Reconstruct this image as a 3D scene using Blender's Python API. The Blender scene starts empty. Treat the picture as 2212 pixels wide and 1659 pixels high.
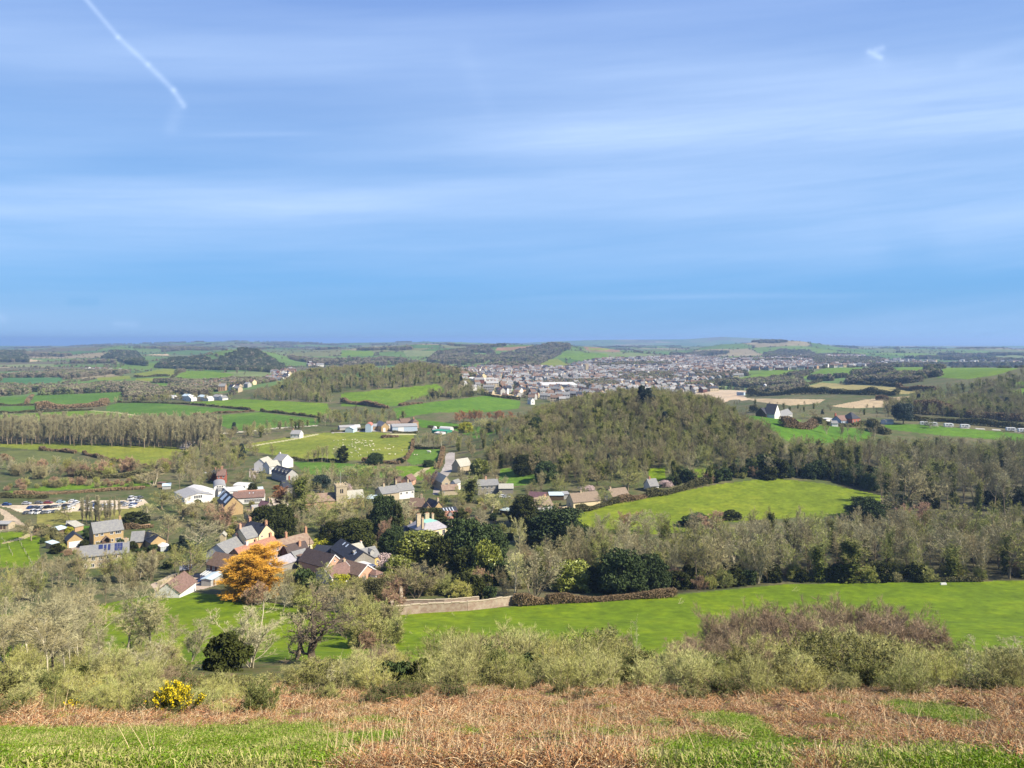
import bpy, math, random
import numpy as np
from mathutils import Vector, Matrix
R = math.radians
C = bpy.context.scene.collection
RNG = np.random.default_rng(7)
random.seed(7)
F = 1659.0; CU = 1106.0; V0 = 735.0; CZ = 85.0      # picture scale used for siting: a level camera 85 m above the valley

# ------------------------------------------------------------------ siting helpers
ZO = {1: (0, 691.2, .3333), 2: (737.3, 691.2, .3333), 3: (1474.6, 691.2, .3333),
      4: (0, 950.4, .20832), 5: (403.2, 950.4, .20832), 6: (806.4, 950.4, .20832),
      7: (1209.6, 950.4, .22655), 8: (1670.4, 864, .26043), 9: (0, 1238.4, .25342),
      10: (553, 1238.4, .25342), 11: (1105.9, 1238.4, .25342), 12: (1658.9, 1238.4, .25342),
      13: (432, 1123.2, .10416), 14: (633.6, 1123.2, .10416), 15: (0, 1065.6, .17186),
      16: (720, 887, .11718), 17: (345.6, 967.7, .16926), 18: (864, 1094.4, .10416), 19: (1025.3, 691.2, .23957), 0: (0, 0, 1)}
def Z(k, *p):
    a, b, s = ZO[k]
    if len(p) == 1: return [(a + x*s, b + y*s) for x, y in p[0]]
    return (a + p[0]*s, b + p[1]*s)

# ------------------------------------------------------------------ noise
def _hash(ix, iy, seed):
    n = (ix*374761393 + iy*668265263 + seed*974634777) & 0x7fffffff
    n = ((n ^ (n >> 13))*1274126177) & 0x7fffffff
    return ((n ^ (n >> 16)) & 0xffff)/65535.0
def vnoise(x, y, seed=0):
    x = np.asarray(x, float); y = np.asarray(y, float)
    ix = np.floor(x).astype(np.int64); iy = np.floor(y).astype(np.int64)
    fx = x-ix; fy = y-iy; fx = fx*fx*(3-2*fx); fy = fy*fy*(3-2*fy)
    a = _hash(ix, iy, seed); b = _hash(ix+1, iy, seed); c = _hash(ix, iy+1, seed); d = _hash(ix+1, iy+1, seed)
    return (a*(1-fx)+b*fx)*(1-fy)+(c*(1-fx)+d*fx)*fy - .5
def fbm(x, y, seed=0, o=4):
    r = 0; a = 1.
    for i in range(o):
        r = r + a*vnoise(x*2**i, y*2**i, seed+i); a *= .5
    return r
def sm(x):
    x = np.clip(x, 0, 1); return x*x*(3-2*x)

# ------------------------------------------------------------------ the lie of the land
HY = np.array([-60, -20, 0, 8, 15, 28, 45, 90, 120, 160, 205, 258, 300, 350, 500, 900])
HZ = np.array([83.6, 83.6, 83.3, 80.5, 76.6, 70.7, 64.2, 44.9, 34.2, 20.9, 11, 3.3, .8, 0, 0, 0])
_yy = np.arange(-60, 901, 1.0); _zz = np.interp(_yy, HY, HZ)
_k = np.hanning(19); _k /= _k.sum()
_zs = np.convolve(np.pad(_zz, 9, mode='edge'), _k, 'valid'); _w = sm((_yy-20)/25); _zz = _zz*(1-_w)+_zs*_w
FU = np.array([-900,-300,0,130,250,400,500,600,700,800,900,960,1050,1130,1200,1290,1370,1480,1560,1640,1700,1730,1800,1850,1950,2050,2212,2500,3200.])
def _v(D, vs): return CZ-(np.array(vs, float)-V0)*D/F
FR = [(1500, FU*0), (2200, FU*0+1),
      (3000, np.interp(FU, [0,200,700,900,1100,1290,1400,1500,1700,2200], [4,6,12,16,12,16,14,8,10,6])),
      (3600, np.interp(FU, [0,60,150,250,400,700,800,900,1050,1130,1200,1290,1370,1480,1600,2212], [27,28,8,31,10,31,42,48,48,52,57,52,31,8,8,8])),
      (4500, np.interp(FU, [0,130,250,400,500,600,700,800,900,1000,1130,1290,1400,1480,1560,1640,1700,1730,1800,1850,1950,2212], [12,28,39,40,26,24,17,39,50,46,38,28,22,25,58,69,80,77,50,36,24,25])),
      (5600, np.interp(FU, [0,130,250,400,500,700,900,1130,1300,1500,1700,1850,2212], [8,14,22,20,30,16,40,30,20,24,40,22,8])),
      (8500, _v(8500, [756,755,753,749,744,740,737.5,739,742,740,739,738.5,742,744,746,748,748,748,748,748,750,752,754,757,760,760,760,760,760])),
      (10200, FU*0+10),
      (12500, _v(12500, [775,775,775,775,770,765,760,758,752,750,748,746,744,741,737,734,733.5,733,727.5,731,735,738,745,752,760,765,768,770,770])),
      (15000, FU*0-60), (90000, FU*0-60)]
FD = np.array([r[0] for r in FR], float); FZ = np.array([r[1] for r in FR])
BUMPS = [  # x-centre as picture column, distance, height, half widths left right near far, power
 (1385, 575, 34, 74, 76, 74, 120, 1.15), (1560, 640, 5, 60, 60, 90, 90, 1),
 (840, 1230, 36, 165, 130, 110, 160, 1.3), (960, 1150, 8, 60, 60, 80, 100, 1.2),
 (525, 2600, 46, 90, 95, 150, 200, 1.2), (380, 2500, 16, 130, 110, 120, 200, 1.2),
 (430, 1850, 9, 140, 190, 110, 200, 1), (800, 800, 3, 90, 80, 110, 100, 1),
 (2450, 1000, 44, 200, 200, 240, 400, 1.1), (2250, 1500, 16, 200, 200, 150, 300, 1),
 (1000, 1000, 5, 120, 70, 70, 120, 1.1), (1680, 1900, 9, 160, 200, 200, 300, 1), (2050, 1900, 8, 260, 300, 200, 300, 1),
 (1620, 420, 3, 60, 80, 50, 50, 1), (560, 900, 4, 150, 130, 120, 100, 1)]
def H(x, Y):
    x = np.asarray(x, float); Y = np.asarray(Y, float)
    u = CU + F*x/np.maximum(Y, 40)
    z = np.interp(Y, _yy, _zz)
    uu = np.clip(u, -900, 3199); Yc = np.clip(Y, 1500, 89999)
    k = np.clip(np.searchsorted(FD, Yc, 'right')-1, 0, len(FD)-2); t = sm((Yc-FD[k])/(FD[k+1]-FD[k]))
    j = np.clip(np.searchsorted(FU, uu, 'right')-1, 0, len(FU)-2); s = (uu-FU[j])/(FU[j+1]-FU[j])
    za = FZ[k, j]*(1-s)+FZ[k, j+1]*s; zb = FZ[k+1, j]*(1-s)+FZ[k+1, j+1]*s
    z = z + np.where(Y > 1500, za*(1-t)+zb*t, 0)
    z = z + 13*sm((u-1520)/200)*sm((Y-455)/190)*(1-sm((Y-900)/350))
    for (bu, bd, bh, sl, sr, sn, sf, pw) in BUMPS:
        bx = (bu-CU)*bd/F
        dx = np.where(x < bx, (x-bx)/sl, (x-bx)/sr); dy = np.where(Y < bd, (Y-bd)/sn, (Y-bd)/sf)
        r2 = dx*dx+dy*dy
        z = z + bh*np.exp(-np.minimum(r2, 60)**pw*.5)
    # roughness
    z = z + .35*fbm(x/9, Y/9, 3)*sm((Y-25)/15)*(1-sm((Y-170)/60)) + .38*fbm(x/2.6, Y/2.6, 5)*(1-sm((Y-70)/40))*sm((Y-9)/6) + .12*fbm(x/.9, Y/.9, 6, 2)*(1-sm((Y-50)/20))*sm((Y-9)/6)
    z = z + 1.1*fbm(x/120, Y/120, 9)*sm((Y-260)/100)
    z = z + 23*fbm(x/420, Y/420, 13, 5)*sm((Y-2700)/1500)*(1-sm((Y-7600)/800))
    return z
_G = np.concatenate([np.arange(6, 120, .25), np.geomspace(120, 20000, 2600)])
def G(u, v, dz=0., d0=0, d1=1e9):
    """the point of the ground (raised by dz) seen at a place of the photograph"""
    m = (_G >= d0) & (_G <= d1); Y = _G[m]; x = Y*(u-CU)/F
    d = (CZ-Y*(v-V0)/F) - (H(x, Y)+dz)
    i = np.argmax(d < 0)
    if d[i] >= 0: i = int(np.argmin(np.abs(d)))
    if i == 0: Yh = Y[0]
    else:
        a, b = d[i-1], d[i]; Yh = Y[i-1]+(Y[i]-Y[i-1])*(a/(a-b) if a > b and a > 0 else 1)
    xh = Yh*(u-CU)/F
    return (float(xh), float(Yh), float(H(xh, Yh)))
def proj(x, Y, z): return CU+F*x/Y, V0+F*(CZ-z)/Y
def inside(px, py, poly):
    r = np.zeros(px.shape, bool); n = len(poly)
    for i in range(n):
        x1, y1 = poly[i]; x2, y2 = poly[(i+1) % n]
        if y1 == y2: continue
        c = ((y1 > py) != (y2 > py)) & (px < (x2-x1)*(py-y1)/(y2-y1)+x1)
        r ^= c
    return r

# ------------------------------------------------------------------ object helpers
def tag(o, label=None, cat=None, group=None, kind=None):
    if label: o['label'] = label
    if cat: o['category'] = cat
    if group: o['group'] = group
    if kind: o['kind'] = kind
    return o
def empty(name, loc, rz=0, label=None, cat=None, group=None):
    o = bpy.data.objects.new(name, None); C.objects.link(o); o.location = loc; o.rotation_euler = (0, 0, rz)
    o.empty_display_size = .2
    return tag(o, label, cat, group)
def mesh_np(name, V, Fq, mats=(), midx=None, smooth=False):
    """V n x 3, Fq list of (array m x k) of faces"""
    me = bpy.data.meshes.new(name)
    if isinstance(Fq, np.ndarray): Fq = [Fq]
    Fq = [f for f in Fq if len(f)]
    me.vertices.add(len(V)); me.vertices.foreach_set('co', np.asarray(V, np.float32).ravel())
    tot = np.concatenate([np.full(len(f), f.shape[1]) for f in Fq]); idx = np.concatenate([f.ravel() for f in Fq]).astype(np.int32)
    st = np.concatenate([[0], np.cumsum(tot)[:-1]]).astype(np.int32)
    me.loops.add(len(idx)); me.loops.foreach_set('vertex_index', idx)
    me.polygons.add(len(tot)); me.polygons.foreach_set('loop_start', st)
    if midx is not None: me.polygons.foreach_set('material_index', np.asarray(midx, np.int32))
    for m in mats: me.materials.append(m)
    me.update(calc_edges=True)
    if smooth: me.polygons.foreach_set('use_smooth', np.ones(len(tot), bool))
    else: me.polygons.foreach_set('use_smooth', np.zeros(len(tot), bool))
    me.update()
    return me
def link(name, me, parent=None, loc=None):
    o = bpy.data.objects.new(name, me); C.objects.link(o)
    if parent: o.parent = parent
    if loc is not None: o.location = loc
    return o

class MB:
    """collects shapes into one mesh"""
    def __init__(s): s.v = []; s.f = []; s.m = []
    def add(s, vs, fs, m=0):
        b = len(s.v); s.v += [tuple(p) for p in vs]; s.f += [tuple(i+b for i in f) for f in fs]; s.m += [m]*len(fs); return s
    def box(s, x0, x1, y0, y1, z0, z1, m=0):
        return s.add([(x0,y0,z0),(x1,y0,z0),(x1,y1,z0),(x0,y1,z0),(x0,y0,z1),(x1,y0,z1),(x1,y1,z1),(x0,y1,z1)],
              [(0,3,2,1),(4,5,6,7),(0,1,5,4),(1,2,6,5),(2,3,7,6),(3,0,4,7)], m)
    def cyl(s, cx, cy, z0, z1, r0, r1=None, n=8, m=0, axis='z'):
        r1 = r0 if r1 is None else r1; vs = []
        for z, r in ((z0, r0), (z1, r1)):
            for i in range(n):
                a = 2*math.pi*i/n; p = (r*math.cos(a), r*math.sin(a))
                if axis == 'z': vs.append((cx+p[0], cy+p[1], z))
                elif axis == 'y': vs.append((cx+p[0], z, cy+p[1]))
                else: vs.append((z, cx+p[0], cy+p[1]))
        fs = [(i, (i+1) % n, n+(i+1) % n, n+i) for i in range(n)]+[tuple(range(n))[::-1], tuple(range(n, 2*n))]
        return s.add(vs, fs, m)
    def prism(s, prof, y0, y1, m=0, axis='y'):
        """closed outline in x z (or y z) extruded along the other axis"""
        n = len(prof)
        vs = [(a, y0, b) if axis == 'y' else (y0, a, b) for a, b in prof]+[(a, y1, b) if axis == 'y' else (y1, a, b) for a, b in prof]
        return s.add(vs, [tuple(range(n)), tuple(range(2*n-1, n-1, -1))]+[(i, n+i, n+(i+1) % n, (i+1) % n) for i in range(n)], m)
    def mesh(s, name, mats, smooth=False):
        me = bpy.data.meshes.new(name); me.from_pydata(s.v, [], s.f)
        for m in mats: me.materials.append(m)
        me.polygons.foreach_set('material_index', s.m); me.update()
        return me
    def obj(s, name, mats, parent=None, smooth=False):
        if not isinstance(mats, (list, tuple)): mats = [mats]
        return link(name, s.mesh(name, mats), parent)

# ------------------------------------------------------------------ materials
GL = .66
def mat(name, col, rough=.85, spec=.25, var=None, scale=3., bump=0., metal=0., rnd=0., hue=0., coords='Object', attr=None, detail=4, trans=0., col2=None):
    col = tuple(c*GL for c in col); col2 = tuple(c*GL for c in col2) if col2 else None
    m = bpy.data.materials.new(name); m.use_nodes = True; nt = m.node_tree; N = nt.nodes; L = nt.links
    b = N['Principled BSDF']; b.inputs['Roughness'].default_value = rough; b.inputs['Specular IOR Level'].default_value = spec
    b.inputs['Metallic'].default_value = metal
    c = N.new('ShaderNodeRGB'); c.outputs[0].default_value = (*col, 1); cur = c.outputs[0]
    if attr:
        a = N.new('ShaderNodeAttribute'); a.attribute_name = attr; cur = a.outputs['Color']
    tc = N.new('ShaderNodeTexCoord')
    if var:
        n = N.new('ShaderNodeTexNoise'); n.inputs['Scale'].default_value = scale; n.inputs['Detail'].default_value = detail; n.inputs['Roughness'].default_value = .65
        L.new(tc.outputs[coords], n.inputs['Vector'])
        mr = N.new('ShaderNodeMapRange'); mr.inputs[1].default_value = .3; mr.inputs[2].default_value = .7; mr.inputs[3].default_value = 1-var; mr.inputs[4].default_value = 1+var
        L.new(n.outputs['Fac'], mr.inputs[0])
        if col2:
            mx = N.new('ShaderNodeMix'); mx.data_type = 'RGBA'; mr.inputs[3].default_value = 0; mr.inputs[4].default_value = 1; mr.clamp = True
            L.new(mr.outputs[0], mx.inputs[0]); L.new(cur, mx.inputs[6]); mx.inputs[7].default_value = (*col2, 1); cur = mx.outputs[2]
        else:
            hs = N.new('ShaderNodeHueSaturation'); L.new(mr.outputs[0], hs.inputs['Value']); L.new(cur, hs.inputs['Color']); cur = hs.outputs[0]
    if rnd or hue:
        oi = N.new('ShaderNodeObjectInfo'); hs = N.new('ShaderNodeHueSaturation')
        a = N.new('ShaderNodeMapRange'); a.inputs[3].default_value = 1-rnd; a.inputs[4].default_value = 1+rnd; L.new(oi.outputs['Random'], a.inputs[0]); L.new(a.outputs[0], hs.inputs['Value'])
        w = N.new('ShaderNodeMath'); w.operation = 'MULTIPLY'; w.inputs[1].default_value = 7.13; L.new(oi.outputs['Random'], w.inputs[0])
        fr = N.new('ShaderNodeMath'); fr.operation = 'FRACT'; L.new(w.outputs[0], fr.inputs[0])
        q = N.new('ShaderNodeMapRange'); q.inputs[3].default_value = .5-hue; q.inputs[4].default_value = .5+hue; L.new(fr.outputs[0], q.inputs[0]); L.new(q.outputs[0], hs.inputs['Hue'])
        L.new(cur, hs.inputs['Color']); cur = hs.outputs[0]
    L.new(cur, b.inputs['Base Color'])
    if bump:
        n2 = N.new('ShaderNodeTexNoise'); n2.inputs['Scale'].default_value = scale*3; n2.inputs['Detail'].default_value = 5; L.new(tc.outputs[coords], n2.inputs['Vector'])
        bp = N.new('ShaderNodeBump'); bp.inputs['Strength'].default_value = min(1, bump); bp.inputs['Distance'].default_value = bump
        L.new(n2.outputs['Fac'], bp.inputs['Height']); L.new(bp.outputs[0], b.inputs['Normal'])
    if trans:
        t = N.new('ShaderNodeBsdfTranslucent'); L.new(cur, t.inputs['Color']); ms = N.new('ShaderNodeMixShader'); ms.inputs[0].default_value = trans
        L.new(b.outputs[0], ms.inputs[1]); L.new(t.outputs[0], ms.inputs[2]); L.new(ms.outputs[0], N['Material Output'].inputs[0])
    return m
# ------------------------------------------------------------------ fields, roads, waters as regions of one continuous land surface
GR = (.11, .195, .015); YG = (.160, .200, .026); MG = (.08, .165, .02); TEAL = (.06, .15, .05); PALE = (.16, .2, .075)
OCH = (.30, .26, .10); TAN = (.42, .33, .20); BRN = (.30, .2, .12); ROUGH = (.12, .14, .045); LAWN = (.07, .16, .012); ROAD = (.33, .29, .25); TRK = (.36, .31, .18)
BR2 = (.120, .190, .004)
REG = []   # name, colour, polygon, dmin, dmax, label
def reg(name, col, poly, d0, d1, mow=0): REG.append((name, col, poly, d0, d1, mow))
f = 'field'
reg(f, TEAL, Z(1,[(0,375),(410,372),(395,400),(300,415),(0,415)]), 1500, 3500)
reg(f, PALE, Z(1,[(0,290),(350,285),(340,335),(0,335)]), 2400, 5000)
reg(f, BRN, Z(1,[(380,430),(620,425),(600,445),(420,455)]), 1200, 3000)
reg(f, MG, Z(1,[(0,500),(200,495),(160,550),(0,555)]), 800, 1700)
reg(f, MG, Z(1,[(215,490),(820,465),(800,520),(660,545),(190,550)]), 800, 1800, 1)
reg(f, MG, Z(1,[(0,560),(230,555),(230,590),(0,605)]), 700, 1500)
reg(f, GR, Z(1,[(0,615),(600,585),(920,630),(300,655),(0,665)]), 650, 1300)
reg(f, MG, Z(1,[(690,560),(760,538),(1050,540),(1620,590),(1500,600),(1250,625),(920,625),(600,585),(690,590)]), 700, 1500, 1)
reg(f, GR, Z(1,[(1180,538),(1560,512),(2120,540),(2160,640),(1680,590)]), 700, 1500)
reg(f, MG, Z(1,[(1320,625),(1680,597),(2080,645),(2060,680),(1600,720),(1470,700)]), 700, 1400, 1)
reg(f, YG, Z(1,[(870,350),(1090,310),(1170,330),(1100,365),(900,365)]), 1500, 3500)
reg(f, GR, Z(1,[(1085,400),(1200,330),(1340,330),(1520,350),(1480,400),(1300,410)]), 1400, 3500)
reg(f, YG, Z(1,[(880,380),(1100,370),(1080,400),(880,395)]), 1400, 3000)
reg(f, YG, Z(1,[(620,375),(840,360),(850,385),(640,390)]), 1500, 3000)
reg(f, MG, Z(1,[(820,410),(1090,408),(1180,440),(1000,440)]), 1200, 3000)
reg(f, PALE, Z(1,[(750,270),(900,290),(925,310),(840,325),(740,310)]), 2500, 4500)
reg(f, TAN, Z(1,[(950,225),(1090,220),(1100,238),(960,236)]), 3500, 8000)
reg(f, TAN, Z(1,[(165,250),(280,265),(190,272)]), 2500, 8000)
reg(f, YG, [(0,966),(0,958),(130,958),(230,961),(396,966),(380,990),(320,1009),(300,1005),(230,989),(170,976),(85,972)], 450, 700, 1)
reg(f, ROUGH, Z(4,[(0,115),(400,112),(780,150),(700,220),(300,270),(0,290)]), 400, 600)
reg(f, ROUGH, Z(4,[(1130,230),(1530,290),(1500,330),(1250,300)]), 400, 600)
reg(f, GR, Z(4,[(30,545),(400,490),(760,440),(1600,420),(1560,480),(900,510),(500,525),(60,560)]), 380, 560)
reg(f, (.2,.2,.05), Z(4,[(380,760),(700,740),(1480,700),(1480,790),(900,860),(380,890)]), 330, 450)
reg(f, BR2, Z(4,[(0,960),(330,940),(420,1000),(400,1130),(420,1200),(330,1320),(0,1350)]), 280, 420)
reg('lawn', LAWN, Z(4,[(830,960),(850,890),(930,890),(935,960)]), 300, 440)
reg('lawn', LAWN, Z(4,[(1270,865),(1500,855),(1500,900),(1280,920)]), 300, 440)
reg('lawn', LAWN, Z(4,[(880,1050),(1340,1020),(1340,1090),(900,1090)]), 300, 440)
SHEEP = [(505,964),(600,948),(662,938),(740,932),(785,931),(860,938),(895,939),(893,950),(889,972),(875,985),(840,994),(780,995),(700,996),(640,994),(600,984),(545,975),(520,972)]
reg(f, YG, SHEEP, 480, 800)
reg(f, MG, Z(5,[(1090,225),(1600,240),(2212,290),(2212,400),(1250,360)]), 400, 620)
reg(f, MG, Z(6,[(430,95),(740,95),(690,240),(400,262),(345,215)]), 400, 700)
reg(f, GR, Z(6,[(230,270),(400,268),(680,275),(640,330),(500,420),(380,400),(230,350)]), 400, 700)
reg(f, MG, Z(6,[(1320,300),(1500,290),(1850,440),(1450,480),(1300,420)]), 350, 560)
reg(f, BR2, Z(7,[(840,265),(1000,265),(1010,380),(850,380)]), 380, 560)
reg(f, BR2, Z(7,[(1280,280),(1550,280),(1500,400),(1290,400)]), 380, 560)
BIG = [(1248,1109),(1323,1086),(1400,1075),(1550,1046),(1663,1032),(1775,1044),(1853,1059),(1912,1072),(1880,1110),(1760,1118),(1670,1120),(1550,1130),(1470,1150),(1400,1155),(1336,1153),(1245,1145)]
reg(f, (.138,.192,.014), BIG, 300, 520)
reg(f, BR2, [(840,1330),(1000,1318),(1200,1305),(1450,1286),(1700,1262),(2212,1254),(2500,1254),(2500,1400),(1450,1470),(900,1470),(850,1390)], 120, 275)
reg(f, (.112,.18,.004), [(300,1290),(350,1284),(400,1278),(520,1290),(640,1312),(790,1330),(800,1420),(300,1440),(-300,1460),(-300,1340),(150,1320)], 100, 270)
reg(f, GR, Z(2,[(0,475),(150,462),(400,440),(620,415),(700,470),(420,520),(360,560),(0,560)]), 850, 1300, 1)
reg(f, GR, Z(2,[(180,300),(400,305),(330,345),(230,345)]), 1000, 1400)
reg(f, (.085,.18,.015), Z(2,[(330,575),(480,545),(930,492),(1160,525),(1150,575),(900,600),(600,600),(360,640)]), 750, 1300, 1)
reg(f, TAN, Z(2,[(920,460),(1160,490),(1160,515),(940,480)]), 900, 1800)
reg(f, GR, Z(2,[(1410,215),(1720,215),(1740,255),(1560,265),(1420,240)]), 2500, 4500)
reg(f, YG, Z(2,[(1280,265),(1400,250),(1470,290),(1440,315),(1300,300)]), 2300, 4500)
reg(f, (.25,.16,.09), Z(2,[(1010,180),(1380,160),(1200,190),(1000,200)]), 2500, 4800)
reg(f, (.22,.15,.09), Z(2,[(1560,170),(1800,185),(1810,210),(1600,200)]), 2500, 4800)
reg(f, YG, Z(2,[(1600,180),(1740,185),(1720,198),(1610,195)]), 2500, 4500)
reg(f, GR, Z(2,[(1780,225),(1940,245),(1800,250)]), 2500, 4500)
reg(f, GR, Z(2,[(0,195),(200,200),(220,230),(0,240)]), 2500, 6000)
reg(f, PALE, Z(2,[(400,200),(700,200),(600,240),(420,235)]), 2500, 6000)
reg(f, GR, Z(2,[(930,230),(1080,235),(950,250)]), 2500, 6000)
reg(f, LAWN, Z(2,[(470,640),(880,690),(1040,700),(1000,730),(870,770),(700,700),(520,700)]), 560, 1000)
reg(f, GR, Z(3,[(170,385),(420,370),(640,300),(850,298),(830,330),(650,375),(430,385)]), 1300, 2600)
reg(f, GR, Z(3,[(760,375),(940,305),(1330,315),(1310,335),(1130,330),(1100,365),(800,378)]), 1300, 2600)
reg(f, GR, Z(3,[(1330,330),(1420,306),(1580,306),(1560,350),(1400,355)]), 1300, 2600)
reg(f, GR, Z(3,[(1640,345),(1700,310),(2180,312),(2060,350),(1860,385),(1640,370)]), 1000, 2600)
reg(f, PALE, Z(3,[(90,425),(280,415),(280,440),(110,445)]), 1100, 2000)
reg(f, OCH, Z(3,[(540,492),(720,455),(900,405),(1420,440),(1560,460),(1460,480),(850,476),(600,490)]), 900, 1700, 1)
reg(f, TAN, Z(3,[(400,508),(930,515),(880,540),(700,555),(480,530)]), 800, 1500)
reg(f, TAN, Z(3,[(950,558),(1200,515),(1520,490),(1440,530),(1240,580),(1050,568)]), 800, 1500)
reg(f, TAN, Z(3,[(1340,405),(1780,408),(1600,428),(1360,418)]), 1200, 2200)
reg('building_site', (.5,.4,.28), Z(3,[(0,470),(120,450),(330,455),(480,462),(390,485),(420,510),(250,525),(100,500),(0,480)]), 900, 1800)
reg(f, LAWN, Z(3,[(360,596),(480,606),(770,650),(730,690),(840,680),(1240,710),(1260,720),(1200,775),(1130,795),(700,800),(560,700)]), 430, 760)
reg(f, LAWN, Z(3,[(1310,680),(1560,675),(2150,735),(2230,745),(2230,790),(2080,780),(1650,745),(1300,705)]), 430, 800)
reg(f, GR, Z(3,[(1640,545),(1900,465),(1890,490),(1700,580)]), 600, 1300)
reg(f, GR, Z(3,[(2100,470),(2212,440),(2300,440),(2300,520),(2120,500)]), 600, 1300)
reg(f, GR, Z(3,[(2130,410),(2300,375),(2300,420),(2190,420)]), 600, 1600)
reg('car_park', (.62,.52,.38), Z(15,[(0,150),(270,152),(560,128),(900,105),(1100,92),(1640,88),(1800,70),(1860,120),(1700,180),(1300,215),(700,240),(380,262),(240,235),(110,175),(0,165)]), 330, 520)
reg('track', (.45,.36,.25), Z(15,[(0,185),(60,210),(180,290),(300,385),(360,430),(330,440),(230,400),(130,360),(60,460),(0,470),(0,350),(50,330),(55,290),(0,255)]), 300, 460)
reg('track', (.5,.42,.3), [(0,1078),(0,1089),(20,1092),(60,1094),(60,1098),(20,1098),(0,1092)], 300, 520)
reg('road', ROAD, Z(2,[(1140,0),(1140,0)]) if 0 else Z(6,[(770,130),(815,135),(815,230),(780,330),(735,330),(700,440),(665,560),(640,560),(650,400),(700,330),(765,250)]), 330, 700)
reg('farmyard', (.42,.36,.28), Z(16,[(0,380),(680,350),(700,290),(1100,300),(1560,350),(1570,400),(1080,405),(1000,395),(700,378),(0,400)]), 600, 900)
reg('farmyard', (.5,.48,.25), Z(16,[(960,425),(1500,430),(1560,450),(1000,442)]), 600, 900)
reg('yard', (.45,.36,.28), [(325,1262),(345,1255),(372,1246),(400,1240),(470,1238),(475,1262),(440,1272),(400,1278),(340,1284)], 230, 320)
reg('yard', (.42,.34,.27), Z(15,[(870,660),(1040,640),(1060,690),(990,780),(930,740)]), 280, 400)
reg('yard', (.5,.42,.33), Z(15,[(1050,640),(1400,605),(1500,560),(1620,560),(1620,600),(1400,630),(1060,670)]), 280, 400)
reg('yard', (.4,.34,.3), Z(5,[(650,300),(740,280),(750,340),(700,420),(650,380)]), 380, 560)
reg('yard', (.5,.42,.33), Z(5,[(870,600),(1060,650),(1050,700),(900,680)]), 330, 480)

def polyline_region(pts, w):
    """ribbon of world width w along ground points; returns world polyline for distance test"""
    P = [G(*p)[:2] for p in pts]; return (np.array(P), w)
LINES = [('road', (.45,.40,.33), Z(1,[(1240,790),(1215,810),(1190,830),(1235,770),(1260,740)]), 5),
 ('road', (.5,.46,.36), Z(1,[(1470,733),(1600,722),(1800,700),(1960,690),(2040,685)]), 5),
 ('path', (.42,.40,.2), Z(1,[(590,588),(760,600),(920,628)]), 3), ('path', (.42,.40,.22), Z(1,[(1600,825),(1700,805),(1860,780),(1940,765),(2050,742)]), 3),
 ('track', (.42,.36,.18), Z(15,[(70,620),(200,585),(330,540),(420,490),(440,450),(400,430),(360,430)]), 1.6),
 ('track', (.42,.36,.18), Z(15,[(250,578),(370,530),(470,480),(470,460)]), 1.6),
 ('path', (.4,.36,.2), Z(6,[(405,380),(480,330),(560,285)]), 1.2), ('path', (.4,.36,.2), Z(6,[(430,378),(500,335),(575,288)]), 1.2),
 ('road', (.36,.33,.30), Z(6,[(675,560),(690,480),(680,400),(750,340),(790,250),(800,140)]), 5),
 ('path', (.55,.42,.28), Z(3,[(150,500),(290,490),(330,480),(400,520),(420,510)]), 6), ('path', (.55,.42,.28), Z(3,[(180,510),(260,535),(330,500)]), 5),
 ('road', (.4,.38,.36), Z(3,[(1440,562),(1500,535),(1520,525)]), 8), ('path', (.3,.3,.15), Z(3,[(2010,565),(2100,550),(2180,530),(2212,515)]), 4),
 ('road', (.4,.37,.34), Z(16,[(0,405),(700,375),(860,372)]), 3)]

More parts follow.
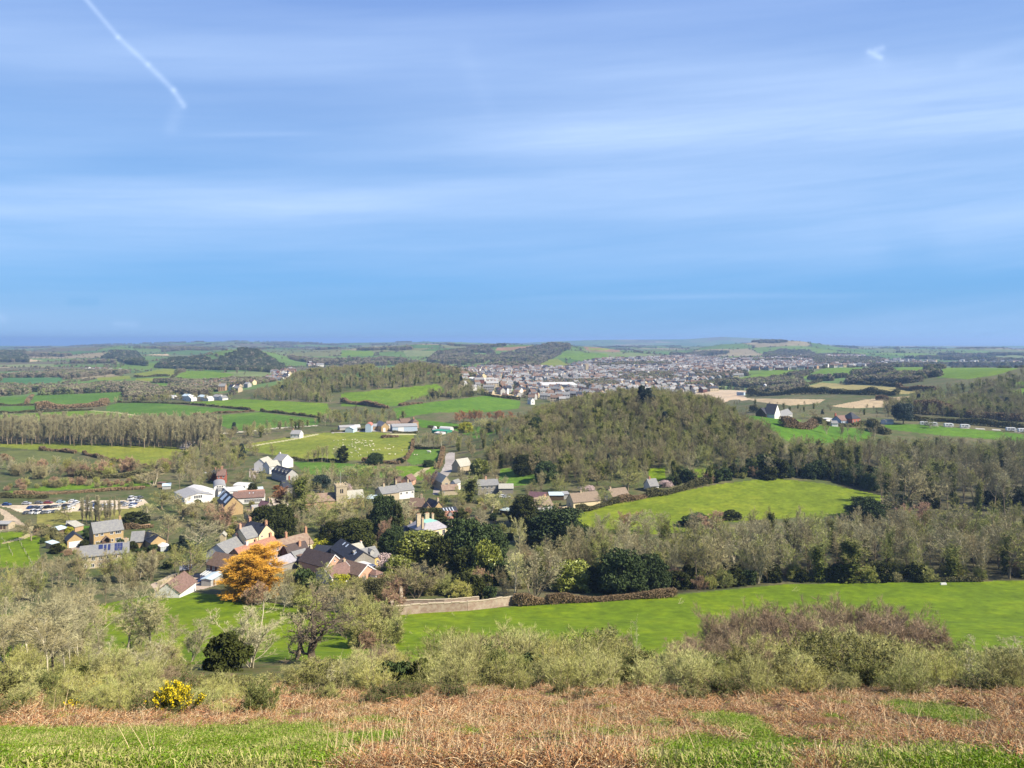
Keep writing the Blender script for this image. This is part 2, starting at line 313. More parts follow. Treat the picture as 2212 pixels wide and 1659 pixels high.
def build_land():
    Ys = [-10.]
    while Ys[-1] < 16000:
        Y = Ys[-1]
        e = .16 if Y < 14 else (.0085*Y if Y < 150 else (.0052*Y if Y < 2400 else .0085*Y))
        Ys.append(Y+max(e, .12))
    Ys = np.array(Ys); S = np.linspace(-.98, .98, 1600)
    Yg, Sg = np.meshgrid(Ys, S, indexing='ij'); Xg = (Yg+12)*Sg
    Zg = H(Xg, Yg)
    nr, nc = Xg.shape
    print('land', nr, nc)
    xc = .25*(Xg[1:, 1:]+Xg[:-1, 1:]+Xg[1:, :-1]+Xg[:-1, :-1]); yc = .25*(Yg[1:, 1:]+Yg[:-1, 1:]+Yg[1:, :-1]+Yg[:-1, :-1]); zc = .25*(Zg[1:, 1:]+Zg[:-1, 1:]+Zg[1:, :-1]+Zg[:-1, :-1])
    yq = np.maximum(yc, .5); pu, pv = proj(xc, yq, zc)
    lab = np.zeros(xc.shape, np.int32)
    wob = 1.6*fbm(xc/14, yc/14, 77); pu2 = pu+wob; pv2 = pv+wob*.4
    names = ['ground']; cols = [None]; mows = [0]
    lab[yc > 1500] = 1; names.append('hills'); cols.append(None); mows.append(0)
    lab[yc < 130] = 2; names.append('hillside'); cols.append(None); mows.append(0)
    for (nm, col, poly, d0, d1, mow) in REG:
        k = len(names); names.append(nm); cols.append(col); mows.append(mow)
        us = [p[0] for p in poly]; vs = [p[1] for p in poly]
        m = (yc > d0) & (yc < d1) & (pu > min(us)-3) & (pu < max(us)+3) & (pv > min(vs)-3) & (pv < max(vs)+3)
        ii = np.where(m)
        if not len(ii[0]): print('empty region', nm, poly[0]); continue
        ok = inside(pu2[ii], pv2[ii], poly); lab[ii[0][ok], ii[1][ok]] = k
    for (nm, col, pts, w) in LINES:
        k = len(names); names.append(nm); cols.append(col); mows.append(0)
        P = np.array([G(*p)[:2] for p in pts]); lo = P.min(0)-w*2; hi = P.max(0)+w*2
        ii = np.where((xc > lo[0]) & (xc < hi[0]) & (yc > lo[1]) & (yc < hi[1])); q = np.stack([xc[ii], yc[ii]], 1)
        d = np.full(len(q), 1e9)
        for a, b in zip(P[:-1], P[1:]):
            ab = b-a; t = np.clip(((q-a)@ab)/max(1e-6, ab@ab), 0, 1); d = np.minimum(d, np.linalg.norm(q-(a+t[:, None]*ab), axis=1))
        ok = d < w*.5+.12*np.sqrt(np.maximum(q[:, 1], 1))*.3; lab[ii[0][ok], ii[1][ok]] = k
    # colour at every vertex, from what grows there, with the shade of the woods painted in
    x, Y = Xg, Yg
    n1 = fbm(x/60, Y/60, 21); n2 = fbm(x/7, Y/7, 22); n3 = fbm(x/1.3, Y/1.3, 23); n0 = fbm(x/300, Y/300, 24)
    def mixc(a, b, t): return a[..., None]*0+np.asarray(a) if False else None
    base = np.zeros(x.shape+(3,))
    def put(mask, c): base[mask] = c
    # default ground of the village and the woods
    g1 = np.array([.085, .11, .035]); g2 = np.array([.14, .125, .065])
    t = np.clip(.5+n2*1.2+n1*.8, 0, 1)[..., None]; base[:] = g1*(1-t)+g2*t
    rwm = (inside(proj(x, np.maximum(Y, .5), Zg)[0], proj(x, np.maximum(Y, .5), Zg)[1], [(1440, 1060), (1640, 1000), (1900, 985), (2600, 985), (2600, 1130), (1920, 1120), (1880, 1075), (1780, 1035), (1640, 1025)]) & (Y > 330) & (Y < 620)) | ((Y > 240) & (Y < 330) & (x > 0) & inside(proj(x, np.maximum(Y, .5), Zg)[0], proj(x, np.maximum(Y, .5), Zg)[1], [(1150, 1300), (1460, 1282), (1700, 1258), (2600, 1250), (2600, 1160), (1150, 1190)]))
    base = np.where(rwm[..., None], np.array([.075, .07, .035])*(1+n2[..., None]), base)  # floor of both woods darkened in colour to stand in for tree shade
    # far land: a patchwork of fields with hedges
    far = Y > 1150
    cell = np.where(Y > 2400, 330., 170.)
    wx = (x+25*n1)/cell; wy = (Y+25*n0)/cell*.8
    ix = np.floor(wx).astype(np.int64); iy = np.floor(wy).astype(np.int64)
    best = np.full(x.shape, 9.); sec = np.full(x.shape, 9.); bid = np.zeros(x.shape)
    for ax in (-1, 0, 1):
        for ay in (-1, 0, 1):
            cx = ix+ax; cy = iy+ay; jx = cx+.15+.7*_hash(cx, cy, 1); jy = cy+.15+.7*_hash(cx, cy, 2)
            d = np.hypot(wx-jx, wy-jy); c = _hash(cx, cy, 3)
            nb = d < best; sec = np.where(nb, best, np.minimum(sec, d)); bid = np.where(nb, c, bid); best = np.where(nb, d, best)
    pal = np.array([[.12,.19,.06],[.14,.20,.07],[.17,.21,.09],[.10,.17,.06],[.13,.20,.05],[.18,.19,.09],[.14,.17,.08],[.15,.14,.09],[.28,.24,.15],[.09,.16,.05]])
    pc = pal[np.clip((bid*10).astype(int), 0, 9)]
    edge = ((sec-best)*cell < 7)[..., None]
    fc = np.where(edge, np.array([.07, .07, .045]), pc)
    wood = (n0 > .40)[..., None]; fc = np.where(wood, np.array([.11, .10, .065]), fc)
    base = np.where(far[..., None], fc, base)
    # the near slope: bracken litter with its dark hollows painted in, and grass
    nu, nv = proj(x, np.maximum(Y, .5), Zg)
    br = np.array([.24, .13, .07]); br2 = np.array([.045, .025, .015]); gs = np.array([.12, .20, .015]); gs2 = np.array([.18, .22, .05])  # second bracken tone near black, painting the shaded hollows between fronds
    tb = np.clip(.5+n3*1.6, 0, 1)[..., None]; bc = br*(1-tb)+br2*tb; gc = gs*(1-tb)+gs2*tb
    gmask = grass_mask(x, Y, nu, nv)[..., None]
    near = sm((62+10*n2-Y)/8)[..., None]
    scr = np.array([.15, .13, .06])*(1-tb)+np.array([.10, .12, .035])*tb
    base = np.where((Y < 135)[..., None], scr, base); base = base*(1-near)+(bc*(1-gmask)+gc*gmask)*near
    mott = (1+.16*n1+.14*n2*(Y < 700)+.12*n3*(Y < 300))[..., None]
    fidx = np.arange(nr*nc).reshape(nr, nc)
    q = np.stack([fidx[:-1, :-1], fidx[:-1, 1:], fidx[1:, 1:], fidx[1:, :-1]], -1).reshape(-1, 4)
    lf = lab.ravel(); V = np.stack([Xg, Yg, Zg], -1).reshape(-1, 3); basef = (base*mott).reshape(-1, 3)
    mt = mat('turf', (1, 1, 1), rough=.95, spec=.1, attr='Col', var=.3, scale=.33, coords='Object', bump=.15, detail=9)
    mf = mat('far_turf', (1, 1, 1), rough=1, spec=0, attr='Col', var=.15, scale=.02, coords='Object')
    mr = mat('gravel', (1, 1, 1), rough=.95, spec=.1, attr='Col', var=.12, scale=.6, coords='Object')
    ma = np.stack([x, Y], -1).reshape(-1, 2)
    n1f = n1.ravel(); n2f = n2.ravel(); n3f = n3.ravel()
    for k, nm in enumerate(names):
        sel = np.where(lf == k)[0]
        if not len(sel): continue
        fq = q[sel]; u_, inv = np.unique(fq.ravel(), return_inverse=True)
        col = basef[u_]
        if cols[k] is not None:
            c = np.array(cols[k])*(1.08 if nm in ('field', 'lawn') else 1); m = 1+.22*n1f[u_]+.26*n2f[u_]+.26*n3f[u_]*(ma[u_, 1] < 520)
            yl = np.clip(.35+1.2*n1f[u_]+.9*n2f[u_]+.5*n3f[u_], 0, 1)[:, None]*.35
            if nm in ('field', 'lawn') and cols[k] not in (TAN, BRN, OCH): cc = c*(1-yl)+np.array([c[0]*1.35+.008, c[1]*1.0, c[2]*1.2])*yl
            else: cc = np.tile(c, (len(u_), 1))
            col = cc*m[:, None]
            if mows[k]:
                a = 30+k*17; s = np.sin((ma[u_, 0]*math.cos(R(a))+ma[u_, 1]*math.sin(R(a)))*2*math.pi/12.)
                col = col*(1-.10*(s > .93))[:, None]
        me = mesh_np(nm, V[u_], inv.reshape(-1, 4), [mf if nm == 'hills' else (mr if nm in ('road', 'car_park', 'track', 'farmyard', 'yard', 'path', 'building_site') else mt)], smooth=True)
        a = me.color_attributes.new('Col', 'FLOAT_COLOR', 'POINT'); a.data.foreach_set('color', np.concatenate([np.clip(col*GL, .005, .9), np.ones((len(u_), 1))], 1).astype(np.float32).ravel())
        o = link(nm, me); tag(o, kind='structure')
    # the sea beyond the coast
    mb = MB(); sx = (2212*.3-0); 
    xs = [(1500-CU)/F, (3400-CU)/F]
    vs = []; ds = [6500, 12000, 25000, 60000, 150000]
    for d in ds: vs += [(xs[0]*d, d, -40), (xs[1]*d, d, -40)]
    mb.add(vs, [(2*i, 2*i+1, 2*i+3, 2*i+2) for i in range(len(ds)-1)])
    sea = mb.obj('sea', mat('sea_water', (.05, .13, .28), rough=.35, spec=.4, var=.1, scale=.002)); tag(sea, kind='structure')

GRASSP = [Z(9,[(-200,1345),(500,1350),(1500,1335),(2300,1320)])+[(640,1568),(700,1566),(740,1572),(700,1585),(655,1598),(780,1590),(900,1588),(800,1605),(760,1620),(700,1640),(720,1670),(700,1990),(-400,1990)],
 Z(10,[(560,1290),(1100,1245),(1260,1255),(1200,1290),(900,1330),(700,1320)]),
 Z(10,[(2000,1260),(2182,1240),(2182,1290),(2060,1285)]), Z(11,[(1080,1280),(1200,1260),(1420,1265),(1400,1300),(1100,1310)]),
 Z(11,[(1500,1250),(1800,1210),(2182,1240),(2182,1420),(1900,1380)]), Z(12,[(900,1120),(1150,1100),(1900,1190),(1880,1260),(1500,1250),(1200,1200)]),
 Z(12,[(860,1520),(1100,1600),(1500,1550),(2182,1640),(2182,1760),(600,1760)]), Z(11,[(1450,1420),(1700,1400),(2182,1500),(2182,1760),(1000,1760),(1200,1600)]),
 Z(12,[(-100,1400),(300,1450),(500,1640),(0,1760),(-200,1700)])]
def grass_mask(x, Y, u, v):
    w = 9*fbm(x/1.1, Y/1.1, 31); m = np.zeros(np.shape(x), bool)
    for i, p in enumerate(GRASSP):
        m |= inside(np.asarray(u+w*(2 if i else .8)), np.asarray(v+w*(.9 if i else .25)), p)
    return (m & (Y < 70)).astype(float)
# ------------------------------------------------------------------ plants
def nrm(v): return v/np.maximum(np.linalg.norm(v, axis=-1, keepdims=True), 1e-9)
def branch(rng, P, D, Ln, k, bend, trop, droop=0.):
    """n polylines of k+1 points starting at P in direction D"""
    n = len(P); out = np.zeros((n, k+1, 3)); out[:, 0] = P; d = nrm(D); st = (Ln/k)[:, None]
    for i in range(k):
        d = nrm(d + rng.normal(0, bend, (n, 3)) + np.array([0, 0, trop]) - np.array([0, 0, droop])*(i/k)); out[:, i+1] = out[:, i]+d*st
    return out
def children(rng, B, Ln, nch, t0, t1, ang, ratio, fall=.55, even=False):
    """children starting along the branches B (n,k+1,3)"""
    n, k1, _ = B.shape; k = k1-1
    t = rng.uniform(t0, t1, (n, nch)) if not even else np.tile(np.linspace(t0, t1, nch), (n, 1))+rng.uniform(-.03, .03, (n, nch))
    t = np.clip(t, 0, .999); s = t*k; i = s.astype(int); f = (s-i)[..., None]; r = np.arange(n)[:, None]
    P = B[r, i]*(1-f)+B[r, i+1]*f; d = nrm(B[r, i+1]-B[r, i])
    q = nrm(np.cross(d, rng.normal(0, 1, d.shape))); a = np.radians(rng.uniform(ang[0], ang[1], t.shape))[..., None]
    D = d*np.cos(a)+q*np.sin(a)
    L = Ln[:, None]*ratio*(1-fall*t)*rng.uniform(.75, 1.2, t.shape)
    return P.reshape(-1, 3), D.reshape(-1, 3), L.reshape(-1), t.reshape(-1)
def tubes(B, r0, r1, n=4):
    """tapered tubes round polylines B (m,k+1,3)"""
    m, k1, _ = B.shape; T = np.zeros_like(B); T[:, :-1] = B[:, 1:]-B[:, :-1]; T[:, -1] = T[:, -2]; T = nrm(T)
    ref = np.where(np.abs(T[..., 2:3]) > .9, np.array([1., 0, 0]), np.array([0, 0, 1.])); U = nrm(np.cross(T, ref)); W = np.cross(T, U)
    rr = r0[:, None]*(1-np.linspace(0, 1, k1)[None])+r1[:, None]*np.linspace(0, 1, k1)[None]
    a = np.arange(n)*2*np.pi/n
    V = B[:, :, None]+rr[..., None, None]*(U[:, :, None]*np.cos(a)[None, None, :, None]+W[:, :, None]*np.sin(a)[None, None, :, None])
    V = V.reshape(-1, 3); base = (np.arange(m)*k1*n)[:, None, None]+(np.arange(k1-1)*n)[None, :, None]; j = np.arange(n)[None, None]; j2 = (j+1) % n
    Q = np.stack([base+j, base+j2, base+n+j2, base+n+j], -1).reshape(-1, 4)
    return V, Q
def ribbons(rng, B, w):
    """thin flat twigs ending in a point"""
    m, k1, _ = B.shape; T = nrm(B[:, -1]-B[:, 0]); U = nrm(np.cross(T, rng.normal(0, 1, T.shape)))
    V = []; k = k1-1
    for i in range(k1):
        f = (1-.75*i/k)*.5; V.append(B[:, i]-U*(w*f)[:, None]); V.append(B[:, i]+U*(w*f)[:, None])
    V = np.stack(V, 1).reshape(-1, 3); b = (np.arange(m)*2*k1)[:, None]+(np.arange(k)*2)[None]
    Q = np.stack([b, b+1, b+3, b+2], -1).reshape(-1, 4)
    return V, Q
def join(parts):
    V = []; Q = []; M_ = []; o = 0
    for v, q, m in parts: V.append(v); Q.append(q+o); M_.append(np.full(len(q), m)); o += len(v)
    return np.concatenate(V), np.concatenate(Q), np.concatenate(M_)
def leaves(rng, P, size, flat=.5, up=.0):
    """one quad leaf spray at each point"""
    n = len(P); a = nrm(rng.normal(0, 1, (n, 3))+np.array([0, 0, up])); b = nrm(np.cross(a, rng.normal(0, 1, (n, 3)))); c = np.cross(a, b)
    s = (size*rng.uniform(.6, 1.3, n))[:, None]
    V = np.stack([P-b*s-c*s*flat, P+b*s-c*s*flat*.6, P+b*s*.9+c*s*flat, P-b*s*.8+c*s*flat*.8], 1).reshape(-1, 3)
    return V, np.arange(4*n).reshape(-1, 4)

class Proto: pass
def tree(seed, H=14, kind='round', tw=.035, dens=1., ivy=0, wood='bark', twigm='twig', lean=0.):
    """a bare winter tree: trunk (with its limbs) and crown (branches and twigs)"""
    rng = np.random.default_rng(seed); z3 = lambda n: np.zeros((n, 3))
    if kind == 'round': sp = dict(tl=.8, t0=.2, n1=int(16), a1=(35, 72), r1=.62, f1=.45, tr1=.10, n2=8, a2=(25, 55), r2=.5, n3=6, r3=.5, n4=5, r4=.55, bend=.13, stems=1)
    elif kind == 'oak': sp = dict(tl=.62, t0=.3, n1=11, a1=(45, 80), r1=.72, f1=.3, tr1=.06, n2=9, a2=(30, 65), r2=.5, n3=6, r3=.5, n4=5, r4=.5, bend=.26, stems=1)
    elif kind == 'tall': sp = dict(tl=.92, t0=.35, n1=18, a1=(28, 58), r1=.42, f1=.4, tr1=.16, n2=7, a2=(22, 50), r2=.5, n3=6, r3=.5, n4=4, r4=.6, bend=.10, stems=1)
    elif kind == 'high': sp = dict(tl=.9, t0=.48, n1=12, a1=(22, 62), r1=.40, f1=.3, tr1=.10, n2=7, a2=(25, 60), r2=.55, n3=6, r3=.5, n4=5, r4=.6, bend=.22, stems=1)
    elif kind == 'high2': sp = dict(tl=.92, t0=.4, n1=13, a1=(20, 55), r1=.42, f1=.3, tr1=.10, n2=7, a2=(25, 60), r2=.55, n3=6, r3=.5, n4=5, r4=.6, bend=.24, stems=1, rad=.0105)
    elif kind == 'poplar': sp = dict(tl=.97, t0=.22, n1=26, a1=(18, 42), r1=.26, f1=.3, tr1=.22, n2=6, a2=(18, 40), r2=.55, n3=5, r3=.6, n4=4, r4=.7, bend=.06, stems=1)
    elif kind == 'multi': sp = dict(tl=.85, t0=.25, n1=6, a1=(20, 48), r1=.42, f1=.35, tr1=.14, n2=6, a2=(20, 50), r2=.55, n3=5, r3=.55, n4=4, r4=.6, bend=.12, stems=5)
    elif kind == 'willow': sp = dict(tl=.78, t0=.06, n1=34, a1=(15, 88), r1=.50, f1=.22, tr1=.12, n2=9, a2=(20, 50), r2=.5, n3=7, r3=.55, n4=7, r4=.75, bend=.12, stems=2)
    elif kind == 'gnarled': sp = dict(tl=.6, t0=.22, n1=9, a1=(30, 80), r1=.72, f1=.3, tr1=.05, n2=8, a2=(35, 75), r2=.5, n3=6, r3=.5, n4=5, r4=.5, bend=.42, stems=1, rad=.034)
    elif kind == 'dead': sp = dict(tl=.9, t0=.3, n1=8, a1=(30, 70), r1=.4, f1=.3, tr1=.1, n2=5, a2=(35, 70), r2=.45, n3=2, r3=.5, n4=0, r4=.5, bend=.3, stems=2)
    else: sp = kind
    sc = H
    ns = sp['stems']; P = z3(ns); 
    if ns > 1: P[:, :2] = rng.normal(0, .02*H, (ns, 2))
    D = nrm(np.array([lean, 0, 1.])+rng.normal(0, .06 if ns == 1 else .28, (ns, 3))*np.array([1, 1, 0])); L = np.full(ns, sp['tl']*H)*rng.uniform(.85, 1.05, ns)
    T = branch(rng, P, D, L, 7, sp['bend']*.35, .03)
    R0 = H*sp.get('rad', .017 if ns == 1 else .010); tv = [(*tubes(T, np.full(ns, R0), np.full(ns, R0*.28), 6), 0)]
    n1 = max(3, int(sp['n1'])); p, d, l, t = children(rng, T, L, n1, sp['t0'], 1., sp['a1'], sp['r1'], sp['f1'], True)
    B1 = branch(rng, p, d, l, 5, sp['bend'], sp['tr1']); r = R0*(.52-.3*t); tv.append((*tubes(B1, r, r*.3, 5), 0)); r1 = r; l1 = l
    p, d, l, t = children(rng, B1, l1, sp['n2'], .15, 1., sp['a2'], sp['r2'], .4, True)
    B2 = branch(rng, p, d, l, 3, sp['bend'], sp['tr1']*.8); r = np.maximum(np.repeat(r1, sp['n2'])*(.5-.25*t), tw*.5); cv = [(*tubes(B2, r, r*.45, 3), 0)]; l2 = l
    p, d, l, t = children(rng, B2, l2, max(1, int(sp['n3']*dens**.5+.5)), .1, 1., (20, 55), sp['r3']+.1, .3)
    B3 = branch(rng, p, d, l, 3, sp['bend'], sp['tr1']*.6); cv.append((*ribbons(rng, B3, np.full(len(l), tw*1.5)), 1)); l3 = l
    if sp['n4']:
        p, d, l, t = children(rng, B3, l3, max(1, int(sp['n4']*dens**.5+.5)), .1, 1., (15, 50), sp['r4']+.1, .2)
        l = np.clip(l, .02*H, .09*H); B4 = branch(rng, p, d, l, 2, .16, .05); cv.append((*ribbons(rng, B4, np.full(len(l), tw)), 1))
    pr = Proto(); V, Q, M_ = join(tv); pr.trunk = mesh_np('trunk', V, Q, [MT[wood]], smooth=True)
    if ivy:
        iv = []; B = np.concatenate([T.reshape(-1, 3)[None]], 1)[0]; m = int(ivy*900)
        seg = rng.integers(0, 7, m); st = rng.integers(0, ns, m); f = rng.uniform(0, 1, (m, 1)); c = T[st, np.minimum(seg, 6)]*(1-f)+T[st, np.minimum(seg, 6)+1]*f
        hh = c[:, 2]/H; c = c[hh < .8]; c = c+rng.normal(0, 1, c.shape)*H*(.028+.03*rng.uniform(0, 1, (len(c), 1)))
        j = rng.integers(0, len(B1), m//2); f = rng.uniform(0, .6, (m//2, 1))*5; k = f.astype(int)[:, 0]; c2 = B1[j, k]*(1-(f-k[:, None]))+B1[j, k+1]*(f-k[:, None])+rng.normal(0, H*.02, (m//2, 3))
        vv, qq = leaves(rng, np.concatenate([c, c2]), H*.016, .7); pr.ivy = mesh_np('ivy', vv, qq, [MT['ivy']])
    else: pr.ivy = None
    V, Q, M_ = join(cv); pr.crown = mesh_np('crown', V, Q, [MT[wood], MT[twigm]], M_)
    pr.H = float(max(V[:, 2].max(), 1)); return pr

def leafy(seed, H=9, Wd=8, leaf='yew', n=60, m=130, size=.16, low=.08, shape='dome', trunkm='bark', jag=.25):
    """an evergreen: short trunk, clumps of leaf sprays filling an uneven crown"""
    rng = np.random.default_rng(seed)
    # clump centres in the crown's outline
    u = rng.uniform(0, 1, n*3); a = rng.uniform(0, 2*np.pi, n*3)
    if shape == 'dome': z = low+(1-low)*u; rad = np.sqrt(np.clip(1-((z-low-.28)/(1-low-.2))**2, .03, 1))*np.where(z < low+.28, .75+.25*(z-low)/.28, 1)
    elif shape == 'cone': z = low+(1-low)*u; rad = np.clip(1-(z-low)/(1-low), 0, 1)**.8+.04
    elif shape == 'column': z = low+(1-low)*u; rad = np.where(z < .8, 1., np.sqrt(np.clip((1-z)/.2, .02, 1)))
    elif shape == 'spread': z = .35+.65*u; rad = np.sqrt(np.clip(1-((z-.6)/.45)**2, .05, 1))
    rr = rng.uniform(.25, 1, n*3)**.45*rad*rng.uniform(1-jag, 1+jag*.35, n*3)
    Cc = np.stack([rr*np.cos(a)*Wd/2, rr*np.sin(a)*Wd/2, z*H], 1)[:n]
    cr = (Wd*.15)*rng.uniform(.6, 1.35, n)
    P = np.repeat(Cc, m, 0)+nrm(rng.normal(0, 1, (n*m, 3)))*(np.repeat(cr, m)*rng.uniform(.35, 1, n*m)**.5)[:, None]*np.array([1, 1, .72])
    P = P[P[:, 2] > low*H*.5]
    V, Q = leaves(rng, P, size, .55, .35)
    pr = Proto(); pr.crown = mesh_np('crown', V, Q, [MT[leaf]]); pr.ivy = None
    T = branch(rng, np.zeros((1, 3)), np.array([[0, 0, 1.]]), np.array([H*.8]), 6, .05, .05)
    p, d, l, t = children(rng, T, np.array([H*.8]), 14, .2, .95, (45, 80), .45, .5, True); l = np.minimum(l, Wd*.4); B = branch(rng, p, d, l, 3, .15, .05)
    V, Q, M_ = join([(*tubes(T, np.array([H*.03+.05]), np.array([.04]), 6), 0), (*tubes(B, np.full(len(l), H*.01+.02), np.full(len(l), .02), 4), 0)])
    pr.trunk = mesh_np('trunk', V, Q, [MT[trunkm]], smooth=True); pr.H = H; return pr

def shrub(seed, H=3., Wd=3.4, twigm='twig_scrub', wood='bark_scrub', stems=26, tw=.022, dens=1.6, ang=48, tip=None, leafm=None, nleaf=0, pale=.3):
    """a thicket bush: many stems from the ground, branching into a dense haze of twigs"""
    rng = np.random.default_rng(seed)
    P = np.zeros((stems, 3)); P[:, :2] = rng.normal(0, Wd*.13, (stems, 2))
    az = rng.uniform(0, 2*np.pi, stems); an = np.radians(rng.uniform(3, ang, stems)); D = np.stack([np.sin(an)*np.cos(az), np.sin(an)*np.sin(az), np.cos(an)], 1)
    env = 1/np.sqrt((np.sin(an)/(Wd*.52))**2+(np.cos(an)/H)**2); L = env*rng.uniform(.7, .98, stems)
    S = branch(rng, P, D, L, 6, .10, .03); r = np.full(stems, H*.012+.006)
    tv = [(*tubes(S, r, r*.3, 4), 0)]
    p, d, l, t = children(rng, S, L, 10, .12, 1., (25, 62), .42, .45, True); B1 = branch(rng, p, d, l, 4, .2, .05); cv = [(*tubes(B1, np.full(len(l), tw*.7), np.full(len(l), tw*.25), 3), 0)]
    p, d, l2, t = children(rng, B1, l, max(2, int(7*dens**.5)), .1, 1., (20, 65), .5, .3); B2 = branch(rng, p, d, l2, 3, .16, .12); cv.append((*ribbons(rng, B2, np.full(len(l2), tw)), 1))
    p, d, l3, t = children(rng, B2, l2, max(2, int(3.4*dens**.5)), .1, 1., (12, 45), .7, .2); l3 = np.clip(l3, .09*H, .24*H); B3 = branch(rng, p, d, l3, 3, .14, .14)
    mi = np.where(rng.uniform(0, 1, len(l3)) < pale, 2, 1)
    for k in (1, 2):
        s = mi == k
        if s.any(): cv.append((*ribbons(rng, B3[s], np.full(int(s.sum()), tw*.75)), k))
    pr = Proto(); V, Q, M_ = join(tv); pr.trunk = mesh_np('stem', V, Q, [MT[wood]], smooth=True)
    V, Q, M_ = join(cv); pr.crown = mesh_np('crown', V, Q, [MT[wood], MT[twigm], MT[tip or 'twig_pale']], M_); pr.ivy = None
    if nleaf:
        j = rng.integers(0, len(B3), nleaf); c = B3[j, rng.integers(1, 3, nleaf)]+rng.normal(0, .05, (nleaf, 3)); vv, qq = leaves(rng, c, H*.012+.012, .6); pr.ivy = mesh_np('leaves', vv, qq, [MT[leafm]])
    pr.H = float(V[:, 2].max()); return pr

MT = {}
def veg_mats():
    MT['bark'] = mat('bark', (.24, .195, .13), rough=.9, spec=.1, rnd=.25, var=.2, scale=2)
    MT['bark_pale'] = mat('bark_pale', (.52, .47, .33), rough=.9, spec=.1, rnd=.15, var=.25, scale=2)
    MT['bark_scrub'] = mat('bark_scrub', (.30, .25, .16), rough=.9, spec=.1, rnd=.2)
    MT['twig'] = mat('twig', (.40, .355, .18), rough=.85, spec=.1, rnd=.22, hue=.012)
    MT['twig_olive'] = mat('twig_olive', (.37, .38, .12), rough=.85, spec=.1, rnd=.2, hue=.015)
    MT['twig_grey'] = mat('twig_grey', (.42, .39, .22), rough=.85, spec=.1, rnd=.2)
    MT['twig_red'] = mat('twig_red', (.45, .29, .19), rough=.85, spec=.1, rnd=.2)
    MT['twig_pale'] = mat('twig_pale', (.66, .64, .27), rough=.85, spec=.1, rnd=.15)
    MT['twig_scrub'] = mat('twig_scrub', (.41, .41, .10), rough=.85, spec=.1, rnd=.25, hue=.02)
    MT['twig_mauve'] = mat('twig_mauve', (.40, .295, .19), rough=.85, spec=.1, rnd=.12)
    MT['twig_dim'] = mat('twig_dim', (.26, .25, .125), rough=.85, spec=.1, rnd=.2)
    MT['twig_gold'] = mat('twig_gold', (.80, .44, .06), rough=.8, spec=.1)
    MT['twig_orange'] = mat('twig_orange', (.48, .235, .11), rough=.8, spec=.1, rnd=.15)
    MT['ivy'] = mat('ivy', (.11, .135, .022), rough=.7, spec=.15, rnd=.25)
    MT['yew'] = mat('yew', (.052, .062, .014), rough=.8, spec=.1, rnd=.25, var=.4, scale=1.2)
    MT['holm'] = mat('holm', (.06, .09, .028), rough=.75, spec=.12, rnd=.2, var=.35, scale=1.)
    MT['laurel'] = mat('laurel', (.22, .25, .035), rough=.45, spec=.4, rnd=.15, var=.4, scale=1.)
    MT['lime'] = mat('lime', (.42, .42, .02), rough=.6, spec=.3, rnd=.1, var=.3, scale=1.)
    MT['pine'] = mat('pine', (.028, .05, .032), rough=.6, spec=.3, rnd=.2)
    MT['rust'] = mat('rust_leaf', (.26, .12, .04), rough=.7, spec=.2, var=.3, scale=2)
    MT['gorse'] = mat('gorse_flower', (.80, .62, .01), rough=.6, spec=.2, var=.2, scale=4)
    MT['gorse_leaf'] = mat('gorse_leaf', (.09, .115, .03), rough=.7, spec=.2)
    MT['blossom'] = mat('blossom', (.72, .56, .52), rough=.7, spec=.1, var=.15, scale=2)
    MT['hedge'] = mat('hedge_leaf', (.14, .135, .055), rough=.8, spec=.15, rnd=.25, var=.35, scale=.6)
    MT['hedge_brown'] = mat('hedge_brown', (.25, .18, .10), rough=.85, spec=.1, rnd=.2, var=.3, scale=.6)

QUEUE = []; CAP = {'bare_tree': 296, 'bush': 290, 'poplar_tree': 290, 'shrub': 296}
class Later: pass
def plant(name, pr, loc, h, rz=None, wide=1., label=None, cat='tree', group=None, thin=False, lean=0., now=False):
    """notes a plant; the ones that show largest become objects, the rest of a very common kind join a mass"""
    rz = random.uniform(0, 6.28) if rz is None else rz; q = Later(); q.a = (name, pr, loc, h, rz, wide, label, cat, group); q.rank = h/max(loc[1], 5)+(10 if group is None else 0); QUEUE.append(q)
    return grow_plant(*q.a) if now else q
def grow_plant(name, pr, loc, h, rz, wide, label, cat, group):
    s = h/pr.H; o = empty(name, (loc[0], loc[1], loc[2]-.05*h*.4-.08), rz, label, cat, group); o.scale = (s*wide, s*wide, s)
    link('stem' if pr.trunk.name.startswith('stem') else 'trunk', pr.trunk, o); link('crown', pr.crown, o)
    if pr.ivy: link('ivy' if pr.ivy.name.startswith('ivy') else 'leaves', pr.ivy, o)
    return o
def grow_all():
    by = {}
    for q in QUEUE: by.setdefault(q.a[0], []).append(q)
    for nm, L_ in by.items():
        L_.sort(key=lambda q: -q.rank); cap = CAP.get(nm, 300)
        for q in L_[:cap]: grow_plant(*q.a)
        rest = L_[cap:]
        if rest:
            prs = []; 
            for q in rest:
                if q.a[1] not in prs: prs.append(q.a[1])
            P = np.array([[q.a[2][0], q.a[2][1], q.a[2][2]-.02*q.a[3]-.08] for q in rest]); print('rest of', nm, len(rest))
            instancer({'bare_tree': 'further_trees', 'bush': 'undergrowth', 'poplar_tree': 'further_poplars', 'shrub': 'scrub'}.get(nm, 'further_plants'), {'bare_tree': 'further bare trees in the woods, too many to count', 'bush': 'undergrowth of bushes between the houses and trees'}.get(nm, 'further plants of the same kind in the mass'), P, [whole(p) for p in prs], np.array([q.a[3] for q in rest]), np.array([q.a[4] for q in rest]), np.array([prs.index(q.a[1]) for q in rest]))

